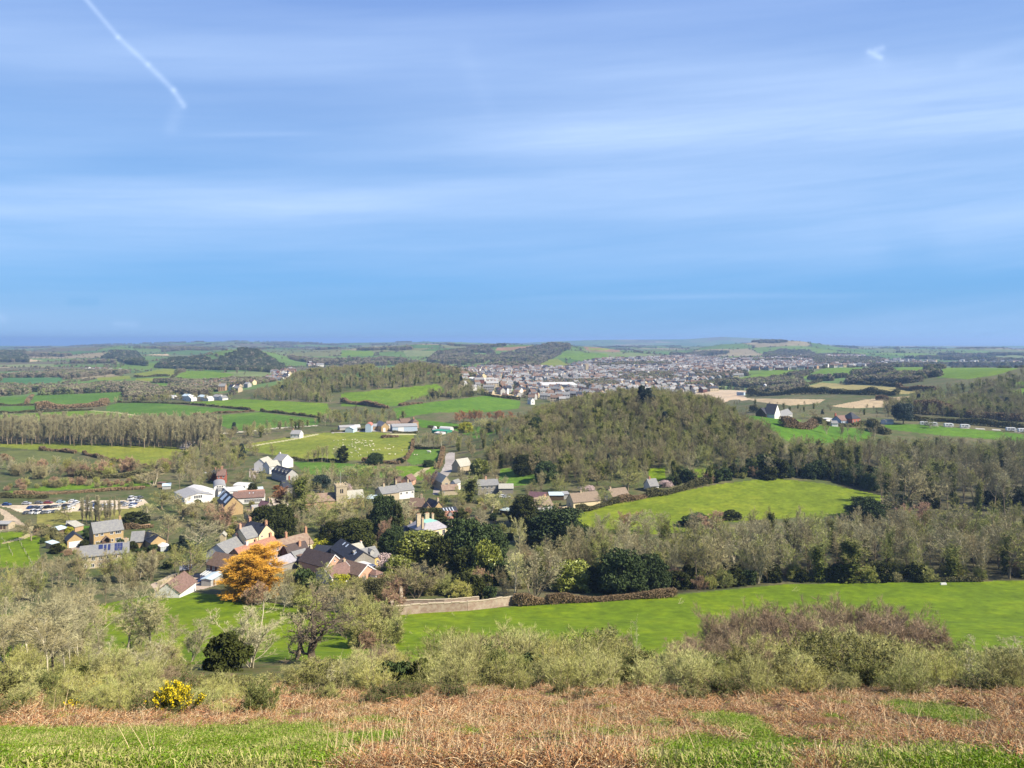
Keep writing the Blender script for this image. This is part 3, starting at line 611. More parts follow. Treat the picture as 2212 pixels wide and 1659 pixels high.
def scatter(poly, d0, d1, gap, hmin=0, seed=1, jit=.9, ground=True, maxn=100000):
    """places on the ground inside an outline of the photograph, about gap metres apart"""
    rng = np.random.default_rng(seed); us = [p[0] for p in poly]; vs = [p[1] for p in poly]
    sl = [(min(us)-CU)/F, (max(us)-CU)/F]; x0 = min(sl[0]*d0, sl[0]*d1); x1 = max(sl[1]*d0, sl[1]*d1)
    X, Y = np.meshgrid(np.arange(x0, x1, gap), np.arange(d0, d1, gap)); X = X.ravel()+rng.uniform(-.5, .5, X.size)*gap*jit; Y = Y.ravel()+rng.uniform(-.5, .5, Y.size)*gap*jit
    z = H(X, Y); u, v = proj(X, Y, z); ok = inside(u, v, poly)
    P = np.stack([X[ok], Y[ok], z[ok]], 1); rng.shuffle(P); return P[:maxn]

def instancer(name, label, P, protos, hs, rz, idx, wide=1.):
    """one mass nobody could count: copies of the plants at points"""
    me = bpy.data.meshes.new(name); me.vertices.add(len(P)); me.vertices.foreach_set('co', np.asarray(P, np.float32).ravel())
    for nm, ty, val in (('hh', 'FLOAT', hs), ('rr', 'FLOAT', rz), ('kk', 'INT', idx)):
        a = me.attributes.new(nm, ty, 'POINT'); a.data.foreach_set('value', np.asarray(val, np.float32 if ty == 'FLOAT' else np.int32))
    o = link(name, me); tag(o, label, None, None, 'stuff')
    g = bpy.data.node_groups.new('grow', 'GeometryNodeTree'); g.interface.new_socket('Geometry', in_out='INPUT', socket_type='NodeSocketGeometry'); g.interface.new_socket('Geometry', in_out='OUTPUT', socket_type='NodeSocketGeometry')
    N = g.nodes; L = g.links; gi = N.new('NodeGroupInput'); go = N.new('NodeGroupOutput'); jn = N.new('GeometryNodeGeometryToInstance')
    m2p = N.new('GeometryNodeMeshToPoints'); L.new(gi.outputs[0], m2p.inputs['Mesh'])
    for pr in protos[::-1]:
        oo = bpy.data.objects.new('source', pr); oi = N.new('GeometryNodeObjectInfo'); oi.inputs['Object'].default_value = oo; oi.inputs['As Instance'].default_value = False
        L.new(oi.outputs['Geometry'], jn.inputs[0])
    iop = N.new('GeometryNodeInstanceOnPoints'); L.new(m2p.outputs[0], iop.inputs['Points']); L.new(jn.outputs[0], iop.inputs['Instance']); iop.inputs['Pick Instance'].default_value = True
    def attr(nm, ty):
        a = N.new('GeometryNodeInputNamedAttribute'); a.data_type = ty; a.inputs['Name'].default_value = nm; return a.outputs['Attribute']
    L.new(attr('kk', 'INT'), iop.inputs['Instance Index'])
    cb = N.new('ShaderNodeCombineXYZ'); L.new(attr('rr', 'FLOAT'), cb.inputs[2]); L.new(cb.outputs[0], iop.inputs['Rotation'])
    cs = N.new('ShaderNodeCombineXYZ'); h = attr('hh', 'FLOAT')
    for i in range(3): L.new(h, cs.inputs[i])
    L.new(cs.outputs[0], iop.inputs['Scale']); L.new(iop.outputs[0], go.inputs[0])
    md = o.modifiers.new('grow', 'NODES'); md.node_group = g
    return o
def whole(pr, name='plant'):
    """trunk, crown and ivy of a plant joined in one mesh, for the masses"""
    parts = []; mats = []
    for me in (pr.trunk, pr.crown, pr.ivy):
        if me is None: continue
        V = np.zeros(len(me.vertices)*3, np.float32); me.vertices.foreach_get('co', V); Q = np.zeros(len(me.loops), np.int32); me.loops.foreach_get('vertex_index', Q); mi = np.zeros(len(me.polygons), np.int32); me.polygons.foreach_get('material_index', mi)
        parts.append((V.reshape(-1, 3)/pr.H, Q.reshape(-1, 4), mi+len(mats))); mats += list(me.materials)
    V = []; Q = []; M_ = []; o = 0
    for v, q, m in parts: V.append(v); Q.append(q+o); M_.append(m); o += len(v)
    return mesh_np(name, np.concatenate(V), np.concatenate(Q), mats, np.concatenate(M_))

def hedge(pts, h, w, mt='hedge', label='', group='hedges between the fields', name='hedge', size=None, dens=1., cat='hedge', gap=0.):
    """a hedge along ground points of the photograph: many leaf and twig sprays along the line"""
    P = np.array([G(*p) if len(p) == 2 else p for p in pts]); seg = np.linalg.norm(np.diff(P[:, :2], axis=0), axis=1); cum = np.concatenate([[0], np.cumsum(seg)]); Lt = cum[-1]
    D = P[:, 1].mean(); size = size or max(.12, D*.0007); n = int(min(26000, dens*2.4*Lt*(h+w)/(size*size)))
    rng = np.random.default_rng(int(abs(P[0, 0])*10+P[0, 1])); t = rng.uniform(0, Lt, n); x = np.interp(t, cum, P[:, 0]); y = np.interp(t, cum, P[:, 1])
    dx = np.interp(t+.5, cum, P[:, 0])-np.interp(t-.5, cum, P[:, 0]); dy = np.interp(t+.5, cum, P[:, 1])-np.interp(t-.5, cum, P[:, 1]); nl = np.hypot(dx, dy)+1e-6
    tall = h*(1+.8*vnoise(t/(w*1.3), t*0+3, 3)+.7*vnoise(t/(w*5), t*0+5, 4)); a = rng.uniform(0, 1, n)**.6; s = rng.uniform(-1, 1, n)*w*.5*np.sqrt(1-.75*a*a)
    x = x-dy/nl*s; y = y+dx/nl*s; z = H(x, y)+a*tall
    ok = vnoise(t/(w*2.5), t*0, 8) > -.5+gap
    x0, y0, z0 = P[0]; V, Q = leaves(rng, np.stack([x-x0, y-y0, z-z0], 1)[ok], size, .6, .2)
    o = link(name, mesh_np(name, V, Q, [MT[mt]]), loc=(x0, y0, z0)); tag(o, label, cat, group); return o
# ------------------------------------------------------------------ buildings
BM = {}
def build_mats():
    def w(k, c, v=.15, s=1.2, **kw): BM[k] = mat(k, c, rough=.9, spec=.12, var=v, scale=s, bump=.03, **kw)
    w('honey_stone', (.47, .34, .17), .25, 2.5); w('pale_stone', (.50, .42, .29), .25, 2.5); w('cream_render', (.74, .62, .38), .07); w('yellow_render', (.66, .47, .17), .1)
    w('white_render', (.80, .79, .75), .06); w('orange_brick', (.48, .27, .17), .2, 3); w('pink_brick', (.60, .36, .25), .15, 3); w('red_brick', (.40, .13, .085), .2, 3); w('dark_brick', (.16, .07, .055), .25, 3)
    w('grey_stone', (.30, .28, .24), .3, 2.5); w('timber', (.12, .085, .055), .3, 3); w('blue_cladding', (.42, .52, .62), .1); w('grey_render', (.42, .42, .40), .1); w('tan_wall', (.46, .31, .19), .2, 2)
    def r(k, c, v=.3, s=1.6, c2=None, rough=.75): BM[k] = mat(k, c, rough=rough, spec=.25, var=v, scale=s, bump=.05, col2=c2)
    r('slate', (.20, .205, .215)); BM['slate'] = mat('slate', (.17, .175, .19), rough=.7, spec=.3, var=.5, scale=1.1, col2=(.27, .27, .25), bump=.05)
    r('black_slate', (.035, .04, .055), .35); r('brown_tile', (.17, .115, .085), .3); r('dark_tile', (.075, .055, .05), .35); BM['lichen_tile'] = mat('lichen_tile', (.22, .14, .11), rough=.85, spec=.1, var=.5, scale=.9, col2=(.34, .27, .20), bump=.05)
    r('red_tile', (.34, .175, .12), .3); r('rust_tile', (.20, .125, .10), .35); r('pale_tile', (.40, .39, .33), .2); r('thatch', (.23, .175, .125), .35, 2.5); r('purple_tile', (.13, .07, .08), .25)
    r('sheet_white', (.62, .62, .60), .12); r('sheet_grey', (.33, .33, .33), .18); r('sheet_blue', (.50, .62, .68), .08); r('sheet_red', (.50, .19, .13), .15); r('copper', (.30, .62, .50), .15); r('lead', (.34, .33, .36), .2)
    BM['frame'] = mat('white_paint', (.78, .78, .76), rough=.5); BM['glass'] = mat('window_glass', (.03, .035, .045), rough=.12, spec=.6); BM['door'] = mat('door_paint', (.14, .09, .07), rough=.5)
    BM['rooflight'] = mat('rooflight', (.55, .62, .68), rough=.2, spec=.6); BM['solar'] = mat('solar_glass', (.03, .04, .12), rough=.15, spec=.7); BM['conserv'] = mat('conservatory_glass', (.45, .50, .52), rough=.2, spec=.6)
    BM['net'] = mat('green_net', (.04, .28, .17), rough=.8); BM['pot'] = mat('clay_pot', (.55, .33, .2), rough=.8); BM['metal'] = mat('grey_metal', (.35, .36, .37), rough=.4, metal=.6)

def frame_of(A, B, hh, abs_pts=False):
    if abs_pts: a, b = A, B
    else: a = G(A[0], A[1], hh, 200); b = G(B[0], B[1], hh, 200)
    dx, dy = b[0]-a[0], b[1]-a[1]; L = math.hypot(dx, dy); return (a[0], a[1], (a[2]+b[2])/2), math.atan2(dy, dx), L
def pane_set(root, W_, face, L, Wd, parent=None):
    """windows as parts: a frame with its pane inside"""
    for (x, z, w, h) in W_:
        fr = MB(); gl = MB(); t = .09; d = .07
        def put(m, x0, x1, z0, z1, y0, y1):
            if face == 'f': m.box(x0, x1, -y1, -y0, z0, z1)
            elif face == 'l': m.box(-y1, -y0, x0, x1, z0, z1)
            elif face == 'r': m.box(L+y0, L+y1, x0, x1, z0, z1)
        x0, x1, z0, z1 = x-w/2, x+w/2, z-h/2, z+h/2
        put(fr, x0, x1, z1-t, z1, .003, d); put(fr, x0-.06, x1+.06, z0-.06, z0+t, .003, d+.04); put(fr, x0, x0+t, z0+t, z1-t, .003, d); put(fr, x1-t, x1, z0+t, z1-t, .003, d)
        n = max(1, int(round(w/.65)))
        for i in range(1, n): xc = x0+w*i/n; put(fr, xc-.04, xc+.04, z0+t, z1-t, .003, d-.01)
        put(gl, x0+t, x1-t, z0+t, z1-t, .002, .03)
        o = fr.obj('window', BM['frame'], root); gl.obj('glass', BM['glass'], o)
def block(root, L, Wd, hh, roof='x', pitch=40, wall='cream_render', rf='slate', ov=.35, chim=(), front=(), left=(), right=(), doors=(), lights=(), solar=(), dorm=(), ox=0, oy=0, oz=0, barge=None, hipl=True, hipr=True, parent_kind=None, th=.16):
    """one body of a house in its own frame: x along the front, y away from it"""
    sub = root
    if ox or oy or oz:
        pass
    tp = math.tan(R(pitch)); wb = MB(); rb = MB(); base = -2.0
    def O(m):
        m.v = [(x+ox, y+oy, z+oz) for x, y, z in m.v]; return m
    if roof == 'x':
        rise = Wd/2*tp; wb.prism([(0, base), (Wd, base), (Wd, hh), (Wd/2, hh+rise-.02), (0, hh)], 0, L, axis='x')
        nx, nz = math.sin(R(pitch)), math.cos(R(pitch))
        rb.prism([(-ov, hh-ov*tp+.02), (Wd/2, hh+rise+.02), (Wd+ov, hh-ov*tp+.02), (Wd+ov, hh-ov*tp+th+.05), (Wd/2, hh+rise+th+.08), (-ov, hh-ov*tp+th+.05)], -ov*.6, L+ov*.6, axis='x')
    elif roof == 'y':
        rise = L/2*tp; wb.prism([(0, base), (L, base), (L, hh), (L/2, hh+rise-.02), (0, hh)], 0, Wd, axis='y')
        rb.prism([(-ov, hh-ov*tp+.02), (L/2, hh+rise+.02), (L+ov, hh-ov*tp+.02), (L+ov, hh-ov*tp+th+.05), (L/2, hh+rise+th+.08), (-ov, hh-ov*tp+th+.05)], -ov*.6, Wd+ov*.6, axis='y')
    elif roof == 'hip':
        wb.box(0, L, 0, Wd, base, hh); r = min(L, Wd)/2; rise = r*tp
        a = (-ov, -ov); z0 = hh-.02
        if L >= Wd: p, q = (Wd/2 if hipl else -ov, Wd/2), (L-Wd/2 if hipr else L+ov, Wd/2)
        else: p, q = (L/2, L/2), (L/2, Wd-L/2)
        vs = [(-ov, -ov, z0), (L+ov, -ov, z0), (L+ov, Wd+ov, z0), (-ov, Wd+ov, z0), (p[0], p[1], hh+rise), (q[0], q[1], hh+rise)]
        fs = [(0, 1, 5, 4), (2, 3, 4, 5), (3, 0, 4), (1, 2, 5), (3, 2, 1, 0)] if L >= Wd else [(0, 1, 4), (1, 2, 5, 4), (2, 3, 5), (3, 0, 4, 5), (3, 2, 1, 0)]
        rb.add(vs, fs)
    elif roof == 'mansard':
        wb.box(0, L, 0, Wd, base, hh); rise = 2.6; ins = 2.8; z0 = hh
        o_ = [(-ov, -ov), (L+ov, -ov), (L+ov, Wd+ov), (-ov, Wd+ov)]; i_ = [(ins, ins), (L-ins, ins), (L-ins, Wd-ins), (ins, Wd-ins)]
        rb.add([(*p, z0) for p in o_]+[(*p, z0+rise) for p in i_], [(0, 1, 5, 4), (1, 2, 6, 5), (2, 3, 7, 6), (3, 0, 4, 7), (3, 2, 1, 0), (4, 5, 6, 7)])
    elif roof == 'mono':
        rise = Wd*tp; wb.prism([(0, base), (Wd, base), (Wd, hh+rise), (0, hh)], 0, L, axis='x')
        rb.prism([(-ov, hh-ov*tp+.02), (Wd+ov, hh+rise+ov*tp+.02), (Wd+ov, hh+rise+ov*tp+.14), (-ov, hh-ov*tp+.14)], -ov*.5, L+ov*.5, axis='x')
    elif roof == 'flat':
        rise = 0; wb.box(0, L, 0, Wd, base, hh); rb.box(-ov, L+ov, -ov, Wd+ov, hh+.003, hh+.2)
    elif roof in ('archy', 'archx'):
        S_ = L if roof == 'archy' else Wd; n = 12; k = pitch/45.
        pf = [(S_/2-S_/2*math.cos(math.pi*i/n), hh+S_/2*k*math.sin(math.pi*i/n)) for i in range(n+1)]; rise = S_/2*k
        ax = 'y' if roof == 'archy' else 'x'; Wx = Wd if roof == 'archy' else L
        wb.prism([(0, base)]+[(S_, base)]+pf[::-1][0:], 0, Wx, axis=ax)
        po = [(S_/2-(S_/2+.12)*math.cos(math.pi*i/n), hh+(S_/2*k+.12)*math.sin(math.pi*i/n)) for i in range(n+1)]; pi_ = [(S_/2-(S_/2+.01)*math.cos(math.pi*i/n), hh+(S_/2*k+.01)*math.sin(math.pi*i/n)) for i in range(n+1)]
        rb.prism(po+pi_[::-1], -.15, Wx+.15, axis=ax)
    W_o = O(wb).obj('wall', BM[wall], root); mats = [BM[rf]]
    if roof == 'mansard': rb.m = [0, 0, 0, 0, 0, 1]; mats = [BM['lead'], BM['copper']]
    R_o = O(rb).obj('roof', mats, root)
    for c in chim:
        xf, yf, h, cm = c[:4]; cw = c[4] if len(c) > 4 else .9; m = MB(); X_ = xf*L; Y_ = yf*Wd
        if roof == 'x': zr = hh+rise-abs(Y_-Wd/2)*tp
        elif roof == 'y': zr = hh+rise-abs(X_-L/2)*tp
        else: zr = hh+(rise*.6 if roof != 'flat' else 0)
        m.box(X_-cw/2, X_+cw/2, Y_-.4, Y_+.4, zr-.5, zr+h, 0); m.box(X_-cw/2-.08, X_+cw/2+.08, Y_-.48, Y_+.48, zr+h+.002, zr+h+.16, 0)
        for q in ((-.22, .22) if cw < 1.2 else (-.45, 0, .45)): m.cyl(X_+q, Y_, zr+h+.162, zr+h+.62, .15, .12, 7, 1)
        O(m).obj('chimney', [BM[cm], BM['pot']], R_o)
    for (xf, wf, s0, s1, k) in lights:     # panes on a slope: along 0..1, width, height on slope 0..1
        m = MB(); kk = BM[k]
        if roof == 'x': P = lambda x, s, o: (x, s*Wd/2*1.0, hh+s*Wd/2*tp+th+.04+o)
        else: P = lambda x, s, o: (s*L/2, x*Wd/L, hh+s*L/2*tp+th+.04+o)
        x0, x1 = xf*L, xf*L+wf*L
        vs = [P(x0, s0, .06), P(x1, s0, .06), P(x1, s1, .06), P(x0, s1, .06), P(x0, s0, -.1), P(x1, s0, -.1), P(x1, s1, -.1), P(x0, s1, -.1)]
        m.add(vs, [(0, 1, 2, 3), (7, 6, 5, 4), (4, 5, 1, 0), (5, 6, 2, 1), (6, 7, 3, 2), (7, 4, 0, 3)]); O(m).obj('rooflight' if k == 'rooflight' else 'solar_panel', kk, R_o)
    for (xf, w) in dorm:
        m = MB(); x = xf*L; y0 = Wd*.10; z0 = hh+y0*tp; h = 1.25
        m.prism([(x-w/2, z0-.2), (x+w/2, z0-.2), (x+w/2, z0+h), (x, z0+h+w*.45), (x-w/2, z0+h)], y0, Wd*.5, 0)
        q = O(m).obj('dormer', BM['grey_render'], R_o); m = MB()
        m.prism([(x-w/2-.15, z0+h-.1), (x, z0+h+w*.45+.08), (x+w/2+.15, z0+h-.1), (x+w/2+.15, z0+h+.06), (x, z0+h+w*.45+.26), (x-w/2-.15, z0+h+.06)], y0-.1, Wd*.5, 0)
        O(m).obj('dormer_roof', BM[rf], R_o)
    if barge:
        m = MB()
        if roof == 'y':
            for y in (-ov*.6-.08,): m.prism([(-ov-.05, hh-ov*tp-.15), (L/2, hh+rise-.12), (L+ov+.05, hh-ov*tp-.15), (L+ov+.05, hh-ov*tp+th+.12), (L/2, hh+rise+th+.15), (-ov-.05, hh-ov*tp+th+.12)], y, y+.07)
        else:
            for x in (-ov*.6-.12, L+ov*.6+.01): m.prism([(-ov-.05, hh-ov*tp-.15), (Wd/2, hh+rise-.12), (Wd+ov+.05, hh-ov*tp-.15), (Wd+ov+.05, hh-ov*tp+th+.12), (Wd/2, hh+rise+th+.15), (-ov-.05, hh-ov*tp+th+.12)], x, x+.11, axis='x')
        O(m).obj('gable_board', BM[barge], R_o)
    def sh(lst): return [(x+ox, z+oz, w, h) for x, z, w, h in lst]
    if oy == 0: pane_set(root, sh([(f[0]*L, f[1], f[2], f[3]) for f in front]), 'f', L, Wd)
    pane_set(root, [(f[0]*Wd, f[1], f[2], f[3]) for f in right], 'r', L+ox, Wd); pane_set(root, [(f[0]*Wd, f[1], f[2], f[3]) for f in left], 'l', L, Wd)
    for (x, w, h, k) in doors:
        m = MB(); m.box(x*L-w/2, x*L+w/2, -.06, -.003, .0, h); O(m).obj('door', BM[k], root)
    return R_o
USED = []
def house(name, label, cat, A, B, hh, Wd, group=None, abs_pts=False, off=0, **kw):
    p, a, L = frame_of(A, B, hh, abs_pts)
    q = H(p[0]+L/2*math.cos(a), p[1]+L/2*math.sin(a)); z = min(p[2], float(q)) if abs_pts else p[2]
    r = empty(name, (p[0], p[1], z+off), a, label, cat, group); r['L'] = L; block(r, L, Wd, hh, **kw)
    USED.append((p[0]+L/2*math.cos(a)-Wd/2*math.sin(a), p[1]+L/2*math.sin(a)+Wd/2*math.cos(a), max(L, Wd)/2+1.5)); del r['L']
    return r, L
def wins(n, z=1.5, w=1.1, h=1.1, m=.12): return [(m+(1-2*m)*i/max(1, n-1) if n > 1 else .5, z, w, h) for i in range(n)]

def village():
    z13 = lambda x, y: Z(13, x, y)
    z14 = lambda x, y: Z(14, x, y)
    z15 = lambda x, y: Z(15, x, y)
    z17 = lambda x, y: Z(17, x, y)
    z18 = lambda x, y: Z(18, x, y)
    z16 = lambda x, y: Z(16, x, y)
    z4 = lambda x, y: Z(4, x, y); z5 = lambda x, y: Z(5, x, y); z6 = lambda x, y: Z(6, x, y); z7 = lambda x, y: Z(7, x, y); z3 = lambda x, y: Z(3, x, y); z1 = lambda x, y: Z(1, x, y)
    h = 'house'
    r, L = house('brick_house', 'dark brick house with brown tiled roof left of the golden willow', h, z13(130, 925), z13(640, 1003), 4.8, 8, roof='x', pitch=38, wall='dark_brick', rf='brown_tile', front=[(.09, 3.9, 1.5, 1.3), (.3, 3.9, 1.0, 1.2), (.52, 3.9, 1.4, 1.3), (.75, 3.9, 1.6, 1.2)])
    m = MB(); m.prism([(-3, 0), (-.01, 0), (-.01, 2.9), (-3, 2.0)], L*.05, L*.45, axis='x'); c = m.obj('conservatory', BM['conserv'], r)
    m = MB(); [m.box(L*(.05+.1*i)-.05, L*(.05+.1*i)+.05, -3.05, -3.001, 0, 2.05) for i in range(5)]; [m.prism([(-3.1, 2.0), (0-.02, 2.93), (-.02, 3.02), (-3.1, 2.1)], L*(.05+.1*i)-.06, L*(.05+.1*i)+.06, axis='x') for i in range(5)]; m.obj('frame', BM['frame'], c)
    house('cabin', 'pale cabin with light blue sheet roof in front of the dark brick house', 'cabin', z13(225, 1218), z13(480, 1128), 2.5, 3.4, roof='x', pitch=10, wall='grey_render', rf='sheet_blue', doors=[(.25, 1, 2, 'door')])
    house('slate_house', 'white house with broad grey slate roof left of the tall cream house', h, z13(560, 690), z13(990, 548), 4.4, 9, roof='x', pitch=36, wall='white_render', rf='slate', front=wins(3, 3.0), chim=[(.97, .5, .9, 'pink_brick')])
    r, L = house('cream_house', 'tall cream rendered house with steep gable and black slate roof', h, z13(1220, 318), z13(1535, 248), 8.2, 11, roof='y', pitch=44, wall='cream_render', rf='black_slate', front=[(.2, 7.6, .8, .8), (.18, 4.6, 1.6, 1.8)], chim=[(.5, .03, 1.3, 'orange_brick', 1.0), (.5, .95, 1.3, 'orange_brick', 1.0)])
    block(r, 5.4, 8.5, 8.0, roof='x', pitch=38, wall='cream_render', rf='slate', ox=-5.45, oy=.35, chim=[(.04, .5, 1.6, 'pink_brick')])
    pane_set(r, [(-2.4, 4.6, 1.9, 1.9)], 'f', 5, 8)
    for c in r.children:
        if c.name.startswith('window') and c.data and min(v.co.x for v in c.data.vertices) < -1: c.location.y = .35
    house('brick_terrace', 'long terrace of orange brick cottages with red tiled roof', 'terrace', z13(880, 765), z13(1668, 550), 4.9, 7.5, roof='x', pitch=38, wall='orange_brick', rf='red_tile', chim=[(.3, .5, 1.1, 'white_render'), (.55, .55, 1.0, 'orange_brick'), (.93, .5, 1.5, 'orange_brick', 1.0)],
          front=[(.05, 3.9, 1.1, 1.2), (.2, 3.9, 1.1, 1.2), (.46, 3.9, 1.3, 1.4), (.6, 3.9, 1.2, 1.2), (.71, 3.9, 1.3, 1.3), (.81, 3.9, .9, 1), (.92, 3.9, 1.3, 1.3), (.62, 1.3, 1.1, 1.2), (.74, 1.3, 1.1, 1.2), (.85, 1.3, .9, 1.0), (.94, 1.3, 1.3, 1.2)], doors=[(.68, 1, 2.1, 'door'), (.8, 1, 2.1, 'door')])
    house('long_cottage', 'long cream cottage with mottled brown tiled roof and brick end chimney', 'cottage', z13(1690, 635), z13(2345, 482), 3.3, 8, roof='x', pitch=40, wall='cream_render', rf='lichen_tile', chim=[(.34, .5, 2.0, 'orange_brick'), (.97, .5, 2.2, 'orange_brick')], front=wins(6, 1.9, 1.1, 1.2))
    house('tiled_cottage', 'small cottage with dark brown roof and one brick chimney behind grey outbuildings', 'cottage', z13(1835, 700), z13(2260, 622), 3.0, 6, roof='x', pitch=42, wall='dark_brick', rf='dark_tile', chim=[(.66, .3, 1.8, 'orange_brick', 1.0)])
    house('grey_outbuilding', 'outbuilding with grey slate roof below the small dark cottage', 'outbuilding', z14(70, 812), z14(345, 752), 2.9, 6, roof='x', pitch=36, wall='grey_stone', rf='slate')
    house('low_outbuilding', 'low outbuilding with long purple grey roof right of the golden willow', 'outbuilding', z13(1500, 990), z13(1995, 852), 2.5, 6, roof='x', pitch=33, wall='grey_stone', rf='lead')
    house('ribbed_roof_house', 'orange brick house with black ribbed roof and white gable boards', h, z14(680, 975), z14(1032, 890), 3.0, 15, roof='y', pitch=42, wall='pink_brick', rf='dark_tile', barge='frame', front=[(.62, 2.2, 1.1, 1.1), (.5, 4.6, .7, .9)])
    house('slate_barn', 'long barn with black slate roof and three skylights', 'barn', z14(775, 612), z14(1232, 842), 3.8, 8.5, roof='x', pitch=34, wall='grey_stone', rf='black_slate', lights=[(.22, .045, .62, .9, 'rooflight'), (.36, .045, .62, .9, 'rooflight'), (.80, .045, .45, .72, 'rooflight')])
    house('pale_wing_house', 'cream cottage with pale stone tiled roof behind the black slate barn', 'cottage', z14(1130, 702), z14(1497, 641), 3.4, 6.5, roof='x', pitch=36, wall='yellow_render', rf='pale_tile', chim=[(.99, .5, .3, 'white_render', .5)])
    house('yellow_cottage', 'yellow rendered cottage with two dormers in its grey roof', 'cottage', z14(1355, 832), z14(1800, 750), 3.3, 7.5, roof='x', pitch=36, wall='yellow_render', rf='slate', dorm=[(.3, 1.7), (.68, 1.7)], front=wins(3, 1.4))
    r, L = house('bungalow', 'white trimmed bungalow with reddish brown tiled roof and front gable', 'bungalow', z14(800, 1177), z14(1240, 1080), 2.7, 8, roof='x', pitch=30, wall='white_render', rf='rust_tile', barge='frame', front=[(.55, 1.4, 1.6, 1.5), (.72, 1.4, 1.6, 1.5), (.88, 1.4, 1.4, 1.5)], chim=[(.98, .55, 1.1, 'pale_stone')])
    r2, L2 = house('gabled_bungalow', 'brown roofed bungalow wing with white boards and glazed garden room', 'bungalow', z14(1360, 1137), z14(1702, 1052), 2.7, 13, roof='y', pitch=34, wall='pink_brick', rf='brown_tile', barge='frame', front=[(.3, 1.3, 1.6, 1.3)])
    m = MB(); m.box(L2*.62, L2*1.05, -3.2, -.02, -1, 2.2); c = m.obj('garden_room', BM['frame'], r2); m = MB(); [m.box(L2*.62+.3+i*.95, L2*.62+1.1+i*.95, -3.25, -3.203, .6, 2) for i in range(3)]; m.obj('glass', BM['glass'], c)
    m = MB(); m.add([(L2*.58, -3.5, 2.21), (L2*1.1, -3.5, 2.21), (L2*1.1, -.02, 2.21), (L2*.58, -.02, 2.21), (L2*.84, -1.6, 3.4), (L2*.84, -.02, 3.4)], [(0, 1, 4), (1, 2, 5, 4), (3, 0, 4, 5), (3, 2, 1, 0)]); m.obj('garden_room_roof', BM['rust_tile'], r2)
    house('white_annexe', 'flat roofed white annexe between the yellow cottage and the bungalow', 'annexe', z14(1560, 985), z14(1705, 955), 2.6, 9, roof='flat', wall='white_render', rf='sheet_white')
    house('tall_shed', 'narrow shed with steep dark slate roof beside the big dark yew', 'shed', z14(640, 228), z14(755, 205), 3.0, 3.5, roof='x', pitch=48, wall='timber', rf='black_slate')
    house('dark_outbuilding', 'dark outbuilding with low black roof behind the ribbed roof house', 'outbuilding', z14(420, 640), z14(720, 660), 2.5, 5.5, roof='x', pitch=28, wall='timber', rf='black_slate')
    house('corner_outbuilding', 'short brown roofed outbuilding against the ribbed roof house', 'outbuilding', z14(250, 850), z14(460, 790), 2.4, 4, roof='mono', pitch=20, wall='grey_stone', rf='brown_tile')
    house('field_barn', 'white walled barn with reddish brown roof at the edge of the meadow', 'barn', z4(1862, 1558), z4(2032, 1490), 2.3, 7.5, roof='x', pitch=38, wall='white_render', rf='rust_tile')
    house('yard_shed', 'open shed with pale roof beside a heap of white rubble', 'shed', z4(1865, 1350), z4(1985, 1340), 2.2, 3.4, roof='mono', pitch=8, wall='timber', rf='sheet_grey')
    # the stone house by the car park and its neighbours
    r, L = house('stone_house', 'honey stone house with lichened slate roof and little porch', h, z15(1178, 502), z15(1552, 452), 5.3, 8.5, roof='x', pitch=39, wall='honey_stone', rf='slate', chim=[(.96, .5, 1.0, 'honey_stone')],
          front=[(.10, 4.4, 1.2, 1.0), (.27, 4.4, 1.2, 1.0), (.60, 4.4, 1.3, 1.1), (.82, 4.4, 2.2, 1.2), (.12, 1.3, 1.3, 1.1), (.24, 1.3, .9, 1.0), (.62, 1.4, .8, 1.1), (.82, 1.4, 2.3, 1.4)])
    m = MB(); x = L*.40; m.prism([(x-1.6, 1.9), (x, 3.5), (x+1.6, 1.9), (x+1.8, 2.0), (x, 3.8), (x-1.8, 2.0)], -1.9, -.02); p = m.obj('porch', BM['lichen_tile'], r); m = MB(); [m.box(q-.1, q+.1, -1.8, -1.6, 0, 2.0) for q in (x-1.4, x+1.4)]; m.box(x-1.5, x+1.5, -.3, -.02, 0, 2.3); m.obj('post', BM['door'], p)
    r, L = house('stone_garage', 'honey stone garage with white double door and dark roof', 'garage', z15(845, 600), z15(1042, 575), 2.9, 6.5, roof='y', pitch=41, wall='honey_stone', rf='black_slate')
    m = MB(); m.box(L*.1, L*.92, -.08, -.003, -.2, 2.4); m.obj('door', BM['frame'], r)
    r, L = house('solar_house', 'grey roofed stone house with blue solar panels behind bare trees', h, z15(1000, 800), z15(1620, 748), 4.6, 9, roof='x', pitch=32, wall='pale_stone', rf='slate', front=wins(6, 3.6, 1.2, 1.2)+wins(6, 1.2, 1.2, 1.2, .1), chim=[(.93, .5, 1.1, 'pale_stone')],
          lights=[(.37+.0*i, .09, .52, .93, 'solar') for i in range(1)]+[(.48, .055, .35, .9, 'solar'), (.56, .055, .35, .9, 'solar')]+[(.70+.058*i, .052, s0, s0+.34, 'solar') for i in range(3) for s0 in (.22, .58)])
    house('slate_garage', 'stone outhouse with grey slate roof left of the black roofed barn', 'outhouse', z15(1640, 612), z15(1800, 602), 2.8, 8, roof='x', pitch=38, wall='honey_stone', rf='slate', doors=[(.3, 2.2, 2.1, 'timber')])
    r, L = house('barn_conversion', 'honey stone barn with black roof and white conservatory', 'barn', z15(1895, 622), z15(2090, 592), 3.4, 12, roof='y', pitch=38, wall='honey_stone', rf='black_slate')
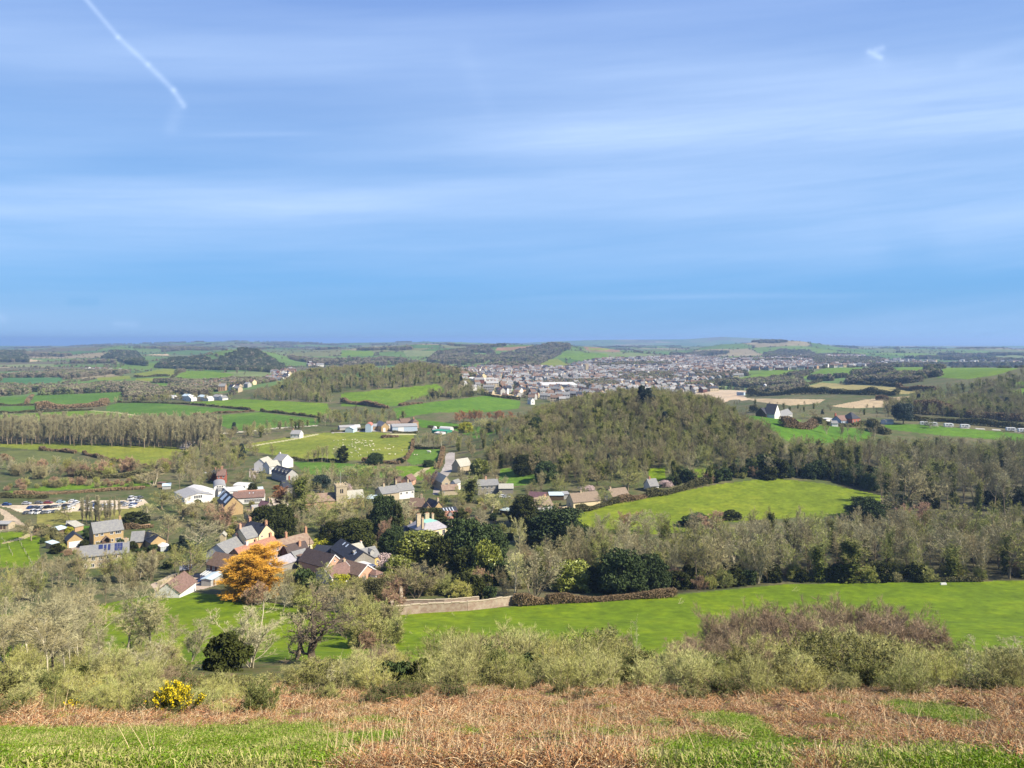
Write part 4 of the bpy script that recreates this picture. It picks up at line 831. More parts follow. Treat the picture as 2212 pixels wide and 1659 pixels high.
    m = MB(); m.box(L*.45, L*1.05, -3.6, -.02, -1, 2.0); c = m.obj('conservatory', BM['conserv'], r); m = MB(); m.add([(L*.42, -3.8, 2.02), (L*1.08, -3.8, 2.02), (L*1.08, -.02, 2.02), (L*.42, -.02, 2.02), (L*.75, -2.4, 3.0), (L*.75, -.02, 3.0)], [(0, 1, 4), (1, 2, 5, 4), (3, 0, 4, 5), (3, 2, 1, 0)]); [m.box(L*.45+i*.9-.05, L*.45+i*.9+.05, -3.68, -3.61, 0, 2) for i in range(5)]; m.obj('frame', BM['frame'], c)
    house('field_shelter', 'small shed with pale blue curved roof beside the hedge', 'shed', z15(645, 640), z15(738, 618), 2.0, 3.4, roof='mono', pitch=8, wall='tan_wall', rf='sheet_blue')
    house('green_shed', 'shed with long pale green roof behind the stone garage', 'shed', z15(735, 462), z15(850, 432), 2.2, 3.5, roof='mono', pitch=10, wall='timber', rf='sheet_blue')
    house('brick_outhouse', 'little brick outhouse with slate roof among shrubs', 'outhouse', z15(830, 402), z15(918, 395), 2.3, 4, roof='x', pitch=35, wall='tan_wall', rf='slate')
    house('greenhouse_shed', 'red brick shed with pale sloping roof beside the lawn', 'shed', z15(940, 425), z15(1050, 400), 2.2, 5, roof='mono', pitch=16, wall='tan_wall', rf='pale_tile')
    house('stable', 'low grey stable at the end of the gravel track', 'stable', z15(-60, 385), z15(106, 388), 2.4, 4.5, roof='x', pitch=18, wall='pale_stone', rf='sheet_grey', doors=[(.45, 1, 1.9, 'door'), (.7, 1, 1.9, 'door')])
    house('rusty_box', 'rusty brown shed on the edge of the golf grass', 'shed', z4(1630, 442), z4(1692, 442), 2.4, 3, roof='flat', wall='rust', rf='rust_tile') if 0 else house('brown_box', 'rusty brown shed on the edge of the long grass', 'shed', z4(1630, 446), z4(1690, 446), 2.6, 3, roof='flat', wall='tan_wall', rf='rust_tile')
    house('blue_roof_shed', 'low shed with pale blue roof next to the rusty brown shed', 'shed', z4(1682, 480), z4(1770, 474), 1.9, 4, roof='mono', pitch=10, wall='grey_render', rf='sheet_blue')
    # white barns, workshops
    r, L = house('wide_workshop', 'wide white workshop with shallow grey roof and a row of dark windows', 'workshop', z17(315, 640), z17(672, 596), 3.6, 20, roof='y', pitch=13, wall='white_render', rf='sheet_grey', front=[(.36+.075*i, 3.5, .9, 1.6) for i in range(4)])
    house('ridged_workshop', 'white workshop with pale ridged roof behind the wide workshop', 'workshop', z17(505, 560), z17(700, 530), 4.2, 16, roof='y', pitch=14, wall='white_render', rf='sheet_white')
    house('arched_workshop', 'white workshop with arched grey roof and two rows of little windows', 'workshop', z17(690, 510), z17(842, 500), 4.6, 18, roof='archy', pitch=22, wall='white_render', rf='sheet_grey', front=[(.3+.2*i, z, .9, .8) for i in range(3) for z in (3.4, 5.2)])
    house('white_workshop', 'long white workshop with flat pale roof and dark doors', 'workshop', z17(865, 560), z17(1092, 532), 3.6, 12, roof='x', pitch=9, wall='white_render', rf='sheet_white', front=[(.2, 1.8, 2.4, 1.6), (.5, 1.8, 1.5, 1.6), (.68, 1.8, 2.4, 1.8)])
    house('round_white_shed', 'small white shed with rounded roof at the end of the workshops', 'shed', z17(935, 482), z17(1090, 490), 2.8, 8, roof='archx', pitch=12, wall='white_render', rf='sheet_white')
    house('linking_shed', 'grey roofed lean-to between the arched and long workshops', 'shed', z17(745, 545), z17(890, 530), 3.4, 5, roof='x', pitch=24, wall='white_render', rf='slate', front=[(.75, 2.2, 1, 1.6), (.9, 2.2, 1, 1.6)])
    house('tithe_barn', 'stone barn with steep black roof and three big pale rooflights', 'barn', z17(822, 748), z17(1060, 722), 4.6, 17, roof='y', pitch=44, wall='honey_stone', rf='black_slate',
          lights=[(.15, .22, .18, .82, 'rooflight'), (.62, .28, .18, .82, 'rooflight'), (1.18, .12, .2, .84, 'rooflight')])
    house('red_roof_range', 'long low range with red tiled roof and white fronted windows', 'cottages', z17(930, 645), z17(1330, 622), 3.2, 9, roof='x', pitch=27, wall='white_render', rf='rust_tile', front=[(.4+.055*i, 1.6, 1.1, 1.5) for i in range(10)], lights=[(.5, .03, .6, .75, 'rooflight'), (.62, .03, .6, .75, 'rooflight')])
    house('back_red_range', 'narrow red roofed range behind the long red roofed range', 'cottages', z17(1000, 590), z17(1330, 568), 3.2, 5, roof='x', pitch=25, wall='pale_stone', rf='red_tile')
    house('red_brick_house', 'bright red brick house with tall chimney above the workshops', h, z17(725, 352), z17(836, 346), 5.2, 7, roof='x', pitch=38, wall='red_brick', rf='rust_tile', barge=None, front=[(.22, 4.2, .9, 1), (.76, 4.2, .9, 1), (.22, 1.6, .9, 1), (.76, 1.4, .9, 1.8)], chim=[(.5, .6, 2.0, 'orange_brick', 1.2)])
    for i, (a, b, tx) in enumerate([((628, 318), (670, 322), 'leftmost of the three dark gabled cottages left of the red brick house'), ((665, 335), (708, 339), 'middle one of the three dark gabled cottages left of the red brick house'), ((700, 352), (726, 356), 'dark gabled cottage touching the red brick house')]):
        house('dark_cottage', tx, 'cottage', z17(*a), z17(*b), 4.6, 7, roof='y', pitch=45, wall='dark_brick', rf='black_slate', chim=[(.5, .5, 1.2, 'orange_brick')] if i < 2 else [], group='dark gabled cottages')
    house('white_house', 'white house with pale grey roof highest in the cluster below the sheep field', h, z17(1450, 150), z17(1560, 165), 5.2, 9, roof='x', pitch=38, wall='white_render', rf='sheet_grey', chim=[(.1, .5, .9, 'white_render')])
    house('pale_house', 'pale house with light brown roof left in the cluster below the sheep field', h, z17(1350, 205), z17(1450, 170), 4.8, 8, roof='x', pitch=38, wall='white_render', rf='pale_tile', front=wins(3, 3.4))
    house('grey_roof_house', 'pale house with broad stone coloured roof above the black roofed terrace', h, z17(1398, 240), z17(1535, 222), 4.6, 8, roof='x', pitch=36, wall='white_render', rf='pale_tile', front=wins(3, 3.2))
    house('black_roof_terrace', 'terrace of pale cottages with black slate roof and white dormers', 'terrace', z17(1422, 292), z17(1612, 348), 4.6, 7.5, roof='x', pitch=38, wall='grey_render', rf='black_slate', front=wins(4, 3.2), dorm=[(.15, 1.2), (.38, 1.2), (.62, 1.2), (.85, 1.2)])
    house('chimney_cottage', 'dark roofed cottage with a tall thin red chimney', 'cottage', z17(1580, 505), z17(1700, 492), 3.6, 8, roof='x', pitch=36, wall='grey_stone', rf='black_slate', chim=[(.8, .5, 2.2, 'red_brick', .7)])
    house('glasshouse', 'pale glasshouse behind the red roofed range', 'glasshouse', z17(1230, 540), z17(1318, 532), 2.2, 5, roof='x', pitch=25, wall='conserv', rf='conserv')
    house('white_dormer_house', 'white house with grey roof squeezed between the barn and the yew trees', h, z17(1185, 780), z17(1288, 768), 3.0, 5, roof='x', pitch=28, wall='white_render', rf='sheet_grey', front=[(.5, 2.2, 1.6, 1.0)])
    house('purple_roof_house', 'cottage with dark purple roof and stone chimney in the village centre', 'cottage', z17(1240, 755), z17(1340, 765), 3.4, 6, roof='x', pitch=40, wall='grey_stone', rf='purple_tile', chim=[(.98, .5, 1.6, 'pale_stone', 1.0)])
    house('red_roof_cottage', 'cottage with dark red roof behind the cream house', 'cottage', z17(1135, 880), z17(1262, 862), 3.6, 7, roof='x', pitch=36, wall='pale_stone', rf='rust_tile', chim=[(.55, .4, 1.2, 'pale_stone')])
    house('garden_house', 'little stone garden house with pointed gables on the lawn', 'garden house', z13(412, 335), z13(520, 330), 2.4, 4, roof='y', pitch=45, wall='pale_stone', rf='pale_tile')
    house('stone_cottage', 'small stone cottage under bare trees behind the cream house', 'cottage', z13(880, 190), z13(1050, 160), 3.2, 6, roof='y', pitch=42, wall='tan_wall', rf='brown_tile')
    # church
    gx = G(*z5(1597, 705)); c = empty('church', (gx[0], gx[1], gx[2]), R(24), 'stone village church with square battlemented tower and flagpole', 'church')
    m = MB(); m.box(-2.7, 2.7, -2.7, 2.7, -2, 11.2); m.box(-2.85, 2.85, -2.85, 2.85, 6.8, 7.0); m.box(-2.9, 2.9, -2.9, 2.9, 11.202, 11.45); m.obj('tower', BM['pale_stone'], c)
    m = MB()
    for s in (-1, 1):
        for i in range(5): q = -2.85+i*1.3; m.box(q, q+.6, s*2.75-.15, s*2.75+.15, 11.96, 12.5)
        m.box(-2.9, 2.9, s*2.75-.15, s*2.75+.15, 11.452, 11.958)
        for i in range(1, 4): q = -2.85+i*1.3; m.box(s*2.75-.15, s*2.75+.15, q, q+.6, 11.96, 12.5)
        m.box(s*2.75-.15, s*2.75+.15, -2.59, 2.59, 11.452, 11.958)
    m.obj('battlements', BM['pale_stone'], c)
    for s in (-.45, .45): m = MB(); m.box(s-.28, s+.28, -2.78, -2.703, 8.0, 10.0); m.obj('belfry_opening', BM['glass'], c)
    m = MB(); m.cyl(0, 0, 11.4, 18.5, .07, .04, 6); m.obj('flagpole', BM['frame'], c)
    block(c, 15.5, 8, 4.6, roof='x', pitch=38, wall='tan_wall', rf='lichen_tile', ox=-18.3, oy=-2)
    block(c, 8.5, 7, 5.0, roof='x', pitch=42, wall='honey_stone', rf='pale_tile', ox=2.8, oy=-2.5)
    for i in range(2): m = MB(); m.box(5+i*3, 5.9+i*3, -2.58, -2.503, 1.5, 3.6); m.obj('window', BM['glass'], c)
    USED.append((gx[0], gx[1], 8)); USED.append((gx[0]-10, gx[1]+2, 7))
    # manor with the copper roof
    r, L = house('manor_house', 'cream manor house with turquoise copper roof and tall pale chimneys', 'manor house', z18(490, 522), z18(985, 432), 8.4, 12, roof='mansard', wall='cream_render', rf='lead', front=[(.15, 6.8, 1.2, 2), (.58, 6.4, 1.3, 2.4), (.84, 6.8, 1.4, 2.2), (.58, 2, 1.3, 2.4), (.88, 3, 1.2, 2.0)], chim=[(.1, .45, 4.2, 'pale_stone', 1.9), (.62, .7, 3.2, 'pale_stone', 1.9), (.86, .7, 2.6, 'pale_stone', 1.0), (.02, .1, 3.4, 'pale_stone', .9)])
    house('manor_wing', 'dark slate roofed west wing of the manor with a pale chimney', 'manor wing', z18(80, 650), z18(455, 575), 5.4, 10, roof='hip', pitch=38, wall='pale_stone', rf='black_slate', chim=[(.7, .4, 2.6, 'pale_stone', .9), (.98, .2, 2.6, 'pale_stone', .9)])
    house('manor_annexe', 'brown brick annexe with dark hipped roof at the right of the manor', 'annexe', z18(985, 535), z18(1165, 582), 5.6, 8, roof='hip', pitch=42, wall='tan_wall', rf='black_slate', chim=[(.3, .1, 2.4, 'pale_stone', .9)])
    house('garden_wall_house', 'low orange roofed garden building under the yellow green laurels', 'outbuilding', z18(380, 950), z18(560, 985), 1.8, 3, roof='mono', pitch=18, wall='orange_brick', rf='sheet_red')
    # the village beyond
    house('pink_cottage', 'pink brick cottage with steep gable in the upper village', 'cottage', z6(292, 420), z6(388, 425), 3.0, 8, roof='y', pitch=44, wall='pink_brick', rf='rust_tile')
    house('pink_cottage_wing', 'brown roofed cottage left of the pink brick gable', 'cottage', z6(235, 432), z6(290, 428), 2.8, 6, roof='x', pitch=38, wall='tan_wall', rf='brown_tile')
    house('slate_farmhouse', 'white farmhouse with wide grey slate roof behind the church', 'farmhouse', z6(270, 528), z6(425, 512), 4.6, 9, roof='x', pitch=34, wall='white_render', rf='slate', chim=[(.0, .5, 1.8, 'pale_stone'), (.8, .5, 1.5, 'pale_stone')], front=wins(3, 3.2))
    house('slate_farmhouse_wing', 'grey slate wing running left from the white farmhouse', 'farmhouse wing', z6(90, 560), z6(268, 540), 4.2, 9, roof='x', pitch=32, wall='pale_stone', rf='slate', chim=[(.3, .5, 1.5, 'pale_stone')])
    house('blue_glasshouse', 'pale blue glasshouse right of the church', 'glasshouse', z5(1868, 605), z5(1965, 612), 2.3, 5, roof='x', pitch=28, wall='conserv', rf='sheet_blue')
    house('steep_stone_house', 'stone house with very steep pale roof beside the village street', h, z6(712, 440), z6(806, 432), 4.8, 18, roof='y', pitch=50, wall='pale_stone', rf='pale_tile', front=[(.5, 3.6, 1.6, 1.3)])
    house('street_house', 'white house with lichened roof at the top of the village street', h, z6(815, 262), z6(900, 275), 4.0, 10, roof='y', pitch=46, wall='pale_stone', rf='pale_tile')
    house('white_gable_house', 'small white gabled house right of the steep stone house', h, z6(800, 445), z6(850, 450), 4.5, 6, roof='y', pitch=42, wall='white_render', rf='slate', front=[(.5, 3.2, 1.2, 1.2)])
    house('low_stone_house', 'low stone house with brown roof in front of the steep stone house', h, z6(715, 522), z6(882, 512), 3.0, 6.5, roof='x', pitch=34, wall='pale_stone', rf='lichen_tile', front=wins(2, 2.0, .7, .7))
    house('four_window_house', 'stone house with four white upstairs windows below the orchard', h, z6(1085, 478), z6(1302, 462), 5.0, 7.5, roof='x', pitch=34, wall='grey_stone', rf='slate', front=[(.25, 3.9, 1.2, 1.3), (.45, 3.9, 1.2, 1.3), (.66, 3.9, 1.2, 1.3), (.86, 3.9, 1.2, 1.3), (.45, 1.3, 1.2, 1.3), (.66, 1.3, 1.2, 1.3)], chim=[(.45, .5, 1.4, 'pink_brick'), (.98, .5, .5, 'pale_stone', .6)])
    house('stone_wing', 'grey walled wing right of the house with four white windows', 'outbuilding', z6(1302, 505), z6(1452, 500), 3.4, 6.5, roof='x', pitch=30, wall='grey_stone', rf='pale_tile')
    house('twin_gable_house', 'cream stone gable behind the dark trees above the manor', h, z6(535, 722), z6(612, 718), 4.4, 8, roof='y', pitch=48, wall='honey_stone', rf='brown_tile')
    house('black_gable_house', 'yellow stone gable with black roof above the manor', h, z6(640, 700), z6(718, 690), 5.0, 10, roof='y', pitch=50, wall='honey_stone', rf='black_slate', chim=[(.5, .1, 1.4, 'pale_stone')])
    house('brown_back_house', 'brown gabled house left of the cream stone gable', h, z6(375, 690), z6(520, 690), 4.2, 7, roof='x', pitch=44, wall='tan_wall', rf='brown_tile', chim=[(.8, .5, 1.6, 'pale_stone')])
    house('striped_roof_house', 'house with dark striped solar roof beside white gabled dormers', h, z6(665, 775), z6(882, 752), 3.4, 8, roof='x', pitch=26, wall='pink_brick', rf='black_slate', lights=[(.1+.14*i, .04, .15, .9, 'rooflight') for i in range(6)])
    house('white_dormer_cottage', 'pink cottage with two white gabled windows near the manor', 'cottage', z6(745, 812), z6(892, 806), 3.4, 6.5, roof='x', pitch=36, wall='white_render', rf='red_tile', dorm=[(.4, 2.0), (.85, 2.2)])
    house('purple_barn', 'low barn with purple brown roof right of the village', 'barn', z6(1590, 602), z6(1775, 608), 3.0, 10, roof='x', pitch=24, wall='timber', rf='purple_tile')
    house('thatched_house', 'white cottage with brown thatched roof behind the round yew', 'cottage', z6(1650, 700), z6(1862, 672), 3.2, 8, roof='x', pitch=42, wall='white_render', rf='thatch', front=wins(4, 1.8), chim=[(.8, .5, .8, 'pink_brick')])
    house('flat_shed', 'flat roofed pale blue shed beside the lane', 'shed', z6(1826, 578), z6(1975, 572), 2.6, 6, roof='mono', pitch=5, wall='timber', rf='sheet_blue', doors=[(.3, 3, 2.2, 'timber')])
    house('small_flat_shed', 'smaller grey flat roofed shed at the end of the row', 'shed', z6(1976, 565), z6(2036, 560), 2.5, 5, roof='mono', pitch=5, wall='grey_render', rf='sheet_grey')
    house('garden_shed', 'dark garden shed with pale roof between the yew and the street', 'shed', z6(1315, 728), z6(1455, 742), 2.2, 4, roof='mono', pitch=8, wall='timber', rf='sheet_blue')
    house('thatched_cottage', 'cream cottage with grey thatched roof at the corner of the sloping field', 'cottage', z7(128, 600), z7(385, 565), 3.1, 7.5, roof='x', pitch=44, wall='cream_render', rf='thatch', chim=[(.4, .5, .8, 'pale_stone')], left=[(.5, 1.6, .9, 1)])
    house('row_cottage', 'cream thatched cottage further along the lane beside the sloping field', 'cottage', z7(500, 545), z7(660, 515), 2.6, 7, roof='x', pitch=42, wall='white_render', rf='thatch', chim=[(.1, .5, .8, 'pale_stone')])
    house('wood_edge_cottage', 'slate roofed cottage beside white blossom at the foot of the wood', 'cottage', z7(858, 442), z7(942, 432), 3.0, 7, roof='x', pitch=42, wall='white_render', rf='slate', chim=[(.3, .5, 1, 'orange_brick')])
    # farm
    house('blue_farm_shed', 'pale blue gabled farm shed at the left end of the farm', 'shed', z16(218, 336), z16(366, 342), 3.2, 10, roof='y', pitch=24, wall='sheet_blue', rf='sheet_blue')
    house('long_farm_shed', 'long low grey roofed farm shed behind the pale blue shed', 'shed', z16(120, 312), z16(400, 300), 3, 8, roof='x', pitch=20, wall='grey_render', rf='sheet_grey')
    house('white_farm_shed', 'small white farm shed between the blue shed and the red arched barn', 'shed', z16(405, 300), z16(500, 296), 3, 8, roof='x', pitch=20, wall='white_render', rf='sheet_white')
    house('arched_barn', 'tall pale blue barn with arched red roof', 'barn', z16(590, 285), z16(698, 285), 5.6, 14, roof='archy', pitch=38, wall='blue_cladding', rf='sheet_red')
    house('grey_farm_shed', 'grey roofed farm shed right of the red arched barn', 'shed', z16(702, 292), z16(840, 290), 3.2, 9, roof='x', pitch=22, wall='tan_wall', rf='sheet_grey')
    r, L = house('stone_barn', 'honey stone barn with steep slate roof and white door in the farmyard', 'barn', z16(885, 295), z16(1032, 288), 4.6, 20, roof='y', pitch=42, wall='honey_stone', rf='slate')
    m = MB(); m.box(L*.22, L*.52, -.08, -.003, 0, 3.4); m.obj('door', BM['frame'], r)
    house('long_blue_barn', 'long blue walled barn with grey roof facing the farmyard', 'barn', z16(1090, 300), z16(1550, 286), 4.6, 14, roof='x', pitch=15, wall='blue_cladding', rf='sheet_grey', doors=[(.34, 5, 4, 'frame')])
    house('back_farm_barn', 'white sided barn behind the long blue barn', 'barn', z16(985, 240), z16(1240, 236), 4.0, 12, roof='x', pitch=18, wall='white_render', rf='lichen_tile')
    house('tan_farmhouse', 'tan farm building with brown roof behind the long blue barn', 'farm building', z16(1255, 222), z16(1440, 214), 4.5, 9, roof='x', pitch=36, wall='tan_wall', rf='brown_tile')
    house('hipped_farmhouse', 'farmhouse with pointed brown hipped roof at the right of the farm', 'farmhouse', z16(1468, 206), z16(1572, 202), 6.0, 9, roof='hip', pitch=42, wall='tan_wall', rf='brown_tile', chim=[(.4, .5, 2, 'orange_brick')])
    house('polytunnel', 'short white polytunnel seen end on beside the green netting', 'polytunnel', z16(1828, 350), z16(1905, 350), .6, 12, roof='archy', pitch=42, wall='sheet_white', rf='sheet_white')
    house('long_polytunnel', 'long white polytunnel behind the green netting', 'polytunnel', z16(1952, 352), z16(2152, 362), .8, 6, roof='archx', pitch=42, wall='sheet_white', rf='sheet_white')
    house('netting_cage', 'block of green netting in front of the polytunnels', 'fruit cage', z16(1815, 370), z16(2088, 378), 2.0, 10, roof='flat', wall='net', rf='net')
    house('cold_frame', 'low white cold frame in front of the green netting', 'cold frame', z16(1858, 412), z16(2002, 420), 1.0, 5, roof='mono', pitch=8, wall='sheet_white', rf='sheet_white')
    house('lane_cottage', 'white cottage with grey roof alone beside the lane above the sheep field', 'cottage', z1(1882, 738), z1(1942, 740), 3.6, 7, roof='x', pitch=38, wall='white_render', rf='sheet_grey', chim=[(.1, .5, 1, 'pink_brick')], front=wins(3, 2))
    # houses on the right hand plateau
    house('dark_roof_cottage', 'cottage with black roof left of the white gable on the green ridge', 'cottage', z3(540, 606), z3(600, 610), 3.0, 9, roof='x', pitch=45, wall='timber', rf='black_slate')
    house('white_gable_cottage', 'bright white gable end on the green ridge beside the wood', 'cottage', z3(596, 606), z3(632, 606), 4.0, 8, roof='y', pitch=46, wall='white_render', rf='black_slate')
    house('ridge_slate_house', 'white cottage with grey slate roof right of the white gable', 'cottage', z3(642, 616), z3(712, 618), 2.8, 8, roof='x', pitch=42, wall='grey_render', rf='slate')
    house('tall_brick_house', 'tall red brick house with black hipped roof on the ridge', h, z3(1100, 640), z3(1152, 638), 6.5, 10, roof='hip', pitch=45, wall='red_brick', rf='black_slate', front=wins(3, 4.6, 1.2, 1.5)+wins(3, 1.8, 1.2, 1.5))
    house('brick_chimney_house', 'white and brick house with orange chimney left of the tall brick house', h, z3(1028, 650), z3(1096, 650), 4.6, 10, roof='x', pitch=34, wall='blue_cladding', rf='rust_tile', chim=[(.0, .6, 2.6, 'red_brick', 1.4)], front=wins(4, 3.2, 1.2, 1.3))
    house('flat_white_house', 'small white flat roofed building left of the brick houses', 'outbuilding', z3(932, 640), z3(975, 640), 2.6, 6, roof='flat', wall='white_render', rf='sheet_white')
    house('white_outhouse', 'white outhouse half hidden by shrubs below the brick houses', 'outhouse', z3(968, 668), z3(1008, 672), 2.6, 6, roof='x', pitch=30, wall='white_render', rf='slate')
    house('white_depot', 'jumble of white sheds right of the tall brick house', 'shed', z3(1208, 662), z3(1262, 664), 3.2, 8, roof='x', pitch=20, wall='white_render', rf='sheet_blue')
    house('green_roof_shed', 'low pale green shed by the caravan field gate', 'shed', z3(1318, 660), z3(1368, 658), 2.2, 6, roof='archx', pitch=25, wall='sheet_white', rf='pale_tile')
    house('wood_cottage', 'tan cottage among the trees on the far right slope', 'cottage', z3(2048, 512), z3(2090, 510), 4, 8, roof='y', pitch=40, wall='pale_stone', rf='slate')
    house('site_cabin', 'blue and white site cabin on the bare earth of the building site', 'cabin', z3(350, 468), z3(396, 468), 5, 6, roof='flat', wall='blue_cladding', rf='sheet_white')
    gx = G(*z3(534, 468)); o = empty('silo', gx, 0, 'white silo tower standing on the building site', 'silo'); m = MB(); m.cyl(0, 0, 2.5, 12, 2.2, 2.2, 14); m.cyl(0, 0, 12.002, 13.2, 2.2, .6, 14); m.cyl(0, 0, 1.0, 2.498, .7, 2.2, 14); m.obj('tank', BM['frame'], o); m = MB(); [m.cyl(a, b, -.5, 2.6, .15, .15, 5) for a in (-1.5, 1.5) for b in (-1.5, 1.5)]; m.obj('legs', BM['metal'], o)
    house('ridge_white_house', 'white house standing clear above the fields at the edge of the town', h, z3(642, 288), z3(686, 290), 5, 9, roof='hip', pitch=30, wall='white_render', rf='slate')
    for i, (a, b, w, rf, tx) in enumerate([((1178, 492), (1215, 494), 8, 'sheet_blue', 'tall white house with pale roof left in the white estate by the hedge'), ((1196, 508), (1240, 510), 5, 'sheet_white', 'low white house in front of the tall one in the white estate'), ((1280, 498), (1322, 500), 6, 'sheet_blue', 'white house with pale blue roof in the middle of the white estate'), ((1318, 510), (1350, 512), 4, 'sheet_white', 'small white gabled house right of the pale blue roof'), ((1378, 496), (1420, 498), 6, 'sheet_grey', 'white house with grey roof right in the white estate'), ((1412, 505), (1442, 507), 4, 'slate', 'last small white house at the right end of the white estate'), ((1085, 500), (1120, 502), 4, 'sheet_white', 'low white building at the left end of the white estate')]):
        house('estate_house', tx, h, z1(*a), z1(*b), w*.75, 9, roof='x' if i % 2 == 0 else 'y', pitch=30, wall='white_render', rf=rf, group='white houses of the estate by the hedge', front=wins(2, w*.4, 1.4, 1.4))
    house('big_blue_store', 'long pale store with turquoise end on the far left plain', 'warehouse', z1(25, 348), z1(160, 350), 6, 30, roof='x', pitch=8, wall='blue_cladding', rf='pale_tile')
    house('big_grey_store', 'wide grey roofed warehouse at the left edge beyond the fields', 'warehouse', z1(-10, 440), z1(130, 442), 5, 25, roof='x', pitch=12, wall='white_render', rf='sheet_grey')
    house('factory', 'very long low factory with white roof in the middle of the town', 'factory', z1(0, 0) if 0 else Z(19, 620, 585), Z(19, 930, 590), 7, 70, roof='x', pitch=5, wall='white_render', rf='sheet_white')
    house('white_hall', 'big white hall at the left end of the town', 'hall', Z(19, 0, 528), Z(19, 98, 530), 6, 30, roof='x', pitch=8, wall='white_render', rf='sheet_white')
    house('pale_store', 'pale long store on the near side of the town', 'warehouse', Z(19, 1050, 588), Z(19, 1195, 592), 6, 30, roof='x', pitch=8, wall='grey_render', rf='sheet_grey')
    gx = G(*Z(19, 1010, 478)); o = empty('town_church', gx, .2, 'tall stone church tower rising from the town roofs', 'church'); m = MB(); m.box(-4, 4, -4, 4, -2, 22); [m.box(a-.8, a+.8, b-.8, b+.8, 22.002, 24.5) for a in (-3.2, 3.2) for b in (-3.2, 3.2)]; m.obj('tower', BM['pale_stone'], o); m = MB(); m.prism([(5, -2), (16, -2), (16, 8), (10.5, 14), (5, 8)], 4.1, 30); m.obj('nave', BM['lead'], o)
    house('white_lane_end_house', 'white gabled house alone at the near edge of the town', h, Z(19, 507, 725), Z(19, 543, 725), 5.5, 9, roof='y', pitch=46, wall='white_render', rf='pale_tile', front=[(.5, 3, 1.4, 1.6)])

def walls():
    def wall(pts, h, t, mt, label, name='stone_wall', cap=None):
        P = [G(*p) for p in pts]; m = MB(); c = MB()
        for a, b in zip(P[:-1], P[1:]):
            n = max(1, int(math.hypot(b[0]-a[0], b[1]-a[1])/2))
            for i in range(n):
                f0, f1 = i/n, (i+1)/n; p = Vector(a).lerp(Vector(b), f0); q = Vector(a).lerp(Vector(b), f1); p.z = float(H(p.x, p.y)); q.z = float(H(q.x, q.y)); d = (q-p); nn = Vector((-d.y, d.x, 0)).normalized()*t/2
                hh = h*(1+.06*random.uniform(-1, 1))
                for mm, z0, z1, w in ((m, -.6, hh, 1),)+(((c, hh+.003, hh+.16, 1.35),) if cap else ()):
                    vs = [p-nn*w+Vector((0, 0, z0)), q-nn*w+Vector((0, 0, z0)), q+nn*w+Vector((0, 0, z0)), p+nn*w+Vector((0, 0, z0)), p-nn*w+Vector((0, 0, z1)), q-nn*w+Vector((0, 0, z1)), q+nn*w+Vector((0, 0, z1)), p+nn*w+Vector((0, 0, z1))]
                    mm.add([tuple(v) for v in vs], [(0, 3, 2, 1), (4, 5, 6, 7), (0, 1, 5, 4), (1, 2, 6, 5), (2, 3, 7, 6), (3, 0, 4, 7)])
        o = m.obj(name, BM[mt]); tag(o, label, 'wall')
        if cap: c.obj('coping', BM[cap], o)
    wl = BM['old_wall'] = mat('old_wall', (.30, .20, .15), rough=.95, spec=.1, var=.6, scale=.8, col2=(.50, .43, .34), bump=.05)
    wall(Z(10, [(1160, 360), (1400, 340), (1800, 318), (2050, 290)])+[(1112, 1306)], 2.5, .6, 'old_wall', 'old brick and stone garden wall curving along the top of the meadow', cap='pale_stone')
    wall(Z(10, [(1160, 360), (1158, 330), (1150, 290)]), 3.4, .6, 'old_wall', 'end of the garden wall turning back into shade', cap='pale_stone')
    wall(Z(10, [(1240, 300), (1235, 200), (1228, 110)]), 3.4, .6, 'old_wall', 'tall narrow garden wall running away beside the dark hedge', cap='pale_stone')
    wall(Z(10, [(1250, 290), (1600, 285), (1900, 262)]), 2.0, .5, 'old_wall', 'second lower wall behind the curving garden wall', cap='pale_stone')
    0 and wall(Z(11, [(1010, 215), (1180, 212), (1390, 195)]), .9, .6, 'old_wall', 'ruined end of the garden wall against the dark wood')
    0 and wall([(1180, 1302), (1300, 1296), (1420, 1288)], 1.4, .5, 'old_wall', 'low part of the garden wall under brown ivy')
    wall([(345, 1262), (372, 1248), (400, 1240)], 1.0, 1.6, 'pale_stone', 'heap of pale stone and timber beside the yard', name='rubble_heap')
    wall(Z(4, [(1280, 915), (1420, 925), (1560, 905)]), 1.6, .5, 'tan_wall', 'brown wall behind the honey stone house lawn')
    wall(Z(6, [(1560, 640), (1960, 720), (2080, 700)]), 1.2, .4, 'pale_stone', 'long stone wall beside the lane to the thatched cottage')
